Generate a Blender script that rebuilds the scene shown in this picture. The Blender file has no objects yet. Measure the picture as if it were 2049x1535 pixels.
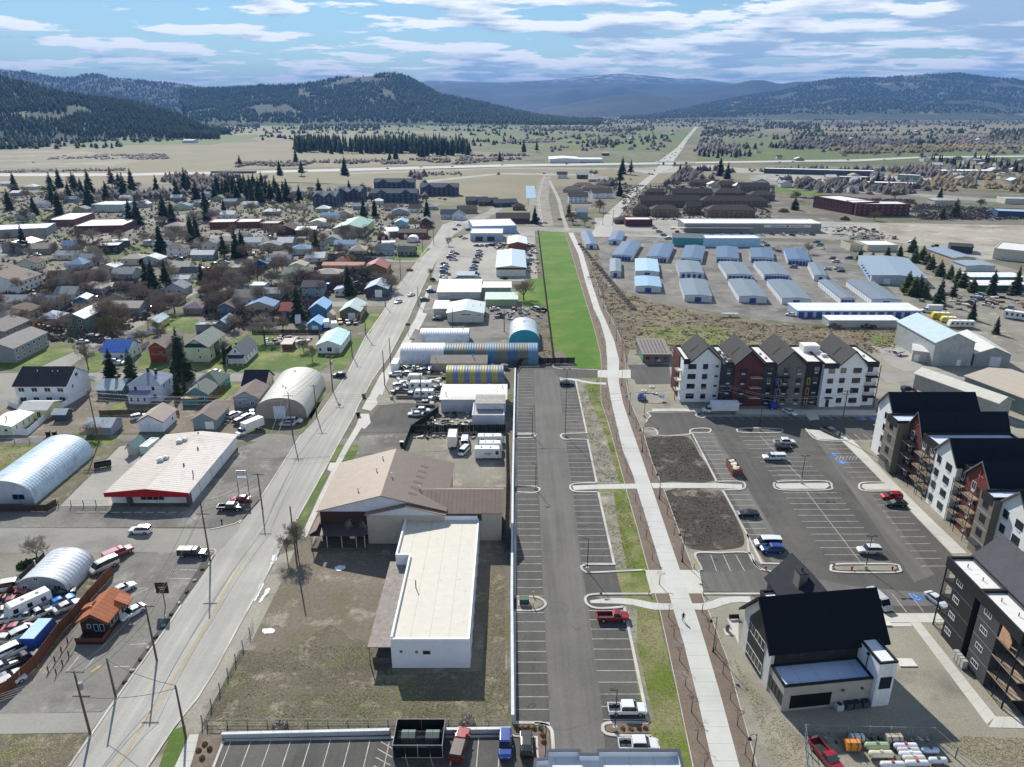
import bpy,bmesh,math,random
import numpy as np
from mathutils import Vector,Matrix,noise as mnoise
random.seed(7);np.random.seed(7)
S=bpy.context.scene
COL=S.collection
R=math.radians
CAMH,PITCH,FPX,IW,IH=85.0,R(20.6),1470.0,2049.0,1535.0
cd=bpy.data.cameras.new('camera');cam=bpy.data.objects.new('camera',cd);COL.objects.link(cam)
cam.location=(0,0,CAMH);cam.rotation_euler=(R(90)-PITCH,0,0)
cd.sensor_width=36;cd.lens=36*FPX/IW;cd.clip_start=1;cd.clip_end=60000
S.camera=cam
SUN_EL,SUN_AZ=37.0,-20.5
w=bpy.data.worlds.new('World');S.world=w;w.use_nodes=True
nt=w.node_tree;N=nt.nodes;L=nt.links;N.clear()
def nd(t,**k):
 n=N.new(t)
 for a,b in k.items():setattr(n,a,b)
 return n
def mth(op,a,b=None,c=None,clamp=False):
 n=N.new('ShaderNodeMath');n.operation=op;n.use_clamp=clamp
 for i,v in enumerate((a,b,c)):
  if v is None:continue
  if isinstance(v,(int,float)):n.inputs[i].default_value=v
  else:L.new(v,n.inputs[i])
 return n.outputs[0]
sky=nd('ShaderNodeTexSky',sky_type='NISHITA',sun_disc=False)
sky.sun_elevation=R(SUN_EL);sky.sun_rotation=R(SUN_AZ);sky.air_density=1.0;sky.dust_density=0.0;sky.ozone_density=1.6
bg1=nd('ShaderNodeBackground');bg1.inputs['Strength'].default_value=0.075
hs=nd('ShaderNodeHueSaturation');hs.inputs['Saturation'].default_value=1.0
tint=nd('ShaderNodeMix',data_type='RGBA');tint.blend_type='MULTIPLY';tint.inputs['Factor'].default_value=1;tint.inputs['B'].default_value=(0.86,1.03,1.10,1)
L.new(sky.outputs[0],hs.inputs['Color']);L.new(hs.outputs[0],tint.inputs['A']);L.new(tint.outputs['Result'],bg1.inputs['Color'])
tc=nd('ShaderNodeTexCoord');sx=nd('ShaderNodeSeparateXYZ');L.new(tc.outputs['Generated'],sx.inputs[0])
zz=mth('MAXIMUM',sx.outputs['Z'],0.0)
def cloud(dz,detail=7.0):
 den=mth('ADD',mth('ADD',zz,0.075),dz)
 cx=nd('ShaderNodeCombineXYZ')
 L.new(mth('DIVIDE',sx.outputs['X'],den),cx.inputs['X'])
 L.new(mth('MULTIPLY',mth('DIVIDE',sx.outputs['Y'],den),1.25),cx.inputs['Y'])
 n=nd('ShaderNodeTexNoise');n.inputs['Scale'].default_value=1.3;n.inputs['Detail'].default_value=detail
 n.inputs['Roughness'].default_value=0.57;n.inputs['Distortion'].default_value=0.15
 n.noise_dimensions='4D';n.inputs['W'].default_value=3.7
 L.new(cx.outputs[0],n.inputs['Vector']);return n.outputs[0]
c0=cloud(0.0);c1=cloud(0.010,5.0)
bias=mth('ADD',mth('MULTIPLY',sx.outputs['X'],0.11),mth('SUBTRACT',0.042,mth('MULTIPLY',zz,0.13)))
cov=mth('ADD',c0,bias)
mr=nd('ShaderNodeMapRange');mr.interpolation_type='SMOOTHSTEP';mr.inputs['From Min'].default_value=0.485;mr.inputs['From Max'].default_value=0.535
L.new(cov,mr.inputs['Value'])
sh=nd('ShaderNodeMapRange');sh.inputs['From Min'].default_value=0.51;sh.inputs['From Max'].default_value=0.63
L.new(mth('ADD',c1,bias),sh.inputs['Value'])
cm=nd('ShaderNodeMix',data_type='RGBA');cm.inputs['A'].default_value=(0.98,0.99,1.0,1);cm.inputs['B'].default_value=(0.36,0.48,0.62,1)
L.new(sh.outputs[0],cm.inputs['Factor'])
bg2=nd('ShaderNodeBackground');bg2.inputs['Strength'].default_value=1.1
L.new(cm.outputs['Result'],bg2.inputs['Color'])
ms=nd('ShaderNodeMixShader');L.new(mth('MULTIPLY',mr.outputs[0],0.93),ms.inputs[0]);L.new(bg1.outputs[0],ms.inputs[1]);L.new(bg2.outputs[0],ms.inputs[2])
wo=nd('ShaderNodeOutputWorld');L.new(ms.outputs[0],wo.inputs['Surface'])
sl=bpy.data.lights.new('sun','SUN');sl.energy=5.0;sl.angle=R(0.5);sl.color=(1.0,0.955,0.88)
so=bpy.data.objects.new('sun',sl);COL.objects.link(so)
sd=Vector((math.sin(R(SUN_AZ))*math.cos(R(SUN_EL)),math.cos(R(SUN_AZ))*math.cos(R(SUN_EL)),math.sin(R(SUN_EL))))
so.rotation_euler=sd.to_track_quat('Z','Y').to_euler();so.location=(0,0,400)
S.view_settings.view_transform='Standard';S.view_settings.look='None';S.view_settings.gamma=1
S.view_settings.use_curve_mapping=False;S.view_settings.exposure=0.32
S.cycles.max_bounces=5;S.cycles.diffuse_bounces=3;S.cycles.glossy_bounces=2;S.cycles.volume_bounces=0
S.cycles.transparent_max_bounces=6;S.cycles.use_denoising=True
cp,sp=math.cos(PITCH),math.sin(PITCH)
def G(x,y,z=0.0):
 cx=(x-IW/2)/FPX;cy=-(y-IH/2)/FPX
 dy,dz=cp+cy*sp,-sp+cy*cp
 t=(z-CAMH)/dz
 return Vector((cx*t,dy*t,z))
def P2(x,y,z=0.0):
 zc=y*cp+(CAMH-z)*sp;yc=-y*sp*1.0+0
 up=y*sp+(z-CAMH)*cp
 return(IW/2+FPX*x/zc,IH/2-FPX*up/zc)
def srgb(c):
 if isinstance(c,str):
  c=[int(c[i:i+2],16)/255 for i in(0,2,4)]
 return tuple((v/12.92 if v<=0.04045 else((v+0.055)/1.055)**2.4)for v in c)
_M={}
class NT:
 def __init__(s,name):
  s.m=bpy.data.materials.new(name);s.m.use_nodes=True;s.t=s.m.node_tree;s.N=s.t.nodes;s.L=s.t.links
  s.b=s.N['Principled BSDF'];s.b.inputs['Roughness'].default_value=0.8
  s.b.inputs['Specular IOR Level'].default_value=0.3
 def n(s,t,**k):
  n=s.N.new(t)
  for a,b in k.items():setattr(n,a,b)
  return n
 def set(s,n,**k):
  for a,b in k.items():
   i=n.inputs[a.replace('_',' ')]
   if hasattr(b,'links')or isinstance(b,bpy.types.NodeSocket):s.L.new(b,i)
   else:i.default_value=b
  return n
 def pos(s,obj=False):
  if obj:return s.n('ShaderNodeTexCoord').outputs['Object']
  return s.n('ShaderNodeNewGeometry').outputs['Position']
 def noise(s,vec,scale,detail=3.0,rough=0.55):
  n=s.n('ShaderNodeTexNoise');s.L.new(vec,n.inputs['Vector'])
  n.inputs['Scale'].default_value=scale;n.inputs['Detail'].default_value=detail;n.inputs['Roughness'].default_value=rough
  return n.outputs[0]
 def rng(s,v,a,b,c=0.0,d=1.0,smooth=False):
  n=s.n('ShaderNodeMapRange');s.L.new(v,n.inputs['Value'])
  if smooth:n.interpolation_type='SMOOTHSTEP'
  for k,x in zip(('From Min','From Max','To Min','To Max'),(a,b,c,d)):n.inputs[k].default_value=x
  return n.outputs[0]
 def mix(s,f,a,b,bt='MIX'):
  n=s.n('ShaderNodeMix',data_type='RGBA');n.blend_type=bt
  for k,v in(('Factor',f),('A',a),('B',b)):
   i=n.inputs[k]
   if isinstance(v,bpy.types.NodeSocket):s.L.new(v,i)
   elif isinstance(v,(int,float)):i.default_value=v if k=='Factor' else(v,v,v,1)
   else:i.default_value=(*v[:3],1)
  return n.outputs['Result']
 def bump(s,h,strength=0.4,dist=0.05):
  n=s.n('ShaderNodeBump');s.L.new(h,n.inputs['Height']);n.inputs['Strength'].default_value=strength;n.inputs['Distance'].default_value=dist
  s.L.new(n.outputs[0],s.b.inputs['Normal'])
 def col(s,c):
  if isinstance(c,bpy.types.NodeSocket):s.L.new(c,s.b.inputs['Base Color'])
  else:s.b.inputs['Base Color'].default_value=(*c,1)
def ground(name,c1,c2,big=0.03,small=1.5,c3=None,patch=0.01,pth=(0.5,0.6),grit=0.25,bump=0.0,rough=0.9,streak=None,c4=None,crack=None,stain=None):
 """Ground cover: two tones by broad noise, fine grit, optional third tone in patches."""
 if name in _M:return _M[name]
 t=NT(name);p=t.pos()
 a=t.mix(t.rng(t.noise(p,big,5,0.6),0.35,0.65),srgb(c1),srgb(c2))
 if c3:a=t.mix(t.rng(t.noise(p,patch,6,0.65),pth[0],pth[1]),a,srgb(c3))
 if c4:a=t.mix(t.rng(t.noise(p,patch*2.7,7,0.7),0.54,0.66),a,srgb(c4))
 if streak:
  mp=t.n('ShaderNodeMapping');t.L.new(p,mp.inputs['Vector']);mp.inputs['Rotation'].default_value=(0,0,streak[0]);mp.inputs['Scale'].default_value=(streak[1],streak[2],1)
  a=t.mix(t.rng(t.noise(mp.outputs[0],1.0,3),0.35,0.7,0,streak[3]),a,srgb(streak[4]))
 if crack:
  for k,(sc_,wd_)in enumerate(crack[1:]):
   ab=t.n('ShaderNodeMath',operation='ABSOLUTE');su=t.n('ShaderNodeMath',operation='SUBTRACT');t.L.new(t.noise(p,sc_,2.5,0.6),su.inputs[0]);su.inputs[1].default_value=.5+.03*k;t.L.new(su.outputs[0],ab.inputs[0])
   a=t.mix(t.rng(ab.outputs[0],0,wd_,.75,0),a,srgb(crack[0]))
 if stain:a=t.mix(t.rng(t.noise(p,.35,6,.8),.60,.72,0,stain[1]),a,srgb(stain[0]))
 g=t.rng(t.noise(p,small,4,0.7),0.25,0.75,1-grit,1+grit)
 t.col(t.mix(1.0,a,g,'MULTIPLY'));t.b.inputs['Roughness'].default_value=rough
 if bump:t.bump(t.noise(p,small*1.3,4,0.7),0.8,bump)
 _M[name]=t.m;return t.m
def objmat(name,rough=0.7,kind='',metal=0.0,var=0.12,coat=0.0,scale=1.0,spec=0.3):
 """Material tinted by each object's own colour; kind adds the relief of the sheet goods."""
 if name in _M:return _M[name]
 t=NT(name);oi=t.n('ShaderNodeObjectInfo');p=t.pos();o=t.pos(True)
 c=oi.outputs['Color']
 c=t.mix(1.0,c,t.rng(t.noise(p,0.6*scale,5,0.65),0.25,0.75,1-var,1+var),'MULTIPLY')
 c=t.mix(1.0,c,t.rng(t.noise(p,9*scale,2,0.6),0.3,0.7,1-var*.6,1+var*.6),'MULTIPLY')
 se=t.n('ShaderNodeSeparateXYZ');t.L.new(o,se.inputs[0])
 def lines(sock,period,duty):
  m=t.n('ShaderNodeMath',operation='PINGPONG');t.L.new(sock,m.inputs[0]);m.inputs[1].default_value=period/2
  return t.rng(m.outputs[0],0,duty,0,1)
 if kind=='siding':
  l=lines(se.outputs['Z'],0.4,0.06);c=t.mix(1.0,c,t.rng(l,0,1,0.78,1.0),'MULTIPLY');t.bump(l,0.6,0.03)
 elif kind=='seamx':
  l=lines(se.outputs['X'],0.9,0.07);c=t.mix(1.0,c,t.rng(l,0,1,0.80,1.0),'MULTIPLY');t.bump(l,0.7,0.05)
 elif kind=='seamy':
  l=lines(se.outputs['Y'],0.9,0.07);c=t.mix(1.0,c,t.rng(l,0,1,0.80,1.0),'MULTIPLY');t.bump(l,0.7,0.05)
 elif kind=='shingle':
  g=t.noise(p,14,2,0.8);c=t.mix(1.0,c,t.rng(g,0.3,0.7,0.72,1.28),'MULTIPLY');t.bump(g,0.6,0.03)
  l=lines(se.outputs['Z'],0.3,0.05);c=t.mix(1.0,c,t.rng(l,0,1,0.88,1.0),'MULTIPLY')
 elif kind=='brick':
  b=t.n('ShaderNodeTexBrick');t.L.new(o,b.inputs['Vector']);b.inputs['Scale'].default_value=2.2
  b.inputs['Color1'].default_value=(1,1,1,1);b.inputs['Color2'].default_value=(0.78,0.74,0.74,1);b.inputs['Mortar'].default_value=(0.9,0.9,0.9,1)
  c=t.mix(1.0,c,b.outputs['Color'],'MULTIPLY')
 elif kind=='membrane':
  l1=lines(se.outputs['X'],3.1,0.10);l2=lines(se.outputs['Y'],9.0,0.06)
  c=t.mix(1.0,c,t.rng(l1,0,1,0.74,1.0),'MULTIPLY');c=t.mix(1.0,c,t.rng(l2,0,1,0.85,1.0),'MULTIPLY')
  st=t.noise(p,0.9,8,0.75);c=t.mix(t.rng(st,0.58,0.72,0,0.55),c,srgb('857b68'))
 elif kind=='rust':
  st=t.noise(o,0.35,7,0.7);c=t.mix(t.rng(st,0.5,0.68,0,0.55),c,srgb('8a7668'))
 t.col(c);t.b.inputs['Roughness'].default_value=rough;t.b.inputs['Metallic'].default_value=metal
 t.b.inputs['Specular IOR Level'].default_value=spec
 if coat:t.b.inputs['Coat Weight'].default_value=coat;t.b.inputs['Coat Roughness'].default_value=0.08
 _M[name]=t.m;return t.m
M_PAINT=objmat('painted_surface',0.6)
M_SIDE=objmat('lap_siding',0.65,'siding')
M_STUCCO=objmat('stucco_wall',0.85,'',var=0.06)
M_BRICK=objmat('brick_wall',0.85,'brick')
M_MX=objmat('ribbed_metal_across',0.55,'seamx',spec=0.35)
M_MY=objmat('ribbed_metal_along',0.55,'seamy',spec=0.35)
M_SHG=objmat('asphalt_shingle',0.9,'shingle',spec=0.15)
M_MEMB=objmat('roof_membrane',0.7,'membrane',var=0.05)
M_RUST=objmat('weathered_metal',0.5,'rust',spec=0.5)
M_CAR=objmat('car_paint',0.32,'',var=0.03,coat=0.6,spec=0.5)
M_DULL=objmat('dull_paint',0.8,'',var=0.3,scale=2)
M_CONC=objmat('cast_concrete',0.85,'',var=0.12)
M_WOOD=objmat('weathered_wood',0.85,'',var=0.25,scale=2)
def _glass():
 t=NT('window_glass');t.col(srgb('1c242b'));t.b.inputs['Roughness'].default_value=0.08;t.b.inputs['Specular IOR Level'].default_value=0.8
 return t.m
M_GLASS=_glass()
def flat(name,c,rough=0.6):
 if name in _M:return _M[name]
 t=NT(name);p=t.pos()
 t.col(t.mix(1.0,srgb(c),t.rng(t.noise(p,3,3),0.3,0.7,0.88,1.12),'MULTIPLY'));t.b.inputs['Roughness'].default_value=rough
 _M[name]=t.m;return t.m
M_TYRE=flat('tyre_rubber','1a1a1b',0.85)
M_RIM=flat('wheel_rim','9a9c9e',0.35)
M_LAMP=flat('lamp_lens','e6e8ea',0.15)
M_TAIL=flat('tail_lens','8a1512',0.2)
M_LINE=ground('line_paint','d0cec6','aeaca4',0.5,6,grit=0.2,c3='7d7a74',patch=0.6,pth=(0.56,0.7))
M_YEL=ground('yellow_line_paint','bfa45c','a8946a',0.5,6,grit=0.2)
M_KERB=ground('kerb_concrete','cac6bc','aaa69c',0.15,4,grit=0.12)
M_WIRE=flat('wire','2a2a2a',0.6)
M_WIRELIGHT=flat('bare_wire','8c8a84',0.5)
SPLIT={'balcony_post','canopy_post','porch_post','dormer_roof','roof_vent_slot','post','strap','pillar','deck_rail','awning','entrance_canopy','gable_trim','red_strip'}
class MB:
 def __init__(s):s.v=[];s.f=[];s.mi=[]
 def quad(s,*pts,m=0):
  i=len(s.v);s.v+=[tuple(p)for p in pts];s.f.append(tuple(range(i,i+len(pts))));s.mi.append(m);return s
 def box(s,x0,x1,y0,y1,z0,z1,m=0,top=None):
  i=len(s.v)
  s.v+=[(x0,y0,z0),(x1,y0,z0),(x1,y1,z0),(x0,y1,z0),(x0,y0,z1),(x1,y0,z1),(x1,y1,z1),(x0,y1,z1)]
  s.f+=[(i,i+3,i+2,i+1),(i+4,i+5,i+6,i+7),(i,i+1,i+5,i+4),(i+1,i+2,i+6,i+5),(i+2,i+3,i+7,i+6),(i+3,i,i+4,i+7)]
  s.mi+=[m,m if top is None else top,m,m,m,m];return s
 def prism(s,prof,a0,a1,axis='y',m=0):
  """profile [(u,z)] extruded along axis; u runs along the other level axis"""
  n=len(prof);i=len(s.v)
  for a in(a0,a1):s.v+=[((u,a,z)if axis=='y' else(a,u,z))for u,z in prof]
  s.f.append(tuple(range(i,i+n)));s.f.append(tuple(range(i+2*n-1,i+n-1,-1)))
  for k in range(n):s.f.append((i+k,i+n+k,i+n+(k+1)%n,i+(k+1)%n))
  s.mi+=[m]*(n+2);return s
 def tube(s,p,q,r0,r1=None,n=6,m=0,cap=True):
  p,q=Vector(p),Vector(q);r1=r0 if r1 is None else r1
  d=(q-p);
  if d.length<1e-6:return s
  d.normalize();a=d.orthogonal().normalized();b=d.cross(a);i=len(s.v)
  for c,r in((p,r0),(q,r1)):
   for k in range(n):
    t=2*math.pi*k/n;s.v.append(tuple(c+a*(r*math.cos(t))+b*(r*math.sin(t))))
  for k in range(n):s.f.append((i+k,i+(k+1)%n,i+n+(k+1)%n,i+n+k));s.mi.append(m)
  if cap:s.f+=[tuple(range(i+n-1,i-1,-1)),tuple(range(i+n,i+2*n))];s.mi+=[m,m]
  return s
 def mesh(s,name,mats):
  me=bpy.data.meshes.new(name);me.from_pydata(s.v,[],s.f)
  for m in(mats if isinstance(mats,(list,tuple))else[mats]):me.materials.append(m)
  if any(s.mi):me.polygons.foreach_set('material_index',s.mi)
  bm=bmesh.new();bm.from_mesh(me);bmesh.ops.recalc_face_normals(bm,faces=bm.faces);bm.to_mesh(me);bm.free()
  me.update();return me
 def obj(s,name,mats,parent=None,color=None,loc=None,rz=None):
  if name in SPLIT and len(s.f)>1:
   par=list(range(len(s.v)))
   def find(a):
    while par[a]!=a:par[a]=par[par[a]];a=par[a]
    return a
   for f in s.f:
    for a in f[1:]:par[find(a)]=find(f[0])
   G_={}
   for i,f in enumerate(s.f):G_.setdefault(find(f[0]),[]).append(i)
   if 1<len(G_)<40:
    for fs in G_.values():
     q=MB();idx={}
     for i in fs:
      for a in s.f[i]:
       if a not in idx:idx[a]=len(q.v);q.v.append(s.v[a])
      q.f.append(tuple(idx[a]for a in s.f[i]));q.mi.append(s.mi[i])
     o=link(name,q.mesh(name,mats),parent,color,loc,rz)
    return o
  return link(name,s.mesh(name,mats),parent,color,loc,rz)
def link(name,data,parent=None,color=None,loc=None,rz=None):
 o=bpy.data.objects.new(name,data);COL.objects.link(o)
 if parent is not None:o.parent=parent
 if color is not None:o.color=(*srgb(color),1)if isinstance(color,str)else(*color[:3],1)
 if loc is not None:o.location=loc
 if rz is not None:o.rotation_euler=(0,0,rz)
 return o
def hexc(c):return(*srgb(c),1)
def thing(name,label,cat,loc=(0,0,0),rz=0.0,group=None):
 o=bpy.data.objects.new(name,None);COL.objects.link(o);o.location=loc;o.rotation_euler=(0,0,rz);o.empty_display_size=0.5
 return tag(o,label,cat,group)
def tag(o,label=None,cat=None,group=None,kind=None):
 if label:o['label']=label
 if cat:o['category']=cat
 if group:o['group']=group
 if kind:o['kind']=kind
 return o
def copytree(o,parent=None):
 c=o.copy();COL.objects.link(c)
 if parent is not None:c.parent=parent
 for ch in[x for x in KIDS.get(o.name,[])]:
  d=copytree(ch,c)
  KIDS.setdefault(c.name,[]).append(d)
 return c
KIDS={}
def kids_of(root):
 """remember a prototype's children so that copies need no scene search"""
 for o in list(bpy.data.objects):
  if o.parent is not None:pass
 def rec(o):
  ch=list(o.children);KIDS[o.name]=ch
  for c in ch:rec(c)
 rec(root)
Z={}
_SC=[0]
def sheet(name,pts,z,mat,label=None,kind='structure',world=False,thick=0.0):
 _SC[0]+=1;z+=(_SC[0]*7%11)*0.0006
 w3=[Vector((p[0],p[1],0))if world else G(*p[:2])for p in pts]
 w3=[Vector((p.x,p.y,0))for p in w3]
 c=sum(w3,Vector())/len(w3);c.z=z
 m=MB();n=len(w3);loc=[(p.x-c.x,p.y-c.y,0.0)for p in w3]
 area=sum(loc[i][0]*loc[(i+1)%n][1]-loc[(i+1)%n][0]*loc[i][1]for i in range(n))
 if area<0:loc.reverse()
 if thick:
  m.v=loc+[(a,b,-thick)for a,b,_ in loc];m.f=[tuple(range(n))]+[(k,k+n,(k+1)%n+n,(k+1)%n)for k in range(n)];m.mi=[0]*(n+1)
 else:m.v=loc;m.f=[tuple(range(n))];m.mi=[0]
 o=m.obj(name,mat,loc=c)
 if not thick:
  pass
 return tag(o,label,None,None,kind)
def strip_pts(pts,wd,closed=False):
 """left and right offsets of a polyline (world xy)"""
 n=len(pts);out=[]
 for i,p in enumerate(pts):
  a=pts[i-1]if(i>0 or closed)else p;b=pts[(i+1)%n]if(i<n-1 or closed)else p
  d1=(p-a).to_2d();d2=(b-p).to_2d()
  if d1.length<1e-6:d1=d2
  if d2.length<1e-6:d2=d1
  d1.normalize();d2.normalize();d=(d1+d2)
  if d.length<1e-6:d=d1
  d.normalize();nn=Vector((-d.y,d.x));k=1.0/max(0.5,nn.dot(Vector((-d1.y,d1.x))))
  out.append((p.xy+nn*wd/2*k,p.xy-nn*wd/2*k))
 return out
def strip(name,pts,wd,z0,z1,mat,closed=False,world=False,label=None,mb=None,kind='structure'):
 w3=[Vector((p[0],p[1],0))if world else G(*p[:2])for p in pts]
 o=strip_pts(w3,wd,closed);m=mb or MB();n=len(o)
 for i in range(n if closed else n-1):
  (a,b),(c,d)=o[i],o[(i+1)%n]
  if z1-z0<0.011:m.quad((a.x,a.y,z1),(b.x,b.y,z1),(d.x,d.y,z1),(c.x,c.y,z1))
  else:
   m.quad((a.x,a.y,z1),(b.x,b.y,z1),(d.x,d.y,z1),(c.x,c.y,z1))
   m.quad((a.x,a.y,z0),(a.x,a.y,z1),(c.x,c.y,z1),(c.x,c.y,z0));m.quad((b.x,b.y,z0),(d.x,d.y,z0),(d.x,d.y,z1),(b.x,b.y,z1))
 if z1-z0>=0.011 and not closed:
  for a,b in(o[0],o[-1]):m.quad((a.x,a.y,z0),(b.x,b.y,z0),(b.x,b.y,z1),(a.x,a.y,z1))
 if mb:return m
 return tag(m.obj(name,mat),label,None,None,kind)
def smooth(pts,k=6,closed=False):
 """Catmull-Rom through photo points"""
 P=[Vector(p[:2])for p in pts];n=len(P);out=[]
 for i in range(n if closed else n-1):
  p0=P[(i-1)%n]if(closed or i>0)else P[i];p1=P[i];p2=P[(i+1)%n];p3=P[(i+2)%n]if(closed or i<n-2)else p2
  for j in range(k):
   t=j/k
   out.append(tuple(0.5*((2*p1)+(p2-p0)*t+(2*p0-5*p1+4*p2-p3)*t*t+(3*p1-p0-3*p2+p3)*t**3)))
 if not closed:out.append(tuple(P[-1]))
 return out
g_base=ground('town_ground','787264','625c50',0.02,0.9,c3='55602f',patch=0.018,pth=(0.5,0.62),c4='8b8577',grit=0.3,bump=0.1)
g_far=ground('valley_floor','79735a','686a4e',0.004,0.05,c3='53603c',patch=0.0022,pth=(0.48,0.6),c4='48493c',grit=0.25)
g_road=ground('road_concrete','b1aea6','a19e96',0.05,2.5,grit=0.10,streak=(0.004,.8,.012,.6,'8c8982'),c3='bdbab1',patch=0.03,pth=(0.5,0.7),stain=('7f7b72',.3))
g_road2=ground('side_street_asphalt','98958d','86837b',0.05,2.0,grit=0.12,c3='77746d',patch=0.05,pth=(0.55,0.7))
g_lotN=ground('new_asphalt','585652','4b4946',0.05,2.2,grit=0.16,c3='67645e',patch=0.03,pth=(0.5,0.65),streak=(0,.7,.03,.3,'6c6963'),crack=('35332f',(.035,.0016)),stain=('7b776e',.35))
g_aisle=ground('drive_aisle_asphalt','6d6a65','5c5a56',0.06,2.2,grit=0.14,streak=(0.0,.55,.02,.55,'7b7872'),crack=('55524d',(.03,.0012)),stain=('8b867b',.4))
g_lotO=ground('old_asphalt','85817a','716e68',0.05,1.4,grit=0.18,c3='625f5a',patch=0.045,pth=(0.5,0.62),c4='97938b',crack=('625f58',(.05,.0018)),stain=('4f4c47',.4))
g_lotL=ground('bleached_pavement','aaa69c','96928a',0.04,1.2,grit=0.12,c3='807c74',patch=0.03,pth=(0.56,0.7))
g_conc=ground('sidewalk_concrete','c9c6bd','b9b6ad',0.1,3,grit=0.07)
g_path=ground('trail_concrete','c6c6bf','bab9b2',0.12,3,grit=0.05)
g_dirt=ground('bare_dirt','807667','6a6053',0.06,1.4,grit=0.25,c3='6c6a4a',patch=0.06,pth=(0.53,0.68),c4='9b9184',bump=0.05)
g_yard=ground('gravel_yard','908b7e','7d786c',0.06,2.5,grit=0.3,c3='6d6a60',patch=0.05,pth=(0.52,0.66),c4='a39c8a',bump=0.06)
g_sand=ground('construction_gravel','9b9686','8a8576',0.07,3.5,grit=0.3,c3='78746a',patch=0.06,pth=(0.52,0.66),bump=0.06)
g_weed=ground('weedy_lot','6f6856','5c5645',0.12,2.2,grit=0.45,c3='686a40',patch=0.09,pth=(0.55,0.66),c4='938b78',bump=0.12)
g_weedg=ground('weedy_green_verge','6f7440','8a835f',0.12,2.4,grit=0.4,c3='5d6f22',patch=0.14,pth=(0.45,0.58),c4='726957',bump=0.1)
g_lawn=ground('bright_lawn','436b10','507614',0.06,1.2,grit=0.25,c3='707c32',patch=0.05,pth=(0.45,0.7),c4='426a14',bump=0.05)
g_grass=ground('yard_grass','566f2a','4b6123',0.05,1.4,grit=0.25,c3='7d8148',patch=0.06,pth=(0.5,0.62),bump=0.05)
g_mulch=ground('bark_mulch','7a6b5d','685b50',0.2,4.5,grit=0.4,c3='84786c',patch=0.2,pth=(0.5,0.65),bump=0.06)
g_dark=ground('dark_topsoil','35302b','474139',0.2,2.0,grit=0.5,c3='94897a',patch=0.12,pth=(0.55,0.66),streak=(0.5,.25,1.6,.5,'5b554c'),bump=0.1)
g_scrub=ground('scrub_ground','817461','6c6050',0.05,1.0,grit=0.5,c3='8f8c5c',patch=0.04,pth=(0.55,0.68),c4='4d463a',bump=0.3)
g_drytan=ground('dry_field','857c62','776f58',0.01,0.2,grit=0.15,c3='7a7a5a',patch=0.01,pth=(0.5,0.65))
g_field=ground('green_field','596a38','5a6637',0.006,0.1,grit=0.12,c3='77734e',patch=0.006,pth=(0.52,0.66))
g_plow=ground('fallow_field','7c7362','8a8270',0.008,0.12,grit=0.2,c3='94907a',patch=0.01)
def plate(name,x0,x1,y0,y1,z,mat,n=40):
 m=MB();m.quad((x0,y0,z),(x1,y0,z),(x1,y1,z),(x0,y1,z));return tag(m.obj(name,mat),kind='structure')
plate('ground',-900,900,20,900,-0.03,g_base)
plate('valley_floor',-16000,16000,-200,26000,-0.5,g_far)
roadL=[(95,1600),(138,1535),(235,1395),(333,1257),(363,1211),(419,1132),(432,1109),(478,1048),(520,1000),(603,870),(634,837),(697,745),(730,677),(769,621),(796,575),(858,492),(886,449),(931,436)]
roadR=[(250,1600),(295,1535),(348,1455),(396,1396),(432,1338),(477,1254),(504,1206),(558,1104),(594,1040),(657,926),(675,892),(705,838),(718,809),(746,758),(776,717),(812,649),(853,558),(886,497),(906,472),(942,446)]
sheet('main_street',roadL+roadR[::-1],0.0,g_road)
sheet('cross_street_road',[(905,446),(1000,450),(1060,454),(1110,455),(1250,461),(1700,472),(1700,480),(1250,469),(1110,464),(1050,462),(990,459),(930,456)],0.004,g_road2)
sheet('curving_road',[(935,440),(975,424),(985,414),(970,404),(945,398),(955,390),(1000,403),(1005,418),(985,432),(945,448)],0.008,g_road2)
sheet('side_street_road',[(-60,1056),(427,1058),(445,1054),(480,1046),(478,1060),(436,1108),(420,1105),(-60,1106)],0.004,g_road2)
sheet('residential_street',[(-80,747),(178,746),(695,748),(688,764),(178,763),(-80,764)],0.004,g_road2)
sheet('diagonal_street_road',[(60,752),(84,733),(152,702),(211,672),(279,628),(391,573),(470,530),(500,512),(512,516),(480,535),(411,576),(287,649),(163,717),(120,750)],0.008,g_road2)
sheet('roundabout_road',[(-80,764),(40,760),(48,790),(20,812),(-60,850)],0.006,g_road2)
sheet('alley_pavement',[(-60,873),(300,870),(560,868),(590,872),(585,884),(470,884),(300,882),(-60,888)],0.004,g_lotO)
sheet('bottom_side_street_road',[(-60,1430),(205,1425),(232,1396),(180,1466),(-60,1470)],0.006,g_road2)
for i,pts in enumerate([[(560,572),(800,585),(796,592),(560,582)],[(200,520),(330,523),(560,516),(560,524),(330,532),(200,528)],[(640,604),(780,603),(776,612),(640,614)],[(640,512),(845,518),(840,525),(640,520)],[(0,500),(180,475),(330,432),(420,428),(330,440),(190,485),(0,512)],[(420,470),(640,452),(860,448),(860,456),(640,462),(420,480)],[(330,545),(345,505),(350,470),(357,470),(358,505),(345,548)],[(560,640),(700,644),(735,640),(730,650),(560,650)]]):
 sheet('town_street_road',pts,0.002+0.001*i,g_road2)
strip('kerb',roadR[:8],0.35,0,0.12,M_KERB);strip('kerb',roadL[1:5],0.35,0,0.12,M_KERB)
strip('kerb',roadL[7:10],0.35,0,0.12,M_KERB);strip('kerb',roadL[10:12],0.35,0,0.12,M_KERB);strip('kerb',roadL[11:16],0.5,0,0.12,M_KERB)
strip('kerb',smooth([(418,1131),(424,1115),(432,1107),(428,1100),(414,1101)],4),0.3,0,0.12,M_KERB)
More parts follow.
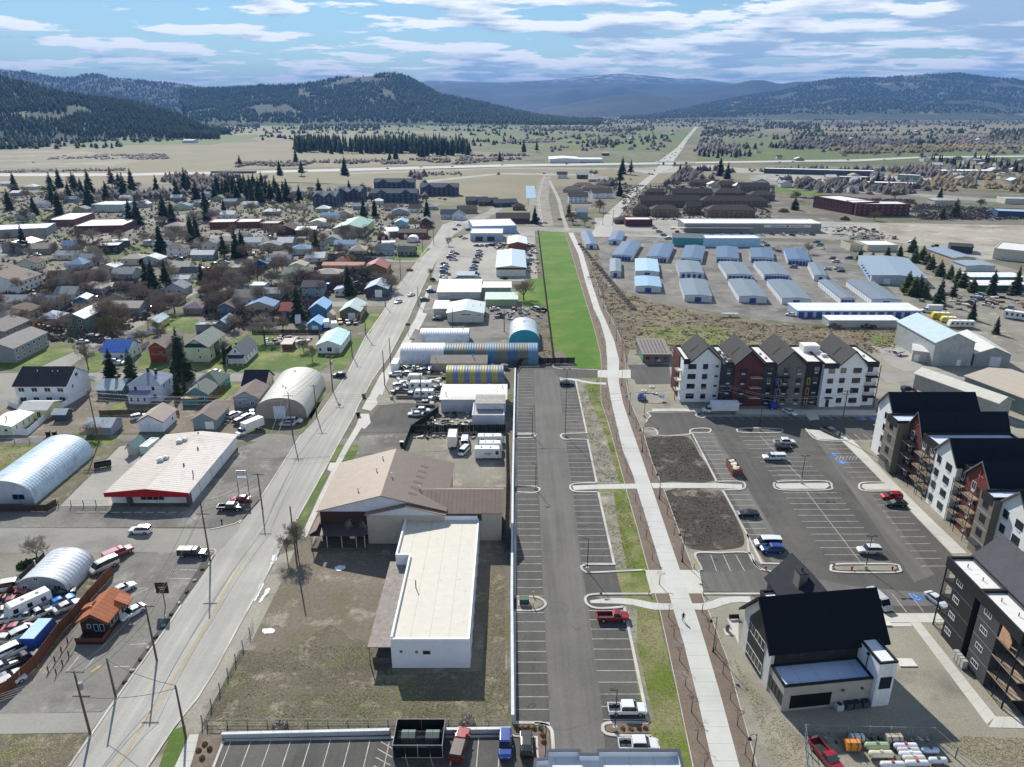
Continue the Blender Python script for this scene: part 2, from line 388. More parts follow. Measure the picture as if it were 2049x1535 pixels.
strip('kerb',[(418,1060),(440,1056),(470,1048),(486,1039),(520,1000)],0.3,0,0.12,M_KERB)
strip('kerb',roadR[8:19],0.4,0,0.12,M_KERB)
def jag(pts,a=.35,seed=1):
 rg=random.Random(seed);return[(x+rg.uniform(-a,a)*3,y+rg.uniform(-a,a)*3)for x,y in smooth(pts,6,True)]
def slabs(name,left,right,step,mat,z=0.03,gap=0.03,label=None):
 """a paved walk of single cast slabs between two edges given as photo points; runs along increasing distance"""
 Lw=[G(*p)for p in left];Rw=[G(*p)for p in right]
 def at(E,s):
  d=[0];
  for a,b in zip(E,E[1:]):d.append(d[-1]+(b-a).length)
  t=s*d[-1]
  for i in range(len(E)-1):
   if t<=d[i+1]+1e-9:return E[i].lerp(E[i+1],(t-d[i])/max(1e-6,d[i+1]-d[i]))
  return E[-1]
 Ln=sum((b-a).length for a,b in zip(Lw,Lw[1:]));n=max(1,round(Ln/step));g=gap/Ln/2
 root=None
 for i in range(n):
  s0,s1=i/n+g,(i+1)/n-g
  q=[at(Lw,s0),at(Rw,s0),at(Rw,s1),at(Lw,s1)];c=sum(q,Vector())/4;zz_=z+random.uniform(-0.004,0.004)
  m=MB();v=[(p.x-c.x,p.y-c.y,0)for p in q]
  if root is None:
   root=tag(bpy.data.objects.new(name,None),label,None,None,'structure');COL.objects.link(root)
  m.v=[(a,b,0)for a,b,_ in v]+[(a,b,-0.1)for a,b,_ in v];m.f=[(0,1,2,3),(0,4,5,1),(1,5,6,2),(2,6,7,3),(3,7,4,0)];m.mi=[0]*5
  m.obj('slab',mat,root,loc=(c.x,c.y,zz_))
 return root
slabs('sidewalk_pavement',[(600,1078),(640,990),(660,950),(672,924),(690,890),(716,846)],[(612,1078),(652,990),(673,950),(684,924),(702,890),(730,846)],1.8,g_conc)
slabs('sidewalk_pavement',[(735,800),(762,755),(790,712),(830,640),(858,572)],[(752,800),(780,755),(802,712),(840,640),(864,572)],2.6,g_conc)
for q in([(712,852),(730,858),(742,846),(738,828),(722,828)],[(724,818),(742,822),(756,808),(752,796),(736,796)],[(742,786),(765,790),(782,745),(764,745)],[(790,715),(805,716),(825,680),(812,676)],[(820,655),(838,660),(855,628),(840,624)],[(655,940),(662,944),(672,926),(660,926)]):
 sheet('driveway_apron_pavement',q,0.012,g_conc)
sheet('verge_grass',[(588,1061),(576,1088),(590,1086),(637,987),(657,950),(643,956)],0.02,g_grass,kind='stuff');
sheet('verge_grass',[(660,923),(670,925),(689,889),(678,891)],0.02,g_grass,kind='stuff')
sheet('verge_grass',[(685,923),(703,891),(714,889),(719,896),(709,917)],0.02,g_grass,kind='stuff')
cl=[(217,1560),(238,1528),(300,1430),(360,1340),(430,1220),(495,1106)]
for off in(-0.17,0.17):
 w3=[G(*p)for p in cl];o_=strip_pts(w3,2*abs(off));side=0 if off<0 else 1
 strip('centre_line_marking',[tuple(s[side])for s in o_],0.12,0.012,0.016,M_YEL,world=True)
strip('lane_marking',[(508,1068),(545,1000),(640,850),(742,690),(800,590),(866,480)],0.16,0.012,0.016,ground('worn_line_paint','b4ad98','a29c8a',1,5))
for q in([(300,1480),(180,1535)],):pass
sheet('gravel_margin_ground',[(-60,1106),(250,1104),(190,1150),(0,1200),(-60,1260)],0.0,g_yard)
sheet('drive_thru_lot_pavement',[(268,1106),(418,1104),(430,1112),(360,1210),(232,1395),(205,1424),(-40,1430),(-40,1420),(60,1350),(150,1262),(190,1200),(235,1140)],0.008,g_lotO)
sheet('planting_bed_ground',[(414,1104),(428,1113),(414,1134),(362,1208),(236,1390),(228,1388),(335,1235),(395,1140)],0.014,ground('cinder_bed','5d5954','4c4945',.3,3,grit=.3))
sheet('car_yard_ground',[(-60,1480),(-60,1240),(60,1225),(215,1135),(160,1240),(20,1390)],0.006,g_weed)
sheet('corner_weeds_ground',[(-60,1470),(178,1468),(140,1535),(100,1600),(-60,1600)],0.004,g_weed)
sheet('shop_forecourt_pavement',[(-60,1014),(380,1014),(480,895),(560,870),(600,872),(518,1000),(484,1040),(440,1055),(-60,1056)],0.002,g_lotO)
sheet('concrete_yard_pavement',[(120,1013),(225,1012),(335,880),(240,893)],0.010,g_lotL)
sheet('weed_strip_ground',[(68,1010),(120,1010),(240,893),(285,885),(190,882),(185,905)],0.012,g_weed)
sheet('back_lot_ground',[(-60,890),(180,890),(60,960),(-60,1000)],0.0,g_weedg)
sheet('yard_behind_shop_ground',[(330,866),(480,868),(545,842),(600,846),(640,770),(630,765),(420,768),(180,768),(0,800),(0,870)],0.0,g_dirt)
for q in([(0,733),(84,731),(150,700),(40,690),(-60,700)],[(-60,742),(60,741),(150,702),(135,690),(60,705),(-60,735)],[(168,742),(190,746),(205,735),(260,730),(240,700),(180,706)],[(275,740),(275,712),(300,700),(440,742)],[(390,742),(450,690),(520,655),(600,690),(705,700),(640,742),(480,744)],[(665,742),(690,738),(712,700),(732,677),(690,676),(680,700)],[(440,806),(485,770),(470,768),(440,770),(432,800)],[(600,768),(650,770),(650,790),(640,810),(605,850),(600,868),(622,840)],[(250,880),(160,868),(90,880),(60,905),(150,905)],[(180,850),(240,800),(250,810),(190,868)],[(740,668),(760,628),(735,628),(720,650)],[(265,625),(400,572),(440,560),(440,552),(380,560),(300,600)],[(385,605),(470,597),(470,588),(400,590)],[(300,660),(340,630),(400,640),(420,655),(380,668)],[(560,560),(640,572),(700,560),(640,548)],[(785,520),(835,522),(862,498),(845,490),(795,500)],[(790,522),(830,520),(770,490),(750,510)],[(90,560),(190,540),(200,560),(110,580)],[(600,500),(700,505),(690,495),(610,490)],[(170,500),(240,505),(200,515)],[(510,540),(545,545),(540,530)],[(340,520),(440,520),(430,528),(340,530)]):
 sheet('yard_grass',q,0.016,g_grass,kind='stuff')
sheet('school_field_ground',[(-60,450),(0,432),(120,424),(160,440),(0,452)],0.01,g_field)
sheet('vacant_lot_ground',[(440,1460),(500,1270),(560,1110),(610,1090),(760,1090),(1010,1070),(1018,1460)],0.0,g_dirt)
sheet('vacant_lot_weeds_ground',[(405,1450),(480,1300),(560,1310),(660,1250),(740,1290),(790,1350),(1018,1340),(1016,1462),(420,1468)],0.006,g_weed)
sheet('footway_ground',[(300,1535),(400,1385),(500,1210),(560,1110),(590,1100),(570,1150),(505,1280),(415,1450),(370,1500),(340,1560)],0.003,ground('worn_track','a09a8c','8c8578',.1,2,grit=.2,c3='6f6a5c',patch=.1))
sheet('narrow_strip_ground',[(985,1130),(1010,1130),(1012,1460),(950,1460)],0.008,g_weed)
sheet('corner_grass',[(318,1535),(343,1462),(372,1452),(372,1480),(340,1560),(310,1560)],0.016,g_grass,kind='stuff')
slabs('corner_sidewalk_pavement',[(338,1560),(360,1512),(380,1470)],[(372,1560),(388,1512),(398,1470)],1.6,g_conc,0.05)
sheet('rock_bed_ground',[(375,1560),(398,1470),(445,1472),(420,1560)],0.02,g_mulch)
sheet('apartment_lot_pavement',[(420,1560),(448,1478),(1080,1468),(1082,1560)],0.024,g_lotN)
sheet('fenced_yard_ground',[(825,868),(1012,866),(1012,975),(905,975),(905,930),(810,905)],0.006,g_yard)
sheet('clinic_lot_pavement',[(700,918),(722,872),(830,868),(812,905),(760,925)],0.008,g_lotO)
sheet('dark_lot_pavement',[(716,866),(760,812),(800,806),(878,808),(880,830),(830,866)],0.008,g_lotN)
sheet('junk_yard_ground',[(745,810),(775,735),(800,725),(1010,720),(1012,865),(870,868),(880,812)],0.004,g_yard)
sheet('shops_lot_pavement',[(800,725),(812,676),(860,570),(990,566),(1085,600),(1100,720)],0.002,g_lotO)
sheet('side_dirt_ground',[(1045,650),(1095,640),(1105,718),(1080,735),(1040,730)],0.008,g_weed)
sheet('car_lot_pavement',[(862,562),(880,500),(905,478),(960,462),(1070,462),(1076,562)],0.006,g_lotL)
sheet('side_grass',[(1035,600),(1050,560),(1086,556),(1092,612),(1060,618)],0.012,g_lawn,kind='stuff')
lawnL=[(1076,461),(1087,558),(1096,640),(1106,700),(1124,700),(1150,736)]
trailL=[(1437,1560),(1427,1535),(1396,1399),(1368,1287),(1350,1229),(1343,1205),(1325,1142),(1305,1078),(1274,977),(1267,951),(1246,901),(1234,850),(1223,804),(1216,763),(1215,722),(1212,682),(1201,644),(1188,618),(1171,563),(1157,508),(1137,466)]
trailR=[(1488,1560),(1480,1535),(1444,1399),(1411,1287),(1393,1229),(1384,1205),(1361,1142),(1339,1078),(1305,977),(1296,951),(1279,901),(1261,850),(1246,804),(1238,763),(1239,722),(1229,682),(1213,644),(1201,618),(1183,563),(1167,508),(1147,466)]
mulL=[(1394,1560),(1387,1535),(1363,1419),(1338,1302),(1320,1221),(1294,1129),(1274,1053),(1254,984),(1249,964),(1236,916),(1218,850),(1203,804),(1201,757),(1204,737),(1201,705),(1188,654),(1173,606),(1157,553),(1142,502),(1131,466)]
mulR=[(1523,1560),(1515,1535),(1477,1399),(1457,1323),(1432,1259),(1410,1205),(1386,1137),(1355,1053),(1330,984),(1305,926),(1287,865),(1259,799),(1253,763),(1251,725),(1248,692),(1234,659),(1213,621),(1195,568),(1172,508),(1150,466)]
sheet('bright_lawn',lawnL+[(1204,738)]+mulL[14:],0.012,g_lawn,kind='structure')
sheet('bark_mulch_ground',mulL+mulR[::-1],0.016,g_mulch)
sheet('trail_shoulder_ground',[(1196,741),(1196,755),(1262,757),(1262,740)],0.020,g_conc)
slabs('concrete_trail_path',trailL,trailR,3.0,g_path,0.06,0.035)
strip('edging_kerb',mulL,0.12,0,0.08,M_KERB);strip('edging_kerb',mulR,0.12,0,0.08,M_KERB)
sheet('verge_ground',[(1306,1560),(1250,1214),(1232,1138),(1198,985),(1194,968),(1176,880),(1152,763),(1203,757),(1203,804),(1218,850),(1249,964),(1294,1129),(1387,1535),(1394,1560)],0.008,g_weedg)
for q in([(1152,763),(1176,880),(1194,968),(1240,968),(1215,880),(1180,800),(1170,763)],[(1198,985),(1232,1138),(1255,1138),(1235,1040),(1228,985)],[(1250,1214),(1300,1440),(1310,1440),(1275,1300),(1275,1214)]):
 sheet('rocky_verge_ground',q,0.012,g_yard)
sheet('parking_lot_pavement',[(1032,738),(1040,733),(1151,735),(1196,741),(1196,755),(1118,756),(1152,763),(1175,870),(1175,880),(1194,967),(1197,985),(1229,1130),(1240,1142),(1293,1142),(1300,1188),(1180,1190),(1249,1214),(1297,1447),(1313,1560),(1075,1560),(1072,1450),(1030,1447),(1027,1205)],0.010,g_lotN)
aisle=[(1096,1560),(1100,1430),(1088,1205),(1079,1000),(1073,870),(1068,740),(1105,740),(1118,756),(1122,800),(1130,870),(1148,1000),(1164,1137),(1178,1215),(1206,1430),(1215,1560)]
sheet('drive_aisle_pavement',aisle,0.014,g_aisle)
sheet('trail_crossing_pavement',[(1290,1141),(1399,1141),(1408,1188),(1303,1188)],0.050,g_conc)
for L_ in(smooth([(1196,741),(1150,739),(1125,739),(1108,735),(1111,728),(1150,731)],4),[(1080,733),(1042,734),(1036,742),(1033,870),(1075,870)],smooth([(1033,868),(1064,868),(1070,871),(1066,876),(1033,877)],3),[(1033,877),(1032,974),(1068,974)],[(1032,984),(1030,1195)],[(1030,1222),(1029,1447),(1080,1447),(1100,1452)],smooth([(1032,974),(1068,975),(1080,979),(1070,986),(1032,985)],4),smooth([(1028,1195),(1068,1195),(1084,1200),(1092,1209),(1084,1218),(1068,1222),(1028,1222)],4),[(1118,756),(1152,763),(1174,867),(1140,868)],[(1140,879),(1176,880),(1194,967)],[(1197,985),(1229,1130),(1170,1130)],smooth([(1194,967),(1152,968),(1141,974),(1150,984),(1197,985)],5),smooth([(1140,868),(1126,869),(1122,873),(1128,879),(1140,880)],4),smooth([(1172,1130),(1163,1135),(1170,1144),(1190,1146),(1290,1141)],4),[(1303,1189),(1200,1189)],smooth([(1205,1189),(1180,1191),(1171,1199),(1178,1212),(1200,1218),(1249,1215)],5),[(1249,1215),(1297,1447)],smooth([(1297,1447),(1220,1447),(1206,1458),(1222,1471),(1303,1474)],5),[(1303,1474),(1313,1560)],[(1408,1189),(1520,1189)]):
 strip('kerb',L_,0.5,0.0,0.15,M_KERB)
sheet('traffic_island_ground',smooth([(1033,1197),(1070,1198),(1088,1208),(1070,1219),(1033,1219)],4),0.10,g_yard)
sheet('planter_bed_ground',smooth([(1297,1450),(1224,1450),(1212,1458),(1226,1467),(1300,1469)],4),0.12,g_mulch)
sheet('planter_bed_ground',[(1032,1450),(1080,1450),(1098,1458),(1104,1560),(1074,1560),(1072,1473),(1030,1470)],0.06,g_mulch)
strip('kerb',smooth([(1070,1449),(1090,1451),(1102,1460),(1106,1480),(1110,1560)],4),0.5,0,0.15,M_KERB)
strip('kerb',[(1030,1474),(1074,1476),(1078,1560)],0.3,0,0.14,M_KERB)
for a,b in(([(1145,972),(1190,970),(1272,968)],[(1148,981),(1192,979),(1278,978)]),([(1302,967),(1380,967),(1434,967),(1485,970)],[(1307,977),(1390,977),(1440,977),(1485,979)]),(smooth([(1180,1202),(1220,1197),(1270,1199),(1310,1207),(1347,1208)],4),smooth([(1182,1207),(1220,1208),(1262,1210),(1305,1220),(1351,1220)],4)),(smooth([(1385,1208),(1415,1206),(1440,1197),(1470,1194),(1500,1194)],4),smooth([(1390,1220),(1420,1220),(1450,1210),(1475,1205),(1504,1206)],4)),(smooth([(1120,757),(1150,758),(1180,764),(1213,766)],3),smooth([(1120,761),(1150,762),(1180,768),(1213,770)],3))):
 slabs('side_path',a,b,2.0,g_path,0.045,0.03)
def bays(name,a0,a1,b0,b1,n=None,ends=True,wd=0.11,z=0.034,close=None,mat=None):
 """lines from row a (near kerb) to row b; a0-a1 and b0-b1 are photo points of the first and last line"""
 A0,A1,B0,B1=G(*a0),G(*a1),G(*b0),G(*b1);m=MB()
 n=n or max(1,round((A1-A0).length/2.58))
 for i in range(n+1):
  if not ends and i in(0,n):continue
  p,q=A0.lerp(A1,i/n),B0.lerp(B1,i/n);strip('x',[tuple(p.xy),tuple(q.xy)],wd,z-0.004,z,None,world=True,mb=m)
 if close:strip('x',[tuple(A0.xy),tuple(A1.xy)]if close=='a' else[tuple(B0.xy),tuple(B1.xy)],wd,z-0.004,z,None,world=True,mb=m)
 return tag(m.obj(name,mat or M_LINE),kind='structure')
for r in(((1037,745),(1036,866),(1065,745),(1070,866)),((1036,880),(1035,972),(1071,880),(1076,972)),((1035,988),(1033,1193),(1077,988),(1087,1193)),((1033,1226),(1031,1446),(1089,1226),(1100,1446)),((1147,765),(1171,864),(1121,765),(1130,864)),((1173,884),(1191,964),(1131,884),(1142,964)),((1194,990),(1225,1127),(1145,990),(1164,1127)),((1248,1222),(1294,1440),(1177,1222),(1207,1440))):
 bays('parking_bay_markings',*r)
bays('parking_bay_markings',(463,1482),(780,1480),(436,1550),(765,1550),8)
bays('parking_bay_markings',(958,1476),(1000,1476),(953,1540),(997,1540),1)
bays('hatched_bay_markings',(760,1483),(743,1550),(788,1500),(775,1565),4)
strip('kerb',[(448,1482),(1030,1473)],0.35,0.0,0.15,M_KERB);strip('kerb',[(448,1482),(418,1560)],0.35,0.0,0.15,M_KERB)
siteL=[(1254,728),(1259,799),(1287,865),(1305,926),(1330,984),(1355,1053),(1386,1137),(1410,1205),(1432,1259),(1457,1323),(1477,1399),(1515,1535),(1530,1600)]
sheet('construction_site_ground',siteL+[(2300,1600),(2300,700),(1790,690),(1500,700),(1260,700)],0.0,g_sand)
sheet('access_road',[(1262,741),(1255,730),(1338,729),(1345,769),(1273,769),(1269,760),(1262,757)],0.010,g_lotN)
lot=[(1300,826),(1386,825),(1400,828),(1412,834),(1500,834),(1753,834),(1748,880),(1690,880),(1768,968),(1840,1043),(1908,1114),(1890,1190),(1883,1226),(1748,1226),(1560,1230),(1500,1190),(1404,1188),(1396,1142),(1404,1142),(1393,1108),(1497,1108),(1522,1130),(1535,1131),(1503,1086),(1447,982),(1437,965),(1382,872),(1382,866),(1320,873),(1312,860),(1287,858),(1291,846),(1300,840)]
sheet('apartment_parking_pavement',lot,0.014,g_lotN)
sheet('apartment_drive_pavement',[(1386,864),(1428,862),(1600,1150),(1700,1172),(1890,1190),(1886,1212),(1560,1215),(1500,1185),(1402,1182),(1398,1146),(1500,1142),(1545,1125)],0.018,g_aisle)
sheet('apartment_drive_pavement',[(1625,868),(1665,885),(1870,1150),(1830,1165)],0.018,g_aisle)
slabs('front_walk_pavement',[(1305,818),(1388,818),(1500,819),(1753,821)],[(1305,824),(1388,824),(1500,829),(1753,831)],2.4,g_conc,0.05)
slabs('east_walk_pavement',[(1682,880),(1768,966),(1840,1041),(1905,1108)],[(1706,880),(1790,966),(1866,1041),(1936,1108)],2.4,g_conc,0.05)
slabs('clubhouse_walk_pavement',[(1752,1228),(1886,1228)],[(1765,1246),(1890,1246)],2.4,g_conc,0.05)
slabs('diagonal_walk_path',[(1822,1246),(1870,1310),(1975,1450)],[(1842,1246),(1893,1310),(1992,1434)],2.0,g_conc,0.045)
slabs('diagonal_walk_path',[(1978,1456),(2060,1458)],[(1990,1434),(2055,1436)],2.0,g_conc,0.05)
sheet('walk_landing_pavement',[(1780,1247),(1822,1247),(1825,1254),(1785,1254)],0.05,g_conc)
for L_ in(smooth([(1293,846),(1296,838),(1302,833),(1300,824),(1388,824),(1392,832),(1404,837),(1412,834)],3),smooth([(1287,858),(1308,858),(1316,866),(1320,872),(1376,871),(1381,862),(1392,858),(1418,858),(1422,863),(1414,867),(1384,866)],3),[(1384,866),(1434,964)],smooth([(1434,964),(1480,964),(1491,971),(1484,980),(1446,981)],4),[(1446,981),(1503,1086),(1524,1128),(1560,1129)],smooth([(1496,1070),(1500,1110),(1520,1138),(1560,1146),(1580,1146)],4),smooth([(1404,1142),(1402,1134),(1392,1108),(1440,1107),(1498,1107),(1510,1130),(1524,1142)],4),smooth([(1555,965),(1600,963),(1655,964),(1664,974),(1655,981),(1565,981),(1549,973)],5,True),smooth([(1672,1130),(1740,1129),(1790,1130),(1800,1137),(1790,1146),(1676,1145),(1663,1137)],5,True),smooth([(1770,966),(1728,966),(1719,974),(1730,983),(1783,983)],4),smooth([(1480,858),(1520,857),(1560,859),(1566,862),(1556,866),(1486,866),(1475,862)],4,True),smooth([(1612,858),(1618,866),(1636,881),(1684,884)],3)):
 strip('kerb',L_,0.45,0.0,0.15,M_KERB,closed=(len(L_)>25 and Vector(L_[0]).to_2d()is None))
for q,mt in(([(1552,968),(1656,967),(1660,973),(1652,979),(1562,979),(1553,974)],g_conc),([(1672,1133),(1790,1132),(1796,1138),(1788,1143),(1676,1142),(1668,1137)],g_sand),([(1770,968),(1726,969),(1724,976),(1732,981),(1781,981)],g_conc),([(1614,860),(1682,864),(1700,882),(1636,880)],g_conc),([(1610,828),(1634,829),(1640,840),(1620,842)],g_conc)):
 sheet('traffic_island_pavement',q,0.11,mt)
sheet('topsoil_basin_ground',smooth([(1287,868),(1318,876),(1376,874),(1400,910),(1430,962),(1345,964),(1318,962),(1300,915)],3,True),0.004,g_dark)
sheet('topsoil_basin_ground',smooth([(1328,983),(1440,982),(1470,1030),(1490,1080),(1470,1098),(1378,1098),(1350,1050)],3,True),0.004,g_dark)
for r in(((1434,958),(1384,868),(1469,958),(1428,868)),((1452,990),(1502,1083),(1500,990),(1545,1083)),((1556,880),(1608,960),(1528,880),(1560,960)),((1704,955),(1650,890),(1757,955),(1690,890)),((1742,988),(1842,1133),(1785,988),(1897,1133))):bays('parking_bay_markings',*r)
bays('parking_bay_markings',(1480,874),(1552,962),(1555,874),(1660,962));bays('parking_bay_markings',(1566,986),(1660,1125),(1675,986),(1782,1125))
strip('row_divider_marking',[(1520,872),(1606,960)],0.11,0.030,0.034,M_LINE);strip('row_divider_marking',[(1614,984),(1724,1128)],0.11,0.030,0.034,M_LINE)
bays('parking_bay_markings',(1412,824+5),(1650,829),(1428,840),(1668,840),12);bays('parking_bay_markings',(1648,829),(1755,829),(1668,841),(1770,841),6)
bays('parking_bay_markings',(1690,868),(1745,868),(1704,880),(1760,880),3)
bays('parking_bay_markings',(1422,1110),(1472,1110),(1434,1143),(1490,1143),2);bays('parking_bay_markings',(1752,1190),(1852,1186),(1780,1226),(1882,1224),3)
bays('hatched_bay_markings',(1676,913),(1716,913),(1672,921),(1712,921),6,close='a')
def acc(px,py,w_=2.2,h_=2.2):
 p=G(px,py);m=MB();m.quad((p.x-w_/2,p.y-h_/2,.030),(p.x+w_/2,p.y-h_/2,.030),(p.x+w_/2,p.y+h_/2,.030),(p.x-w_/2,p.y+h_/2,.030))
 r=tag(m.obj('accessible_bay_marking',flat('marking_blue','3f6fb0')),kind='structure')
 k=MB();c=Vector((p.x,p.y,.042))
 for i in range(14):
  a0,a1=R(200+i*17),R(200+(i+1)*17)
  k.quad(*[(c.x+rr*math.cos(a),c.y-.15+rr*math.sin(a),.042)for rr,a in((.42,a0),(.55,a0),(.55,a1),(.42,a1))])
 for a,b,w2 in(((-.1,.75),(-.05,.15),.14),((-.05,.15),(.38,.12),.12),((.38,.12),(.55,-.4),.12),((-.1,.45),(.3,.42),.1)):
  strip('x',[(c.x+a[0],c.y+a[1]),(c.x+b[0],c.y+b[1])],w2,.036,.042,None,world=True,mb=k)
 k.quad(*[(c.x-.1+.14*math.cos(t),c.y+.9+.14*math.sin(t),.042)for t in[R(60*q)for q in range(6)]])
 k.obj('wheelchair_symbol',M_LINE,r)
for p in((1669,910),(1684,925),(1834,1196),(1725,838),(1748,838)):acc(*p)
sheet('scrub_ground',[(1150,466),(1200,478),(1215,570),(1300,603),(1505,644),(1670,656),(1794,656),(2049,690),(2300,740),(2300,760),(1790,740),(1760,700),(1260,728),(1251,725),(1248,692),(1234,659),(1213,621),(1195,568),(1172,508)],-0.004,g_scrub)
sheet('weedy_slope_grass',[(1270,655),(1360,650),(1450,655),(1480,690),(1330,690)],0.004,g_weedg,kind='stuff')
sheet('weedy_slope_grass',[(1740,670),(1800,672),(1800,690),(1745,690)],0.004,g_weedg,kind='stuff')
sheet('storage_yard_pavement',[(1196,478),(1250,470),(1400,476),(1690,490),(1720,540),(1800,600),(1880,660),(1868,672),(1794,654),(1670,650),(1582,646),(1419,624),(1328,603),(1251,584),(1211,569),(1203,553),(1200,518)],0.004,g_lotO)
sheet('business_park_pavement',[(1190,436),(1350,432),(1500,438),(1700,445),(2100,452),(2100,520),(1960,520),(1830,520),(1750,470),(1400,478),(1190,470)],0.000,g_lotL)
sheet('graded_dirt_ground',[(1760,447),(2100,452),(2100,490),(1900,492),(1760,480)],0.004,ground('graded_dirt','9c9484','aaa294',.03,.5,grit=.15,c3='8a806e',patch=.02,c4='bcb7ad'))
sheet('trade_yard_ground',[(1700,490),(1760,480),(1900,500),(2100,560),(2100,735),(2000,720),(1880,665),(1800,600)],0.006,g_yard)
sheet('east_lane_road',[(1756,745),(1830,742),(2100,745),(2100,770),(1950,760),(1827,762),(1774,767)],0.010,g_road2)
sheet('concrete_apron_pavement',[(1752,696),(1815,696),(1840,725),(1890,740),(1815,745),(1775,728)],0.012,g_lotL)
fy=lambda q,m,n='field',z=-0.3,k='structure':sheet(n,q,z,m,kind=k)
fy([(-300,400),(-300,345),(2400,330),(2400,392),(1400,365),(1150,372),(800,372),(500,362),(250,372)],g_drytan,'dry_field_ground',-0.028+0.02)
fy([(730,355),(1050,350),(1060,440),(960,410),(850,400),(740,372)],g_drytan,'construction_field_ground',0.0)
fy([(-300,345),(-300,300),(0,296),(280,290),(640,280),(900,300),(1060,308),(1000,328),(600,336),(300,344)],g_drytan,'hay_field_ground',-0.3)
fy([(-300,330),(-300,296),(150,300),(290,318),(250,332),(0,336)],g_plow,'gravel_pit_ground',-0.28)
fy([(1080,300),(1110,276),(1250,262),(1388,260),(1345,305),(1200,300)],g_field,'pasture_ground',-0.3)
fy([(930,262),(1120,268),(1180,262),(1100,280),(1060,298),(960,286)],g_field,'pasture_ground',-0.29)
fy([(1400,300),(1600,290),(1900,300),(2400,310),(2400,322),(1390,326)],g_field,'motorway_verge_ground',-0.3)
fy([(1500,262),(1620,252),(2400,246),(2400,262),(1800,268)],g_drytan,'dry_field_ground',-0.29)
fy([(430,262),(560,248),(760,252),(900,262),(760,276),(520,282)],g_drytan,'dry_field_ground',-0.29)
fy([(100,290),(300,276),(560,268),(420,290)],g_field,'pasture_ground',-0.28)
fy([(1390,285),(1500,276),(1620,282),(1560,300),(1400,302)],g_field,'pasture_ground',-0.28)
fy([(500,250),(760,243),(1000,246),(1100,256),(900,262),(600,262)],g_field,'valley_pasture_ground',-0.27)
sheet('motorway_road',[(-300,353),(254,352),(520,346),(700,342),(1000,334),(1317,329),(1381,327),(1714,323),(1848,316),(2300,312),(2300,309),(1848,313),(1714,319),(1381,324),(1317,325),(1000,329),(700,337),(520,342),(254,347),(-300,347)],0.02,ground('motorway_concrete','c2bfb6','b3b0a8',.02,.3,grit=.06))
sheet('frontage_road',[(680,350),(1000,338),(1310,340),(1310,336),(1000,335),(680,347)],0.01,g_road2)
sheet('ramp_road',[(850,366),(1000,349),(1190,352),(1200,349),(1000,346),(840,362)],0.012,g_lotL)
sheet('highway_road',[(1178,474),(1204,441),(1210,431),(1249,396),(1284,363),(1315,340),(1318,323),(1355,295),(1381,264),(1391,254),(1397,254),(1387,266),(1376,280),(1366,298),(1348,323),(1345,336),(1320,345),(1296,368),(1264,398),(1240,431),(1232,441),(1222,474)],0.014,ground('highway_concrete','b4b1a8','a6a39b',.03,.4,grit=.07))
sheet('interchange_pavement',[(1240,338),(1420,330),(1500,338),(1600,345),(1600,350),(1480,346),(1380,344),(1300,348)],0.008,g_lotL)
sheet('mall_parking_pavement',[(1505,352),(1560,345),(1740,350),(1900,358),(1900,380),(1760,376),(1640,368),(1520,366)],0.004,g_lotL)
sheet('mall_road',[(1500,350),(1530,356),(1600,370),(1800,385),(2100,405),(2100,412),(1800,392),(1600,376),(1500,360)],0.008,g_road2)
sheet('hotel_lawn_grass',[(1548,376),(1600,372),(1660,380),(1640,392),(1560,388)],0.008,g_grass,kind='stuff')
sheet('railway_ballast_ground',[(1050,452),(1060,400),(1080,360),(1100,345),(1108,345),(1100,362),(1098,400),(1108,452)],0.006,g_yard)
sheet('canal_water',[(1052,372),(1070,372),(1072,396),(1053,397)],0.02,flat('pale_water','9fb4be',0.08))
strip('distant_trail_path',smooth([(1136,462),(1125,430),(1118,400),(1106,375),(1100,362)],5),3.2,0.0,0.012,g_lotL)
for x0 in(-1.0,0.6):
 w_=[G(*p)for p in((1086,452),(1080,420),(1078,395),(1084,370),(1090,350))]
 strip('rail_track',[(p.x+x0,p.y)for p in w_],0.35,0.01,0.03,M_KERB,world=True)
_WC={}
def winmesh(w_,h_,fc,split):
 k=(round(w_,2),round(h_,2),split)
 if k in _WC:return _WC[k]
 f=MB();t=0.09
 f.box(-w_/2-t,w_/2+t,-0.05,0.02,h_/2,h_/2+t);f.box(-w_/2-t,w_/2+t,-0.07,0.02,-h_/2-t,-h_/2)
 f.box(-w_/2-t,-w_/2,-0.05,0.02,-h_/2,h_/2);f.box(w_/2,w_/2+t,-0.05,0.02,-h_/2,h_/2)
 for i in range(1,split):x=-w_/2+w_*i/split;f.box(x-.03,x+.03,-0.045,0.02,-h_/2,h_/2)
 g=MB();g.quad((-w_/2,-0.02,-h_/2),(w_/2,-0.02,-h_/2),(w_/2,-0.02,h_/2),(-w_/2,-0.02,h_/2))
 one=MB();one.v=f.v+g.v;n=len(f.v);one.f=f.f+[tuple(i+n for i in q)for q in g.f];one.mi=f.mi+[1]*len(g.f)
 _WC[k]=(f.mesh('window',M_PAINT),g.mesh('pane',M_GLASS),one.mesh('window',[M_PAINT,M_GLASS]));return _WC[k]
FACE={'f':0.0,'r':R(90),'b':R(180),'l':R(-90)}
def onface(face,a,w_,d):
 return{'f':(a-w_/2,0),'r':(w_/2,a),'b':(w_/2-a,d),'l':(-w_/2,d-a)}[face]
def window(root,face,a,z,w_,h_,W,D,fc='e4e4e0',near=False,split=2):
 f,g,one=winmesh(w_,h_,fc,split);x,y=onface(face,a,W,D)
 o=link('window',f if near else one,root,fc,(x,y,z),FACE[face])
 if near:link('pane',g,o)
 return o
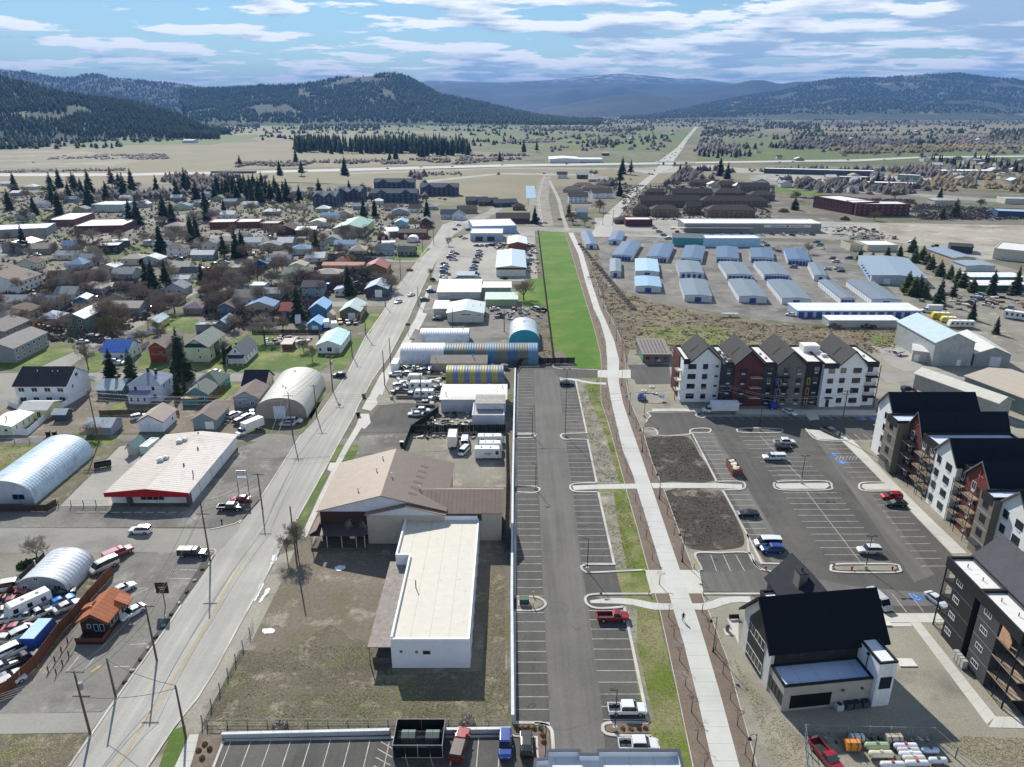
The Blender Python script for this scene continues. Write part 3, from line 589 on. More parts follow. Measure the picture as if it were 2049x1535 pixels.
def panel_on(root,name,face,a,z0,w_,h_,W,D,col,mat=None,proud=0.05):
 x,y=onface(face,a,W,D);m=MB();m.box(-w_/2,w_/2,-proud,0.05,0,h_)
 return m.obj(name,mat or M_PAINT,root,col,(x,y,z0),FACE[face])
def basis(fl,fr,rz):
 a=fl.copy()if isinstance(fl,Vector)else G(*fl);b=fr.copy()if isinstance(fr,Vector)else G(*fr)
 a.z=b.z=0;v=b-a;ang=math.atan2(v.y,v.x)
 if rz is None and abs(ang)<R(7):rz=0.0
 if rz is None:rz=ang
 wd=v.x*math.cos(rz)+v.y*math.sin(rz)
 return(a+b)/2,wd,rz
def bld(name,label,cat,fl,fr,d,eave,rise,kind,wall,roof,wm=None,rm=None,ov=0.45,wins=(),doors=(),vents=(),rz=None,group=None,near=False,trim=None,hipf=1.0,roofname='roof'):
 wm=wm or M_SIDE;rm=rm or(M_SHG if kind!='flat' else M_MEMB)
 c,W,rz=basis(fl,fr,rz);h=W/2
 root=thing(name,label,cat,(c.x,c.y,0),rz,group)
 root['W']=W;e=eave
 m=MB()
 if kind=='gy':m.prism([(-h,0),(h,0),(h,e),(0,e+rise),(-h,e)],0,d,'y')
 elif kind=='gx':m.prism([(0,0),(d,0),(d,e),(d/2,e+rise),(0,e)],-h,h,'x')
 elif kind=='shed':m.prism([(0,0),(d,0),(d,e+rise),(0,e)],-h,h,'x')
 elif kind=='shedy':m.prism([(-h,0),(h,0),(h,e+rise),(-h,e)],0,d,'y')
 else:m.box(-h,h,0,d,0,e)
 m.obj('wall',wm,root,wall)
 r=MB();t=0.18;o=ov
 if kind=='gy':
  s=rise/h;zl=e-o*s
  r.prism([(-h-o,zl),(0,e+rise),(h+o,zl),(h+o,zl+t),(0,e+rise+t),(-h-o,zl+t)],-o,d+o,'y')
 elif kind=='gx':
  s=rise/(d/2);zl=e-o*s
  r.prism([(-o,zl),(d/2,e+rise),(d+o,zl),(d+o,zl+t),(d/2,e+rise+t),(-o,zl+t)],-h-o,h+o,'x')
 elif kind=='shed':s=rise/d;r.prism([(-o,e-o*s),(d+o,e+rise+o*s),(d+o,e+rise+o*s+t),(-o,e-o*s+t)],-h-o,h+o,'x')
 elif kind=='shedy':s=rise/W;r.prism([(-h-o,e-o*s),(h+o,e+rise+o*s),(h+o,e+rise+o*s+t),(-h-o,e-o*s+t)],-o,d+o,'y')
 elif kind=='hip':
  k=min(h,d/2)*hipf;x0,x1,y0,y1=-h-o,h+o,-o,d+o;zb=e-o*rise/min(h,d/2)
  if W>=d:a,b=(-h+k,d/2),(h-k,d/2)
  else:a,b=(0,k),(0,d-k)
  zt=e+rise+t;zb+=t
  r.v=[(x0,y0,zb),(x1,y0,zb),(x1,y1,zb),(x0,y1,zb),(a[0],a[1],zt),(b[0],b[1],zt)]
  r.f=[(0,1,5,4),(1,2,5),(2,3,4,5),(3,0,4),(3,2,1,0)]if W>=d else[(0,1,4),(1,2,5,4),(2,3,5),(3,0,4,5),(3,2,1,0)]
  r.mi=[0]*5
 elif kind=='flat':
  pw,ph=0.3,rise
  r.box(-h+pw,h-pw,pw,d-pw,e,e+0.05)
  p=MB()
  p.box(-h-.05,h+.05,-.05,pw,e+.001,e+ph);p.box(-h-.05,h+.05,d-pw,d+.05,e+.001,e+ph)
  p.box(-h-.05,-h+pw,pw,d-pw,e+.001,e+ph);p.box(h-pw,h+.05,pw,d-pw,e+.001,e+ph)
  p.obj('parapet',M_PAINT,root,trim or wall)
 r.obj(roofname,rm,root,roof)
 if trim and kind in('gx','gy'):
  f=MB()
  if kind=='gy':s=rise/h;f.prism([(-h-o,e-o*s-.12),(0,e+rise-.12),(h+o,e-o*s-.12),(h+o,e-o*s+t+.02),(0,e+rise+t+.02),(-h-o,e-o*s+t+.02)],-o-.06,-o-.003,'y')
  else:
   s=rise/(d/2)
   for xx in(-h-o-.06,h+o+.003):f.prism([(-o,e-o*s-.12),(d/2,e+rise-.12),(d+o,e-o*s-.12),(d+o,e-o*s+t+.02),(d/2,e+rise+t+.02),(-o,e-o*s+t+.02)],xx,xx+.057,'x')
  f.obj('fascia',M_PAINT,root,trim)
 for q in wins:
  face,pos,zs,ww,hh=q[:5];fc=q[5]if len(q)>5 else 'dcdcd8';ln=W if face in 'fb' else d
  if isinstance(pos,int):pos=[ln*(i+.5)/pos for i in range(pos)]
  for a in pos:
   for z_ in(zs if isinstance(zs,(list,tuple))else[zs]):window(root,face,a,z_,ww,hh,W,d,fc,near,2 if ww>0.9 else 1)
 for q in doors:
  face,pos,ww,hh,dc=q[:5];nm=q[5]if len(q)>5 else('garage_door' if ww>2 else 'door');ln=W if face in 'fb' else d
  if isinstance(pos,int):pos=[ln*(i+.5)/pos for i in range(pos)]
  for a in pos:panel_on(root,nm,face,a,0.02,ww,hh,W,d,dc)
 def rh(x,y):
  if kind=='gy':return e+rise*(1-abs(x)/h)
  if kind=='gx':return e+rise*(1-abs(y-d/2)/(d/2))
  if kind=='hip':return e+rise*max(0,min(1,min(h-abs(x),y,d-y)/min(h,d/2)))
  if kind=='shed':return e+rise*y/d
  if kind=='shedy':return e+rise*(x+h)/W
  return e+.05
 for q in vents:
  nm,fx,fy_,sx_,sz,vc=q;x,y=-h+fx*W,fy_*d;z0=rh(x,y)-.1;m=MB()
  if nm in('vent_pipe','flue'):m.tube((x,y,z0),(x,y,z0+sz),sx_/2,n=8);m.tube((x,y,z0+sz),(x,y,z0+sz+.12),sx_*.8,n=8)
  elif nm=='chimney':m.box(x-sx_/2,x+sx_/2,y-sx_/2,y+sx_/2,z0-.3,z0+sz);m.box(x-sx_/2-.08,x+sx_/2+.08,y-sx_/2-.08,y+sx_/2+.08,z0+sz,z0+sz+.15)
  else:m.box(x-sx_/2,x+sx_/2,y-sx_/2,y+sx_/2,z0,z0+sz);m.box(x-sx_*.35,x+sx_*.35,y-sx_*.35,y+sx_*.35,z0+sz,z0+sz+.1)
  m.obj(nm,M_PAINT,root,vc)
 return root
def rooftop(root,name,x,y,z,sx_,sy,sz,col,mat=None):
 m=MB();m.box(-sx_/2,sx_/2,-sy/2,sy/2,0,sz);m.box(-sx_*.3,sx_*.3,-sy*.3,sy*.3,sz,sz+.12)
 return m.obj(name,mat or M_PAINT,root,col,(x,y,z))
def arch(name,label,fl,fr,d,hh,wall,roof,axis='y',rz=None,mat=None,group=None,bands=None,rough=False,e=0.62,doors=(),wins=(),vents=(),cat='quonset hut',rib=0.05):
 """corrugated vault; axis y = the vault runs away from the front, x = along the front"""
 c,W,rz=basis(fl,fr,rz);root=thing(name,label,cat,(c.x,c.y,0),rz,group)
 span,run=(W,d)if axis=='y' else(d,W);n=22
 def prof(k,off=0.0):
  t=math.pi*k/n;x=-math.cos(t)*(span/2+off);z=max(0,math.sin(t))**e*(hh+off);return x,z
 m=MB();steps=max(4,int(run/0.45));st=run/steps
 bandn=bands or[roof]
 for s in range(steps+1):
  off=rib if s%2 else 0.0
  for k in range(n+1):
   x,z=prof(k,off);a=s*st
   m.v.append((x,a,z)if axis=='y' else(a-W/2,x+d/2,z))
 for s in range(steps):
  b=int(s/steps*len(bandn))
  for k in range(n):
   i=s*(n+1)+k;m.f.append((i,i+1,i+n+2,i+n+1));m.mi.append(b)
 if bands:
  mats=[]
  for col in bandn:mats.append(flatmetal(col))
  m.obj('shell_panel',mats,root)
 else:m.obj('shell',mat or M_RUST,root,roof)
 for nm,a in(('front_wall',0.25),('rear_wall',run-0.25)):
  g=MB();pts=[]
  for k in range(n+1):
   x,z=prof(k,-0.02);pts.append((x,a,z)if axis=='y' else(a-W/2,x+d/2,z))
  g.quad(*pts);g.obj(nm,M_SIDE,root,wall)
 D=d
 for q in doors:
  face,pos,ww,h2,dc=q[:5];x,y=onface(face,pos,W,D);mm=MB();mm.box(-ww/2,ww/2,0.1,.3,0,h2)
  mm.obj('garage_door' if ww>2 else 'door',M_PAINT,root,dc,(x,y,.02),FACE[face])
 for q in wins:
  face,pos,z_,ww,h2,fc=q;x,y=onface(face,pos,W,D);f,g,one=winmesh(ww,h2,fc,2)
  dy=Vector((0,.22));dy.rotate(Matrix.Rotation(-FACE[face],2))if False else None
  off={'f':(0,.2),'b':(0,-.2),'l':(.2,0),'r':(-.2,0)}[face]
  link('window',one,root,fc,(x+off[0],y+off[1],z_),FACE[face])
 for(x,y,s,hgt)in vents:
  px_=(x-.5)*W;yy=y*D;u=px_ if axis=='y' else yy-D/2
  zz_=hh*max(0,1-(abs(u)/(span/2))**2)**(e/2)-.1;mm=MB();mm.tube((px_,yy,zz_),(px_,yy,zz_+hgt),s/2,n=8);mm.tube((px_,yy,zz_+hgt),(px_,yy,zz_+hgt+.15),s*.8,n=8);mm.obj('vent_pipe',M_PAINT,root,'b0b0ac')
 return root
def flatmetal(c):
 k='sheet_metal_'+c
 if k in _M:return _M[k]
 t=NT(k);p=t.pos();o=t.pos(True)
 v=t.noise(o,0.9,6,0.7)
 t.col(t.mix(t.rng(v,.52,.7,0,.35),srgb(c),srgb('6d6f70')));t.b.inputs['Roughness'].default_value=.5
 _M[k]=t.m;return t.m
def loft(stations):
 """stations: x, zlow, zbelt, zroof, halfwidth, roof halfwidth -> dict of MB per part"""
 P={'body':MB(),'windshield':MB(),'rear_window':MB(),'side_window':MB(),'side_window2':MB()}
 rings=[]
 for x,zl,zb,zr,hw,rw in stations:
  zm=zl+(zb-zl)*.62
  if zr<zb+.03:rw=hw*.86;zr=zb+.02
  rings.append([(x,hw*.94,zl),(x,hw,zm),(x,hw*.95,zb),(x,rw,zr-.03 if zr>zb+.1 else zr),(x,rw*.82,zr),(x,-rw*.82,zr),(x,-rw,zr-.03 if zr>zb+.1 else zr),(x,-hw*.95,zb),(x,-hw,zm),(x,-hw*.94,zl)])
 def q(mb,*pts):mb.quad(*pts)
 for i in range(len(rings)-1):
  A,B=rings[i],rings[i+1];s0,s1=stations[i],stations[i+1];c0=s0[3]>s0[2]+.2;c1=s1[3]>s1[2]+.2
  for k in range(9):
   t='body'
   if k in(2,6)and(c0 and c1):t='side_window' if k==2 else 'side_window2'
   if k in(3,4,5)and c0!=c1:t='windshield' if c0 else 'rear_window'
   if k in(2,6)and c0!=c1:t='windshield' if c0 else 'rear_window'
   q(P[t],A[k],A[k+1],B[k+1],B[k])
  q(P['body'],A[9],A[0],B[0],B[9])
 for rg in(rings[0],rings[-1]):P['body'].quad(*rg)
 return P
VS={'sedan':dict(L=4.7,wb=(1.42,-1.35),wr=.33,st=[(-2.35,.45,.72,0,.78,0),(-2.28,.3,.95,0,.86,0),(-1.75,.28,1.02,0,.9,0),(-1.15,.26,1.0,1.36,.91,.66),(-.3,.26,.98,1.45,.91,.68),(.25,.26,.97,1.42,.91,.67),(1.0,.26,.93,0,.9,0),(1.9,.28,.82,0,.87,0),(2.28,.32,.68,0,.78,0),(2.38,.42,.58,0,.68,0)]),'suv':dict(L=4.7,wb=(1.42,-1.35),wr=.37,st=[(-2.32,.5,.98,0,.84,0),(-2.28,.36,1.08,0,.9,0),(-2.15,.34,1.08,1.6,.92,.74),(-1.2,.32,1.08,1.74,.93,.76),(.2,.32,1.05,1.72,.93,.75),(.45,.32,1.05,1.64,.93,.74),(1.05,.32,1.04,0,.92,0),(1.95,.35,.96,0,.89,0),(2.28,.38,.8,0,.82,0),(2.36,.45,.66,0,.74,0)]),'hatch':dict(L=4.2,wb=(1.3,-1.25),wr=.32,st=[(-2.1,.45,.85,0,.78,0),(-2.05,.3,1.0,0,.84,0),(-1.8,.28,1.0,1.3,.87,.62),(-.9,.26,.99,1.5,.88,.66),(.3,.26,.97,1.46,.88,.65),(1.0,.26,.94,0,.87,0),(1.75,.28,.84,0,.84,0),(2.08,.34,.66,0,.74,0)]),'wagonvan':dict(L=5.4,wb=(1.75,-1.55),wr=.36,st=[(-2.7,.5,1.1,0,.92,0),(-2.66,.38,1.2,2.0,.98,.84),(-1.0,.36,1.2,2.12,1.0,.86),(1.05,.36,1.18,2.08,1.0,.84),(1.35,.36,1.15,1.98,1.0,.82),(2.0,.36,1.1,0,.96,0),(2.55,.4,.86,0,.9,0),(2.68,.46,.7,0,.8,0)]),}
def wheels(root,xs,hw,r,lod,rims=True):
 k=('whl',round(r,2));
 if k not in _WC:
  a,b=MB(),MB();a.tube((0,-.11,0),(0,.11,0),r,n=14);b.tube((0,-.118,0),(0,.118,0),r*.58,n=10);_WC[k]=(a.mesh('wheel',M_TYRE),b.mesh('rim',M_RIM))
  c=MB();c.tube((0,-.11,0),(0,.11,0),r,n=10);c.tube((0,-.118,0),(0,.118,0),r*.58,n=8,m=1);_WC[k]=_WC[k]+(c.mesh('wheel',[M_TYRE,M_RIM]),)
 for x in xs:
  for y in(-hw,hw):
   o=link('wheel',_WC[k][0]if lod==0 else _WC[k][2],root,None,(x,y,r))
   if lod==0 and rims:link('rim',_WC[k][1],o)
def dark_cavity():pass
_VP={}
def vmesh(kind):
 if kind in _VP:return _VP[kind]
 out={}
 if kind in VS:
  P=loft(VS[kind]['st'])
  for k,mb in P.items():
   if mb.f:out[k]=mb.mesh(k.rstrip('2'),M_CAR if k=='body' else M_GLASS)
  L2=VS[kind]['st'][-1][0];hw=VS[kind]['st'][-2][4];s=VS[kind]['st']
  h=MB();h.box(L2-.13,L2-.005,-.16,.16,-.06,.06);out['headlight']=h.mesh('headlight',M_LAMP)
  tl=MB();tl.box(-.05,.03,-.13,.13,-.08,.08);out['taillight']=tl.mesh('taillight',M_TAIL)
 elif kind in('pickup','pickup2','pickupcap'):
  cb=0.35 if kind!='pickup2' else-0.55
  st=[(cb-.35,.48,1.14,0,.95,0),(cb-.33,.48,1.14,1.7,.96,.76),(cb-.1,.48,1.14,1.84,.96,.78),(.95,.48,1.12,1.82,.96,.78),(1.55,.48,1.12,0,.96,0),(2.6,.5,1.06,0,.94,0),(2.82,.52,.92,0,.9,0),(2.88,.58,.78,0,.82,0)]
  P=loft(st)
  for k,mb in P.items():
   if mb.f:out[k]=mb.mesh(k.rstrip('2'),M_CAR if k=='body' else M_GLASS)
  b=MB();x0,x1=-2.85,cb-.37
  b.box(x0,x1,-.93,-.83,.5,1.12);b.box(x0,x1,.83,.93,.5,1.12);b.box(x0,x0+.1,-.829,.829,.5,1.12);b.box(x0+.1,x1,-.829,.829,.5,.62,m=1);b.box(x1-.06,x1,-.829,.829,.621,1.14)
  out['truck_bed']=b.mesh('truck_bed',[M_CAR,flat('bed_liner','2c2d2f')])
  if kind=='pickupcap':
   c=MB();c.prism([(-.92,1.125),(.92,1.125),(.8,1.82),(-.8,1.82)],x0+.02,x1-.02,'x');out['canopy']=c.mesh('canopy',M_CAR)
   gq=MB()
   for s in(-1,1):gq.quad((x0+.2,s*.905,1.25),(x1-.2,s*.905,1.25),(x1-.2,s*.835,1.66),(x0+.2,s*.835,1.66))
   out['canopy_window']=gq.mesh('canopy_window',M_GLASS)
  h=MB();h.box(2.76,2.872,-.18,.18,-.09,.09);out['headlight']=h.mesh('headlight',M_LAMP)
  tl=MB();tl.box(-.03,.03,-.08,.08,-.16,.16);out['taillight']=tl.mesh('taillight',M_TAIL)
 _VP[kind]=out;return out
NV=[0]
def car(kind,x,y,hd,col,label,lod=1,group=None,cat=None,canopy=None,h=None,sc=1.0):
 """hd: heading in degrees, 0 = nose to the right (+X), 90 = nose away"""
 NV[0]+=1
 p=G(x,y)if not isinstance(x,Vector)else x
 names={'sedan':'parked_car','hatch':'parked_car','suv':'parked_suv','wagonvan':'passenger_van','pickup':'pickup_truck','pickup2':'pickup_truck','pickupcap':'pickup_truck'}
 cats={'sedan':'car','hatch':'car','suv':'suv','wagonvan':'van','pickup':'pickup truck','pickup2':'pickup truck','pickupcap':'pickup truck'}
 root=thing(names[kind],label,cat or cats[kind],(p.x,p.y,0.02),R(hd),group)
 if sc!=1:root.scale=(sc,sc,sc)
 ms=vmesh(kind);pk=kind.startswith('pickup')
 for k,me in ms.items():
  if k in('headlight','taillight'):
   if lod==0:
    for s in(-1,1):
     if k=='headlight':link(k,me,root,None,(0,s*(.68 if pk else.52),.86 if pk else VS[kind]['st'][-1][2]+.02))
     else:link(k,me,root,None,(-2.86 if pk else VS[kind]['st'][0][0],s*(.86 if pk else.6),.9 if pk else.82))
   continue
  link(k.rstrip('2'),me,root,canopy if(k=='canopy' and canopy)else col)
 r=.4 if pk else VS[kind]['wr'];xs=(1.9,-1.75)if pk else VS[kind]['wb'];hw=.84 if pk else VS[kind]['st'][3][4]-.09
 wheels(root,xs,hw,r,lod)
 if lod==0:
  for s in(-1,1):
   m=MB();m.box(-.1,.08,-.1,.1,-.07,.09);m.obj('wing_mirror',M_CAR,root,col,((1.25 if pk else.75),s*1.06,1.2 if pk else 1.0))
 return root
def boxtruck(x,y,hd,col,boxcol,label,L=6.0,Hb=2.4,group=None,writing=False,name='box_truck',cat='box truck',W=2.3,lod=0,red=False):
 p=G(x,y);root=thing(name,label,cat,(p.x,p.y,.02),R(hd),group)
 b=MB();b.box(-L/2,L/2,-W/2,W/2,1.0,1.0+Hb);b.obj('cargo_box',M_PAINT,root,boxcol)
 f=MB();f.box(-L/2,L/2+1.8,-.45,.45,.6,.999);f.obj('chassis',M_PAINT,root,'2b2c2e')
 x0=L/2+.1
 st=[(x0,.5,1.35,2.1,.98,.88),(x0+.9,.5,1.35,2.1,1.0,.86),(x0+1.35,.5,1.35,0,1.0,0),(x0+2.1,.52,1.2,0,.95,0),(x0+2.3,.55,.95,0,.85,0)]
 P=loft(st)
 for k,mb in P.items():
  if mb.f:mb.obj('cab' if k=='body' else k.rstrip('2'),M_CAR if k=='body' else M_GLASS,root,col)
 wheels(root,(x0+1.5,-L/2+1.3),W/2-.15,.46,lod)
 for s in(-1,1):m=MB();m.box(x0+2.2,x0+2.31,s*.6-.15,s*.6+.15,.78,.95);m.obj('headlight',M_LAMP,root)
 return root
def boxvan(x,y,hd,col,label,L=6.4,W=2.1,H=2.9,name='step_van',cat='van',win='std',group=None,roofcol=None,lod=0,stripe=None):
 """one-box bodies: step vans, camper trailers, motorhomes"""
 p=G(x,y)if not isinstance(x,Vector)else x;root=thing(name,label,cat,(p.x,p.y,.02),R(hd),group)
 b=MB();z0=.55
 prof=[(-L/2,z0),(L/2-.1,z0),(L/2,z0+.3),(L/2-.1,z0+.9),(L/2-.55,H-.15),(L/2-.8,H),(-L/2+.15,H),(-L/2,H-.15)]
 b.prism(prof,-W/2,W/2,'x' if False else 'y');
 b.obj('body',M_CAR if name=='step_van' else M_PAINT,root,col)
 rf=MB();rf.box(-L/2+.1,L/2-.8,-W/2+.06,W/2-.06,H+.002,H+.06);rf.obj('roof_skin',M_PAINT,root,roofcol or 'e6e6e2')
 for i in range(2 if L>5 else 1):rooftop(root,'roof_vent',-L/4+i*L/3,0,H+.06,.5,.5,.16,'d8d8d4')
 if win=='std':
  g=MB();g.quad((L/2-.14,-W/2+.15,z0+1.0),(L/2-.14,W/2-.15,z0+1.0),(L/2-.52,W/2-.15,H-.3),(L/2-.52,-W/2+.15,H-.3));g.obj('windshield',M_GLASS,root)
  for s in(-1,1):m=MB();m.box(L/2-1.6,L/2-.75,s*(W/2+.01)-.01,s*(W/2+.01)+.01,z0+1.0,H-.55);m.obj('side_window',M_GLASS,root)
 else:
  n=max(2,int(L/2))
  for s in(-1,1):
   for i in range(n):xx=-L/2+L*(i+.6)/(n+.2);m=MB();m.box(xx-.4,xx+.4,s*(W/2+.01)-.01,s*(W/2+.01)+.01,z0+.95,H-.6);m.obj('side_window',M_GLASS,root)
  m=MB();m.box(-L*.05,-L*.05+.7,-W/2-.03,-W/2,z0+.1,H-.3);m.obj('door',M_PAINT,root,'d0d0cc')
 if stripe:
  for s in(-1,1):m=MB();m.box(-L/2+.05,L/2-.2,s*(W/2+.012)-.006,s*(W/2+.012)+.006,z0+.35,z0+.7);m.obj('side_stripe',M_PAINT,root,stripe)
 wheels(root,(L*.3,-L*.28)if win=='std' or name=='motorhome' else(-.5,-1.3),W/2-.12,.38,lod)
 return root
def trailer(x,y,hd,label,L=5.0,col='3a3a38',group=None):
 p=G(x,y);root=thing('flatbed_trailer',label,'trailer',(p.x,p.y,.02),R(hd),group);m=MB()
 m.box(-L/2,L/2,-1.05,1.05,.55,.7);m.obj('deck',M_WOOD,root,'7d7468')
 r=MB();[r.box(-L/2,L/2,s-.04,s+.04,.701,.95)for s in(-1.02,1.02)];r.obj('side_rail',M_PAINT,root,col)
 t=MB();t.tube((L/2,0,.6),(L/2+1.3,0,.5),.06);t.tube((L/2,-.7,.6),(L/2+1.2,0,.52),.05);t.tube((L/2,.7,.6),(L/2+1.2,0,.52),.05);t.obj('tow_bar',M_PAINT,root,col)
 wheels(root,(-.4,-1.2),1.1,.34,1);return root
def boat(x,y,hd,label,col='dfe2e4',L=6.0,group=None):
 p=G(x,y);root=thing('covered_boat',label,'boat',(p.x,p.y,.02),R(hd),group);m=MB();n=9;ring=[]
 for i in range(n+1):
  t=i/n;xx=-L/2+L*t;hw=1.15*(1-max(0,t-.45)**2*3.0);hw=max(hw,.06);k=.6+.25*t
  ring.append([(xx,-hw,1.35+.2*t),(xx,-hw*.7,.75+.2*t),(xx,0,.5+.45*t*t),(xx,hw*.7,.75+.2*t),(xx,hw,1.35+.2*t)])
 for i in range(n):
  for k in range(4):m.quad(ring[i][k],ring[i][k+1],ring[i+1][k+1],ring[i+1][k])
 m.quad(*ring[0]);m.obj('hull',M_CAR,root,col)
 c=MB()
 for i in range(n):
  a,b=ring[i],ring[i+1];h1=2.0-.5*abs(i/n-.4);h2=2.0-.5*abs((i+1)/n-.4)
  c.quad(a[0],(a[0][0],0,h1),(b[0][0],0,h2),b[0]);c.quad((a[0][0],0,h1),a[4],b[4],(b[0][0],0,h2))
 c.obj('boat_cover',M_DULL,root,'d6d8d8')
 wheels(root,(-.6,),1.0,.32,1);return root
def leafmat(name,a,b,rough=.8):
 t=NT(name);p=t.pos();oi=t.n('ShaderNodeObjectInfo')
 c=t.mix(t.rng(t.noise(p,1.1,4,.7),.35,.65),srgb(a),srgb(b));c=t.mix(1.0,c,t.rng(oi.outputs['Random'],0,1,.75,1.3),'MULTIPLY')
 t.col(c);t.b.inputs['Roughness'].default_value=rough;t.b.inputs['Specular IOR Level'].default_value=.15;return t.m
M_CON=leafmat('conifer_needles','232f1d','3b4a2c');M_CONB=leafmat('juniper_green','46522f','5c6238')
M_TRUNK=leafmat('bark','4a4038','5e5348');M_TWIG=leafmat('bare_twigs','968b7e','ada193');M_TWIGR=leafmat('reddish_twigs','8a776b','a08d80')
M_WIL=leafmat('budding_willow','8d8252','7a7046');M_SHRUB=leafmat('evergreen_shrub','2c3a1e','44512a');M_OCH=leafmat('ochre_shrub','8a6f45','75603e')
def conifer_mesh(h,r,seed,gap=.12,droop=.35,nb=9,irregular=.25):
 rnd=random.Random(seed);t=MB();t.tube((0,0,0),(0,0,h*.5),r*.06+.08,.09,n=6);t.tube((0,0,h*.5),(0,0,h*.98),.1,.02,n=5)
 c=MB();lv=int(h*1.9)+5
 for i in range(lv):
  f=i/lv;z=h*(gap+(1-gap)*f);rr=r*((1-f)**.8)*rnd.uniform(1-irregular,1.12)+.12
  for k in range(nb if f<.8 else 6):
   a=rnd.uniform(0,2*math.pi);L_=rr*rnd.uniform(.72,1.1);ca,sa=math.cos(a),math.sin(a);w_=L_*.3+.12
   zt=z-L_*droop*rnd.uniform(.6,1.3)
   pts=[(0,0,z+.15)]
   for j,(u,ww,dz)in enumerate(((.35,.7,.25),(.7,.9,.7),(1.0,.1,1.0))):
    jz=z+(zt-z)*dz+rnd.uniform(-.1,.1);wj=w_*ww*rnd.uniform(.7,1.2)
    pts.append((ca*L_*u-sa*wj,sa*L_*u+ca*wj,jz-wj*.35));pts.append((ca*L_*u,sa*L_*u,jz+.1));pts.append((ca*L_*u+sa*wj,sa*L_*u-ca*wj,jz-wj*.35))
   c.quad(pts[0],pts[1],pts[2]);c.quad(pts[0],pts[2],pts[3]);c.quad(pts[2],pts[1],pts[4],pts[5]);c.quad(pts[3],pts[2],pts[5],pts[6]);c.quad(pts[5],pts[4],pts[8]);c.quad(pts[6],pts[5],pts[8])
 return t,c
def bare_mesh(h,r,seed,limbs=6,dens=1.0,low=.22,up=.55):
 rnd=random.Random(seed);t,c=MB(),MB()
 th=h*low;t.tube((0,0,0),(0,0,th),h*.022,h*.017,n=7)
 def br(p,d,ln,rad,lev):
  q=p+d*ln
  if lev<=1:t.tube(p,q,rad,rad*.6,n=4 if lev else 5,cap=False)
  else:
   a=d.orthogonal().normalized()*max(rad,.03);c.quad(p+a,p-a,q);b=d.cross(a).normalized()*max(rad,.03);c.quad(p+b,p-b,q)
  if lev>=4:return
  n=(5,5,int(6*dens),int(6*dens))[min(lev,3)]if limbs>2 else 2
  for i in range(n):
   s=rnd.uniform(.35,1.0)if i else 1.0;o=p.lerp(q,s)
   v=Vector((rnd.gauss(0,1),rnd.gauss(0,1),rnd.gauss(.25,.7)));v.normalize()
   nd_=(d*.75+v*.75);nd_.normalize()
   br(o,nd_,ln*rnd.uniform(.5,.72),rad*.5,lev+1)
 for i in range(limbs):
  a=2*math.pi*i/limbs+rnd.uniform(-.3,.3);tilt=rnd.uniform(.25,.95)*r/(h*.5)
  d=Vector((math.cos(a)*tilt,math.sin(a)*tilt,up+.3)).normalized()
  br(Vector((0,0,th*rnd.uniform(.75,1.0))),d,h*.3*rnd.uniform(.8,1.1),h*.010,0)
 return t,c
_TP={}
def treeproto(kind,seed):
 k=(kind,seed)
 if k in _TP:return _TP[k]
 if kind=='spruce':t,c=conifer_mesh(14,3.7,seed,.05,.4,12,.35)
 elif kind=='pine':t,c=conifer_mesh(14,3.6,seed,.22,.15,9,.45)
 elif kind=='cypress':t,c=conifer_mesh(7,1.1,seed,.03,.1,11,.1)
 elif kind=='juniper':t,c=conifer_mesh(8,3.4,seed,.08,.1,12,.35)
 elif kind in('bare','willow','redbare'):t,c=bare_mesh(11,5.2,seed,7,.95)
 elif kind=='narrow':t,c=bare_mesh(12,2.6,seed,5,.9,.25,.9)
 elif kind=='sapling':t,c=bare_mesh(3.6,.7,seed,2,.3,.4,1.2)
 mc={'spruce':M_CON,'pine':M_CON,'cypress':M_SHRUB,'juniper':M_CONB,'bare':M_TWIG,'willow':M_WIL,'redbare':M_TWIGR,'narrow':M_TWIG,'sapling':M_TWIGR}[kind]
 _TP[k]=(t.mesh('trunk',M_TRUNK),c.mesh('crown',mc));return _TP[k]
NH={'spruce':14,'pine':14,'cypress':7,'juniper':8,'bare':11,'willow':11,'redbare':11,'narrow':12,'sapling':3.6}
NAMES={'spruce':'spruce_tree','pine':'pine_tree','cypress':'columnar_cedar','juniper':'juniper_tree','bare':'bare_tree','willow':'willow_tree','redbare':'bare_tree','narrow':'bare_tree','sapling':'sapling_tree'}
_tc=[0]
def tree(kind,x,y,h,label=None,wd=1.0,group=None,at=None):
 _tc[0]+=1;i=_tc[0];p=at or G(x,y);s=h/NH[kind]
 tm,cm_=treeproto(kind,(i*7919)%(2 if kind in('cypress','willow')else 4))
 root=thing(NAMES[kind],label,'tree',(p.x,p.y,0),(i*2.399)%6.283,group);root.scale=(s*wd,s*wd,s)
 link('trunk',tm,root);link('crown',cm_,root);return root
def bushmesh(seed,n=260,col=None):
 rnd=random.Random(seed);c=MB()
 for i in range(n):
  v=Vector((rnd.gauss(0,1),rnd.gauss(0,1),abs(rnd.gauss(0,.9)))).normalized()*rnd.uniform(.55,1.0);v.z*=.9
  a=Vector((rnd.gauss(0,1),rnd.gauss(0,1),rnd.gauss(0,1))).normalized()*.22;b=a.cross(v).normalized()*.16
  c.quad(v-a,v+b,v+a,v-b)
 return c
_BP={}
def bush(x,y,r,label,mat=None,hz=.8,name='shrub',group=None,at=None):
 mat=mat or M_SHRUB;k=(mat.name,int(x*7)%3)
 if k not in _BP:_BP[k]=bushmesh(k[1]+11).mesh('foliage',mat)
 p=at or G(x,y);root=thing(name,label,'shrub',(p.x,p.y,0),(x*.37)%6,group);root.scale=(r,r,r*hz)
 link('foliage',_BP[k],root);m=MB();m.tube((0,0,-.05),(0,0,.6),.06,.03,n=5);m.obj('stem',M_TRUNK,root);return root
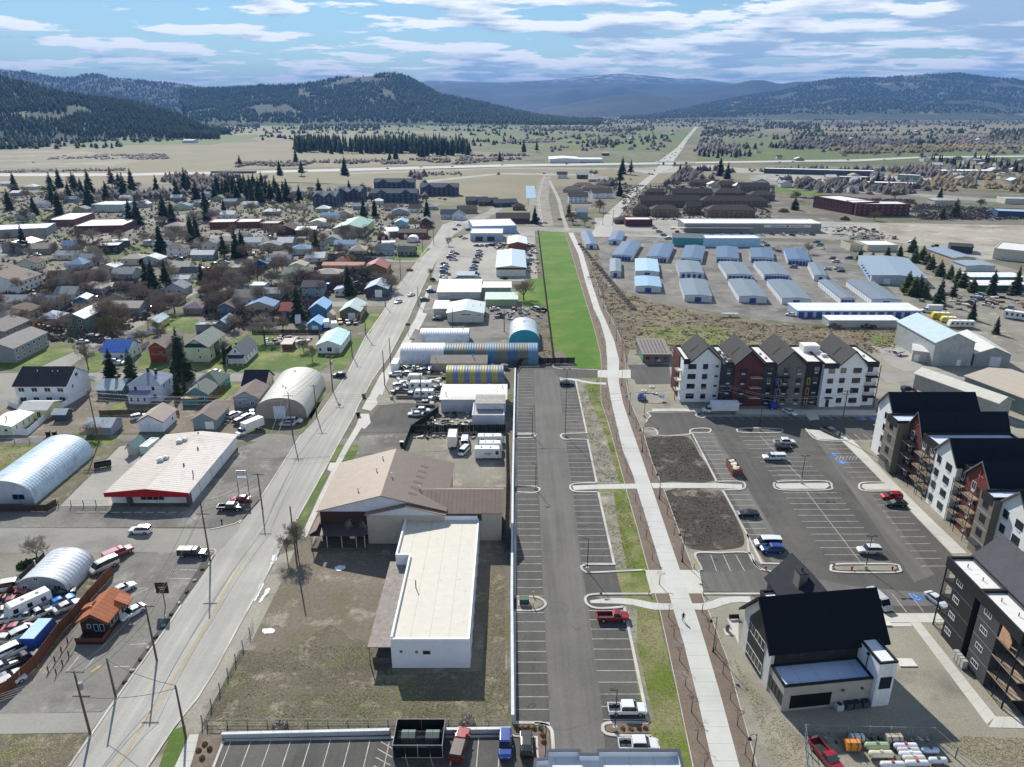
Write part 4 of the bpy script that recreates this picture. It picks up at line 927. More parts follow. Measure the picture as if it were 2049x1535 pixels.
def utility_pole(x,y,h,label,arms=(0.4,),rz=0.0,trans=False,group=None,lean=0.0,double=False):
 p=G(x,y);root=thing('utility_pole',label,'utility pole',(p.x,p.y,0),rz,group)
 m=MB();m.tube((0,0,-.2),(0,0,h),.19,.12,n=8);m.obj('pole',M_WOOD,root,'5d5047')
 for a in arms:
  c=MB();z=h-a;c.box(-1.25,1.25,.1,.24,z-.07,z+.07);[c.box(-.05,.05,.1,.13,z-.4,z-.08)];c.obj('crossarm',M_WOOD,root,'6a5d52')
  for xx in(-1.15,-.55,.55,1.15):i=MB();i.tube((xx,.17,z+.07),(xx,.17,z+.27),.05,.035,n=6);i.obj('insulator',M_PAINT,root,'b9b7b0')
 if trans:t=MB();t.tube((.45,0,h-3.1),(.45,0,h-2.0),.3,n=10);t.obj('transformer',M_PAINT,root,'8d9498')
 return root
def wire(a,b,sag=.8,r=.035,label=None,mat=None,n=10,group='overhead lines along the street'):
 a,b=Vector(a),Vector(b);m=MB();P=[]
 for i in range(n+1):t=i/n;q=a.lerp(b,t);q.z-=sag*4*t*(1-t);P.append(q)
 c=P[0].copy();P=[q-c for q in P]
 for u,v in zip(P,P[1:]):m.tube(u,v,r,n=4,cap=False)
 o=m.obj('overhead_wire',mat or M_WIRE,loc=c);return tag(o,label,'wire',group)
def lotlamp(x,y,h,label,heads=1,rz=0.0,base=True,group='parking lot lamps'):
 p=G(x,y);root=thing('lot_lamp',label,'lamp post',(p.x,p.y,0.1),rz,group);m=MB();m.tube((0,0,.6),(0,0,h),.09,.06,n=8);m.obj('pole',M_PAINT,root,'26272a')
 b=MB();b.tube((0,0,-.1),(0,0,.7),.32,n=12);b.obj('footing',M_CONC,root,'b8b4aa')
 for s in([-1]if heads==1 else[-1,1]):
  a=MB();a.box(min(0,s*.9),max(0,s*.9),-.05,.05,h-.06,h+.02);a.box(min(s*.35,s*1.05),max(s*.35,s*1.05),-.2,.2,h+.021,h+.12);a.obj('lamp_head',M_PAINT,root,'2a2b2e')
 return root
def traillamp(x,y,h,label,group='lamps along the trail',hook=-1):
 p=G(x,y);root=thing('trail_lamp',label,'lamp post',(p.x,p.y,.06),0,group);m=MB();m.tube((0,0,0),(0,0,h),.09,.05,n=8);m.tube((0,0,0),(0,0,.7),.2,.12,n=8);m.obj('pole',M_PAINT,root,'1d1e20')
 a=MB();pts=[(0,0,h-.6)]+[(hook*.45*(1-math.cos(t)),0,h-.5+.45*math.sin(t))for t in[R(q)for q in(0,40,80,120,160,180)]]
 for u,v in zip(pts,pts[1:]):a.tube(u,v,.035,n=5)
 a.obj('arm',M_PAINT,root,'1d1e20');l=MB();l.tube((hook*.9,0,h-.95),(hook*.9,0,h-.55),.3,.08,n=10);l.obj('lamp_shade',M_PAINT,root,'232427')
 b=MB();b.tube((hook*.9,0,h-1.02),(hook*.9,0,h-.951),.2,n=8);b.obj('lamp_lens',M_LAMP,root);return root
def fence(name,label,pts,h,post=2.4,kind='board',col='6d5a4a',cat='fence',world=False,pw=.06,group=None,posts=True):
 w3=[Vector((*p,0))if world else G(*p)for p in pts];root=thing(name,label,cat,w3[0],0,group);o=w3[0]
 pm=MB();k=.07;pm.box(-k,k,-k,k,0,h+.08)
 if('post',h)not in _WC:_WC[('post',h)]=pm.mesh('post',M_PAINT)
 rail=MB()
 for a,b in zip(w3,w3[1:]):
  d=b-a;n=max(1,round(d.length/post));ang=math.atan2(d.y,d.x)
  for i in range(n):
   p=a.lerp(b,i/n);q=a.lerp(b,(i+1)/n);ln=(q-p).length
   if posts:link('post',_WC[('post',h)],root,col if kind!='link' else '8a8c8c',p-o,ang)
   if kind in('board','slat'):
    key=(kind,round(ln,1),h)
    if key not in _WC:
     mb=MB()
     if kind=='board':
      nn=max(1,int(ln/.5));
      for j in range(nn):mb.box(.02+j*ln/nn,(j+1)*ln/nn-.015,-.02+(j%2)*.01,.02+(j%2)*.01,.06,h-(j%3)*.02)
     _WC[key]=mb.mesh('panel',M_PAINT)
    link('panel',_WC[key],root,col,p-o,ang)
  if kind=='link':
   for z_ in(h,h*.5,.1):rail.tube(a-o+Vector((0,0,z_)),b-o+Vector((0,0,z_)),.03,n=4)
   wm_=MB();A,B=a-o,b-o
   st=max(2,int(d.length/.35))
   for i in range(st):
    p,q=A.lerp(B,i/st),A.lerp(B,min(1,(i+2)/st));wm_.tube(p,q+Vector((0,0,h)),.006,n=3,cap=False);wm_.tube(q,p+Vector((0,0,h)),.006,n=3,cap=False)
   wm_.obj('mesh_panel',M_WIRELIGHT,root)
  if kind=='rail':
   for z_ in(h,h*.55):rail.box(0,0,0,0,0,0)if False else rail.tube(a-o+Vector((0,0,z_)),b-o+Vector((0,0,z_)),.05,n=4)
 if rail.f:rail.obj('rail',M_PAINT,root,col if kind=='rail' else '8a8c8c')
 return root
def signtext(txt,size,root,loc,rot,mat,name='lettering',bold=True):
 cu=bpy.data.curves.new(name,'FONT');cu.body=txt;cu.size=size;cu.align_x='CENTER';cu.align_y='CENTER';cu.extrude=0.01;cu.resolution_u=2
 if bold:cu.offset=size*.02
 o=bpy.data.objects.new(name,cu);COL.objects.link(o);o.parent=root;o.location=loc;o.rotation_euler=rot;cu.materials.append(mat);bpy.context.view_layer.update()
 me=bpy.data.meshes.new_from_object(o.evaluated_get(bpy.context.evaluated_depsgraph_get()));n=link(name,me,root,None,loc);n.rotation_euler=rot;bpy.data.objects.remove(o);return n
FL=3.2
BALM={}
def balcony(root,x,z,w_,dp,face='f',deckc='c9b49a',soff='b9a58c',post=True,shade=None,y0=0.0):
 """slab with railing, hung on the facade at local x (facade at y0, outward = -y)"""
 k=(round(w_,1),round(dp,1))
 if k not in BALM:
  d_=MB();d_.box(-w_/2,w_/2,-dp,-.01,-.22,0)
  r_=MB();hh=1.05
  for a,b in(((-w_/2+.05,-dp+.05),(w_/2-.05,-dp+.05)),((-w_/2+.05,-dp+.05),(-w_/2+.05,-.05)),((w_/2-.05,-dp+.05),(w_/2-.05,-.05))):
   for z_ in(.12,hh):r_.tube((a[0],a[1],z_),(b[0],b[1],z_),.03,n=4)
   n=max(2,int((Vector(b)-Vector(a)).length/.3))
   for i in range(n+1):p=Vector(a).lerp(Vector(b),i/n);r_.tube((p.x,p.y,0),(p.x,p.y,hh),.014 if i%4 else.035,n=3,cap=False)
  BALM[k]=(d_.mesh('balcony_deck',M_CONC),r_.mesh('railing',M_PAINT))
 rz_=FACE[face]
 o=link('balcony',BALM[k][0],root,deckc,(x,y0,z)if face=='f' else(y0,x,z),rz_);link('railing',BALM[k][1],o,'1d1d1f');return o
def wallbox(root,x0,x1,y0,y1,h,col,mat=M_STUCCO,gable=0.0,name='wall_section',z0=0.0):
 m=MB()
 if gable:m.prism([(x0,z0),(x1,z0),(x1,h),((x0+x1)/2,h+gable),(x0,h)],y0,y1,'y')
 else:m.box(x0,x1,y0,y1,z0,h)
 o=m.obj(name,mat,root,col);return o
def gableroof(root,x0,x1,y0,y1,h,rise,col='2c2d31',o=.5,mat=M_SHG,cut=True,trim='1c1c1e'):
 c,hf=(x0+x1)/2,(x1-x0)/2;s=rise/hf;t=.22;zl=h-o*s;m=MB()
 m.prism([(c-hf-o,zl),(c,h+rise),(c+hf+o,zl),(c+hf+o,zl+t),(c,h+rise+t),(c-hf-o,zl+t)],y0-o,y1+o,'y')
 r=m.obj('roof',mat,root,col)
 f=MB();f.prism([(c-hf-o-.02,zl-.2),(c,h+rise-.2),(c+hf+o+.02,zl-.2),(c+hf+o+.02,zl+t+.04),(c,h+rise+t+.04),(c-hf-o-.02,zl+t+.04)],y0-o-.07,y0-o-.005,'y');f.obj('fascia',M_PAINT,root,trim)
 g=MB()
 for sx_ in((1,)if cut=='r' else(-1,)if cut=='l' else(-1,1))if cut else():
  xx=c+sx_*hf*.55;zt=h+rise-s*hf*.55+t;ym=y0+(y1-y0)*.38
  g.quad((xx-sx_*1.0,ym,zt+s*1.0+.02),(xx+sx_*1.4,ym,zt-s*1.4+.02),(xx+sx_*1.4,ym+.8,zt-s*1.4+.02),(xx-sx_*1.0,ym+.8,zt+s*1.0+.02))
 if g.f:g.obj('roof_vent_slot',flat('black_slot','0e0f11',.9),root)
 return r
def flatroof(root,x0,x1,y0,y1,h,cap='2a2b2d',col='dedcd6',ph=.55,fascia=None,dn=1.1):
 m=MB();m.box(x0+.25,x1-.25,y0+.25,y1-.25,h,h+.06);m.obj('roof_membrane',M_MEMB,root,col)
 p=MB();zb=h-(dn if fascia else 0)
 p.box(x0-.06,x1+.06,y0-.08,y0+.2,zb,h+ph);p.box(x0-.06,x1+.06,y1-.2,y1+.06,h-.05,h+ph);p.box(x0-.06,x0+.2,y0+.2,y1-.2,h-.05,h+ph);p.box(x1-.2,x1+.06,y0+.2,y1-.2,h-.05,h+ph)
 p.obj('parapet',M_PAINT,root,fascia or cap)
def wcol(root,x,zs,w_,h_,y0,fc='2a2b2e',split=2,ac=True,face='f',near=True):
 f,g,one=winmesh(w_,h_,fc,split)
 if 'ac' not in BALM:a=MB();a.box(-.55,.55,-.08,.02,0,.38);BALM['ac']=a.mesh('wall_unit_grille',M_PAINT)
 for z in zs:
  loc={'f':(x,y0,z),'l':(y0,x,z),'r':(y0,x,z),'b':(x,y0,z)}[face]
  o=link('window',f if near else one,root,fc,loc,FACE[face])
  if near:link('pane',g,o)
  if ac:link('wall_unit_grille',BALM['ac'],root,'c8ccd2',(loc[0],loc[1],z-h_/2-.62),FACE[face])
ZR=[1.95+FL*i for i in range(4)]
H1=13.4
def pband(root,x0,x1,y0,col='c9c6c0',zs=(3.3,6.5,9.7),w_=.07):
 for z in zs:m=MB();m.box(x0,x1,y0-.025,y0+.01,z,z+w_);m.obj('trim_band',M_PAINT,root,col)
A=thing('apartment_building','four storey apartment block with four grey gables, white, brick red and grey bays, box truck parked below','building',(52.0,206.0,0),0)
A['label']='apartment block with four grey gables facing the car park, box truck in front'
DB=18.0
for(x0,x1,y0,col,gb,mt)in((0,11.2,4.0,'e4e6ea',0,M_STUCCO),(11.2,14.5,1.0,'383a40',0,M_SIDE),(14.5,23.1,.6,'5b3230',4.2,M_SIDE),(23.1,27.2,1.0,'383a40',0,M_SIDE),(27.2,35.6,.6,'6c6a68',4.2,M_SIDE),(35.6,40.9,1.6,'2c2a2c',0,M_SIDE),(40.9,45.7,0,'e2e4ea',0,M_STUCCO),(45.7,53.7,.5,'dfe1e4',4.2,M_STUCCO),(53.7,57.7,1.4,'dfe1e4',0,M_STUCCO)):
 wallbox(A,x0+.002,x1-.002,y0,DB,H1,col,mt,gb)
wallbox(A,2.3,11.2,4.0-.01,DB-.01,H1+.002,'e4e6ea',M_STUCCO,4.2,'gable_wall',z0=H1-.5)
for(a,b,y0)in((2.3,11.2,4.0),(14.5,23.1,.6),(27.2,35.6,.6),(45.7,53.7,.5)):gableroof(A,a,b,y0,DB,H1,4.2,'4d4c4b')
for(a,b,y0,fs)in((0,2.3-.5,4.0,'26282b'),(11.7,14.0,1.0,None),(23.6,26.7,1.0,None),(36.1,40.9,1.6,None),(40.9,45.2,0,'26282b'),(54.2,57.7,1.4,'26282b')):flatroof(A,a,b,y0,DB,H1+.01,fascia=fs)
wallbox(A,-.35,0,9,DB,H1,'5f3533',M_SIDE,name='brick_side_wall')
for x,w_ in((2.6,2.3),(6.6,1.4)):wcol(A,x,ZR,w_,1.45,4.0,ac=(x==6.6),split=3 if w_>2 else 2)
wcol(A,10.1,[z+.1 for z in ZR],.9,.45,4.0,ac=False,split=1)
wcol(A,12.9,ZR,1.3,1.4,1.0);wcol(A,17.2,ZR,2.1,1.4,.6,split=3);wcol(A,25.2,ZR,1.4,1.4,1.0);wcol(A,29.9,ZR,1.5,1.4,.6);wcol(A,33.9,ZR,1.4,1.4,.6);wcol(A,39.4,ZR,1.5,1.4,1.6)
wcol(A,43.2,ZR[1:],1.6,1.4,0,ac=False);wcol(A,46.9,ZR,1.5,1.4,.5,split=1);wcol(A,51.1,ZR,2.3,1.45,.5,split=3);wcol(A,55.3,ZR,1.4,1.35,1.4)
for z in(3.2,6.4,9.6):
 balcony(A,20.9,z,3.4,1.5,y0=.6);balcony(A,29.0,z,3.6,1.4,y0=.6,deckc='3a3436');balcony(A,55.8,z,3.6,1.6,y0=1.4,deckc='2f2a2c')
 balcony(A,7.2,z,3.4,1.6,face='l',y0=0.0,deckc='d2c6b2')
for x,yy in((28.3,.6),(37.4,1.6)):
 for i in range(4):
  if i<3:m=MB();m.box(x-.5,x+.5,yy-.06,yy+.02,FL*i+.1+.1,FL*i+2.4);m.obj('door',M_PAINT,A,'a88c3a')
  m=MB();m.box(x-.28,x+.28,yy-.075,yy-.061,FL*i+.4+.1,FL*i+2.1);m.obj('door_glass',M_GLASS,A)if i<3 else None
m=MB();m.box(42.2,44.4,-1.1,0,3.0,3.25);m.obj('entrance_canopy',M_PAINT,A,'202124');m=MB();m.box(42.8,43.8,-.06,.02,.05,2.5);m.obj('entrance_door',M_PAINT,A,'2a1e20')
m=MB();m.tube((57.5,-.2,0),(57.5,-.2,H1),.12,n=6);m.tube((-1.6,5.6,0),(-1.6,5.6,9.6),.1,n=6);m.obj('balcony_post',M_PAINT,A,'222')if False else m.obj('balcony_post',M_PAINT,A,'222224')
rooftop(A,'stair_penthouse',41.2,13.5,H1+.07,5.0,4.0,2.2,'e6e6e2');rooftop(A,'rooftop_unit',43.6,8.0,H1+.07,1.6,1.6,.8,'d8d8d6')
for x,y in((12.6,5),(13.0,8),(13.3,3.2),(12.4,11)):rooftop(A,'rooftop_unit',x,y,H1+.07,1.0,1.0,.8,'8f8f8d')
for x,y in((25.2,6),(24.8,10),(55.8,8)):rooftop(A,'roof_vent',x,y,H1+.07,.7,.7,.4,'b9b9b5')
B2=thing('apartment_building','long apartment block with black roofs stepping down the right edge, brick red and white gables','building',(95.3,176.6,0),R(-90))
secs=[(0,8.1,0,'e6e6e2',1,M_STUCCO),(8.1,13.9,-1.9,'7b7568',0,M_STUCCO),(13.9,19.8,1.0,'6c3631',1,M_SIDE),(19.8,27.6,.8,'57544e',0,M_SIDE),(27.6,35.8,0,'e6e6e2',1,M_STUCCO),(35.8,38.7,1.2,'2b2b2d',0,M_SIDE),(38.7,46.8,.6,'7a3c36',1,M_SIDE),(46.8,51.2,-1.6,'7b7568',0,M_STUCCO),(51.2,59.5,0,'e6e6e2',1,M_STUCCO),(59.5,66,.5,'5b3230',0,M_SIDE)]
DB2=21.0
for(x0,x1,y0,col,g_,mt)in secs:
 wallbox(B2,x0+.002,x1-.002,y0,DB2,H1,col,mt,4.3 if g_ else 0)
 if g_:gableroof(B2,x0,x1,y0,DB2,H1,4.3,'1b1e27',cut='r',trim='6d6864')
 else:flatroof(B2,x0+(.5 if x0>0 else 0),x1-.5,y0,DB2,H1+.01,col='c9d2e0',fascia='2b2b2a',dn=1.3)
for x,w_ in((4.6,1.6),(11.0,1.5),(29.2,1.4),(33.0,2.0),(49.0,1.6),(52.8,1.4),(56.8,2.0)):
 yy={11.0:-1.9,49.0:-1.6}.get(x,0);wcol(B2,x,ZR[1:]if yy else ZR,w_,1.5,yy,ac=not yy,fc='3a3836')
for x,yy,w_ in((16.6,1.0,3.8),(22.4,.8,3.4),(26.0,.8,2.6),(37.3,1.2,2.6),(42.2,.6,3.6)):
 wcol(B2,x-.9,ZR,1.2,1.6,yy,fc='d8d4ca');
 for i in range(4):
  m=MB();m.box(x+.2,x+1.0,yy-.05,yy+.02,FL*i+.15,FL*i+2.3);m.obj('balcony_door',M_GLASS,B2)
  if i:balcony(B2,x,FL*i,w_,1.7,y0=yy,deckc='9c8d76')
 m=MB();[m.tube((x+s*(w_/2-.1),yy-1.6,0),(x+s*(w_/2-.1),yy-1.6,3*FL+1),.07,n=5)for s in(-1,1)];m.obj('balcony_post',M_PAINT,B2,'1d1d1f')
pband(B2,8.1,13.9,-1.9,zs=(3.3,6.5,9.7));pband(B2,46.8,51.2,-1.6)
for i in range(1,4):balcony(B2,1.6,FL*i,0.0+3.0,1.8,y0=0,deckc='b5a488')if i<0 else None
for i in range(4):o=balcony(B2,0,FL*i,3.0,1.9,deckc='b5a488');o.location=(0,2.0,FL*i+.02);o.rotation_euler=(0,0,R(-90))
for x,z in((10.9,2.8),(49.0,2.8)):m=MB();yy=-1.9 if x<20 else-1.6;m.box(x-1.5,x+1.5,yy-1.3,yy,z,z+.2);m.obj('entrance_canopy',M_PAINT,B2,'3b3a39')
m=MB();m.box(15.6,17.4,.9,.95,H1+1.2,H1+1.35);m.box(16.4,16.55,.88,.93,H1+.3,H1+2.1);m.obj('gable_trim',M_PAINT,B2,'b57a6c')
m=MB();m.box(41.7,43.6,.5,.55,H1+.9,H1+1.05);m.box(42.3,42.45,.48,.53,H1+.1,H1+2.2);m.obj('gable_trim',M_PAINT,B2,'b57a6c')
C3=thing('apartment_building','black and charcoal apartment block at the right edge with balcony posts at its near corner','building',(73.8,106.0,0),R(-90))
for(x0,x1,y0,col,mt)in((2.8,8.4,0,'2a2a2b',M_SIDE),(8.4,9.9,1.6,'26191b',M_SIDE),(9.9,14.8,0,'4c4c4d',M_SIDE),(14.8,22,2.6,'2b2b2c',M_SIDE)):wallbox(C3,x0+.002,x1-.002,y0,24,H1,col,mt)
wallbox(C3,0,2.8,3.0,24,H1,'4a4946',M_SIDE)
flatroof(C3,0,9.1,0,4.2,H1+.01,fascia='262627',dn=1.4);flatroof(C3,9.2,19.5,0,4.2,H1+.01,fascia='262627',dn=1.4)
wallbox(C3,0,22,4.3,12.7,H1+.02,'4a4946',M_SIDE,0,'core_wall')
s=MB();s.prism([(3.8,H1-.1),(8.5,H1+4.4),(13.2,H1-.1),(13.2,H1+.12),(8.5,H1+4.65),(3.8,H1+.12)],-.5,22.5,'x');s.obj('roof',M_SHG,C3,'56575b')
gq=MB();gq.quad((12.0,5.6,H1+1.95),(12.0,7.9,H1+4.15),(13.3,7.9,H1+4.15),(13.3,5.6,H1+1.95));gq.obj('roof_vent_slot',flat('black_slot','0e0f11',.9),C3)
wcol(C3,4.3,ZR,1.5,.8,0,ac=False,fc='d8d8d4',split=3);wcol(C3,12.0,ZR,1.6,.8,0,ac=False,fc='d8d8d4',split=3)
pband(C3,2.8,8.4,0,col='6d6d6b');pband(C3,9.9,14.8,0,col='8b8b89')
for i in range(4):
 if i:
  m=MB();m.box(.15,2.8,0,3.0,FL*i-.2,FL*i);m.obj('balcony_deck',M_CONC,C3,'3a3836');m=MB();m.box(14.8,21,-.0,2.6,FL*i-.2,FL*i);m.obj('balcony_deck',M_CONC,C3,'a08c78')
 r=MB()
 for z_ in(.1,1.05):r.tube((.2,.05,FL*i+z_),(2.8,.05,FL*i+z_),.03,n=4);r.tube((.2,.05,FL*i+z_),(.2,3,FL*i+z_),.03,n=4);r.tube((14.8,.05,FL*i+z_),(19.4,.05,FL*i+z_),.03,n=4)
 for k in range(10):r.tube((.2+k*.28,.05,FL*i),(.2+k*.28,.05,FL*i+1.05),.014,n=3,cap=False)
 for k in range(16):r.tube((14.9+k*.29,.05,FL*i),(14.9+k*.29,.05,FL*i+1.05),.014,n=3,cap=False)
 r.obj('railing',M_PAINT,C3,'1d1d1f')
m=MB();m.tube((.15,.1,0),(.15,.1,H1),.12,n=6);m.tube((19.4,.1,0),(19.4,.1,H1),.14,n=6);m.tube((17,.1,0),(17,.1,H1-1),.08,n=6);m.obj('balcony_post',M_PAINT,C3,'1f1f20')
m=MB();m.prism([(15.4,9.8),(17.9,9.8),(18.1,11.2),(17.2,12.0),(15.6,12.2)],-.12,-.03,'y');m.obj('tan_screen',M_DULL,C3,'c99b78')
for i in range(4):m=MB();m.box(8.45+i*.75,9.05+i*.75,-1.0-.3,-.5,.25,1.7);m.obj('meter_cabinet',M_PAINT,C3,'a9aaa6')
for y,x in((1.9,2.5),(2.2,6.2),(1.9,11.5),(2.3,15.0)):m=MB();m.tube((x,y,H1),(x,y,H1+.7),.08,n=6);m.obj('vent_pipe',M_PAINT,C3,'55534f')
K=thing('clubhouse','clubhouse with a steep black gable roof, white tower and low flat wing beside the trail','building',(39.6,90.4,0),R(7.3))
wallbox(K,0,18.3,0,9.7,8.0,'cfcdc8',M_SIDE,0,'wall')
m=MB();m.prism([(0,7.99),(9.7,7.99),(4.85,13.4)],0.0,18.3,'x');m.obj('gable_wall',M_STUCCO,K,'d4d2cd')
m=MB();m.box(.6,18.35,-.06,0,4.9,7.95);m.obj('dark_siding',M_SIDE,K,'2b2524')  # dark brown siding band between low wing and eave
m=MB();m.prism([(-.7,7.2),(4.85,13.5),(10.4,7.2),(10.4,7.5),(4.85,13.85),(-.7,7.5)],-.7,19.0,'x');m.obj('roof',M_SHG,K,'17191f')
m=MB();m.prism([(-.75,7.05),(4.85,13.4),(10.45,7.05),(10.45,7.55),(4.85,13.92),(-.75,7.55)],-.78,-.71,'x');m.obj('fascia',M_PAINT,K,'242424')
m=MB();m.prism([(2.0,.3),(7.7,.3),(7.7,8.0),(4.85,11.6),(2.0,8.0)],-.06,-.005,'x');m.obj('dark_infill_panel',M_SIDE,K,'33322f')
for z0 in(1.0,5.3):
 for i in range(5):
  o=link('window',winmesh(1.0,1.7 if z0<3 else 1.5,'c8c8c4',1)[0],K,'c8c8c4',(-.07,2.6+1.13*i,z0+1.1),R(-90));link('pane',winmesh(1.0,1.7 if z0<3 else 1.5,'c8c8c4',1)[1],o)
for x in(3.2,5.0,9.8,12.0,15.0):o=link('window',winmesh(.6,1.3,'c8c8c4',1)[0],K,'3a3a3c',(x,-.07,6.6));link('pane',winmesh(.6,1.3,'c8c8c4',1)[1],o)
wallbox(K,.2,14.2,-4.5,-.07,4.6,'a9a59c',M_SIDE,0,'low_wing_wall');flatroof(K,.2,14.2,-4.5,-.07,4.61,col='b9c6de',cap='1d1e22',ph=.35)
m=MB();m.box(1.4,7.9,-4.56,-4.5,.5,2.9);m.obj('glazed_opening',flat('dark_glazing','14110f',.25),K)
for i in range(4):o=link('window',winmesh(.8,1.9,'2c2c2e',1)[0],K,'2c2c2e',(.2,-4.0+1.05*i+.2,2.1),R(-90));link('pane',winmesh(.8,1.9,'c',1)[1],o)
for x in(9.6,12.7):m=MB();m.tube((x,-4.75,3.1),(x,-4.5,3.1),.22,n=10);m.obj('exhaust_vent',M_PAINT,K,'55585a')
wallbox(K,14.25,17.0,-5.3,.4,8.0,'e2e4e8',objmat('board_and_batten',.6,'seamx',spec=.3),0,'tower_wall');flatroof(K,14.25,17.0,-5.3,.4,8.01,col='dfe3ea',cap='1d1e22',ph=.35)
f_,g_,_1=winmesh(1.7,2.0,'x',2);o=link('window',f_,K,'2c2c2e',(15.7,-5.3,4.4));link('pane',g_,o)
m=MB();m.tube((14.1,-2.6,4.7),(14.1,-2.6,7.6),.07,n=6);m.box(13.9,14.3,-2.8,-2.4,7.5,7.8);m.obj('downpipe',M_PAINT,K,'17181a')
wallbox(K,7.5,15.5,9.7,17.2,8.0,'3c3a38',M_SIDE,4.2,'north_wing_wall');gableroof(K,7.5,15.5,5.2,17.2,8.0,4.2,'3b3c40',cut=False)
m=MB();m.box(9.3,10.7,10.6,12.4,7.0,13.0);m.obj('stone_chimney',objmat('ledgestone',.9,'brick'),K,'8d867c');m=MB();m.box(9.2,10.8,10.5,12.5,13.0,13.15);m.tube((10,11.4,13.15),(10,11.4,13.8),.15,n=8);m.obj('chimney_cap',M_PAINT,K,'232427')
wallbox(K,4.9,7.4,11.5,14.5,7.0,'34332f',M_SIDE,0,'entry_block_wall');flatroof(K,4.9,7.4,11.5,14.5,7.01,cap='1d1e22')
def acunit(px,py,label,col='4a4d50',s=1.0,rnd=True,z=0):
 p=G(px,py);r=thing('condenser_unit',label,'air conditioner',(p.x,p.y,.05),R(7),'condensers behind the clubhouse');m=MB()
 m.box(-.5*s,.5*s,-.5*s,.5*s,0,1.0*s);m.obj('casing',M_PAINT,r,col);m=MB();m.tube((0,0,1.0*s),(0,0,1.04*s),.42*s,n=12);m.obj('fan_grille',M_PAINT,r,'2a2b2d')
for i,(px,py,c)in enumerate(((1678,1419,'c9cbcc'),(1697,1417,'4a4d50'),(1712,1415,'4a4d50'),(1730,1413,'4a4d50'))):acunit(px,py,['white condenser unit nearest the dark opening of the clubhouse wing','dark condenser unit next to the white one behind the clubhouse','dark condenser unit, middle of the dark three behind the clubhouse','dark condenser unit closest to the white clubhouse tower'][i],c)
Wb=thing('warehouse','long white flat-roofed warehouse with loading dock canopy on the vacant lot','building',(-19.4,95.2,0))
wallbox(Wb,0,12.6,0,23.3,5.3,'dcdee6',M_STUCCO,name='wall');wallbox(Wb,-2.6,12.6,23.3,37,5.3,'dcdee6',M_STUCCO,name='wall')
cream='cfc9bb'
m=MB();m.box(.3,12.3,.3,37,5.3,5.36);m.obj('roof_membrane',M_MEMB,Wb,cream);m=MB();m.box(-2.3,.3,23.6,36.7,5.3,5.36);m.obj('roof_membrane',M_MEMB,Wb,cream)
p=MB();p.box(-.02,12.62,-.02,.3,5.3,5.75);p.box(-.02,.3,.3,23.3,5.3,5.95);p.box(-2.62,.3,23.28,23.6,5.3,5.95);p.box(-2.62,-2.3,23.6,37.02,5.3,5.95);p.box(-2.3,12.3,36.7,37.02,5.3,6.25);p.box(12.3,12.62,.3,37.02,5.3,5.5);p.obj('parapet',M_PAINT,Wb,'e3e5ea')
for x,z,w_ in((1.6,3.3,.3),(4.1,3.2,.3),(5.7,3.1,1.1)):o=link('window',winmesh(w_,.3 if w_<.5 else.6,'x',1)[0],Wb,'a9a48e' if w_>.5 else '8d93a6',(x,0,z));link('pane',winmesh(w_,.3 if w_<.5 else.6,'x',1)[1],o)
m=MB();m.box(-3.9,-.02,.6,24.4,3.5,3.66);m.obj('canopy_roof',M_DULL,Wb,'8f867e');m=MB();m.box(-3.3,-.02,1.0,24,0,1.1);m.obj('loading_dock',M_DULL,Wb,'5d5750')
m=MB();m.box(-3.3,-2.5,1.0,1.9,1.1,1.25);[m.tube((-3.7,y,0),(-3.7,y,3.5),.09,n=6)for y in(.9,6,12,18,24)];m.obj('canopy_post',M_WOOD,Wb,'6d6358')
m=MB();m.tube((2.4,13.8,5.36),(2.4,13.8,7.0),.1,n=6);m.obj('flue_pipe',M_PAINT,Wb,'3d3b38')
for i in range(9):m=MB();m.box(12.64,12.75,2+i*3.8,2.2+i*3.8,0,5.2);m.obj('downpipe',M_PAINT,Wb,'b6b8bd')
Q=thing('commercial_building','large brown metal-roofed building with porch behind the white warehouse','building',(-26.8,132.6,0))
wallbox(Q,-12.9,12.9,0,21,7.3,'b5aa9c',M_SIDE,3.5,'wall');wallbox(Q,12.9,24.6,0,10,6.7,'b8ae9f',M_SIDE,0,'wing_wall')
m=MB();m.prism([(-12.9,7.0),(12.9,7.0),(0,10.75)],-.06,-.005,'y');m.obj('gable_cladding',M_PAINT,Q,'c8ccd6')
m=MB();m.box(-12.85,-3.0,-.05,-.004,.1,7.0);m.obj('brown_cladding',M_SIDE,Q,'3d2a26')
s=3.5/12.9
for nm,sg,colr in(('roof',-1,'988674'),('roof',1,'7a6d63')):  # sunlit left slope lighter, right slope darker: light put into the roof colours
 m=MB();m.prism([(0,10.8),(sg*13.4,7.3-.5*s),(sg*13.4,7.5-.5*s),(0,11.0)],-.6,21.4,'y');m.obj(nm,M_MY,Q,colr)
m=MB();m.prism([(-.5,6.6),(5,9.2),(10.4,6.6),(10.4,6.8),(5,9.4),(-.5,6.8)],3.5,25.0,'x');m.obj('wing_roof',M_MX,Q,'8f7a6d')
m=MB();m.prism([(-3.0,0),(12.9,0),(12.9,6.9),(5.2,8.7),(-3.0,6.9)],-1.2,-.07,'y');m.obj('bay_wall',M_SIDE,Q,'b5aa9c')
m=MB();m.prism([(-3.0,6.85),(12.9,6.85),(5.2,8.65)],-1.28,-1.21,'y');m.obj('bay_gable_cladding',M_PAINT,Q,'c8ccd6')
m=MB();m.prism([(-3.4,6.85),(5.2,8.8),(13.3,6.85),(13.3,7.0),(5.2,8.98),(-3.4,7.0)],-1.6,5,'y');m.obj('bay_roof',M_MY,Q,'8f7a6d')
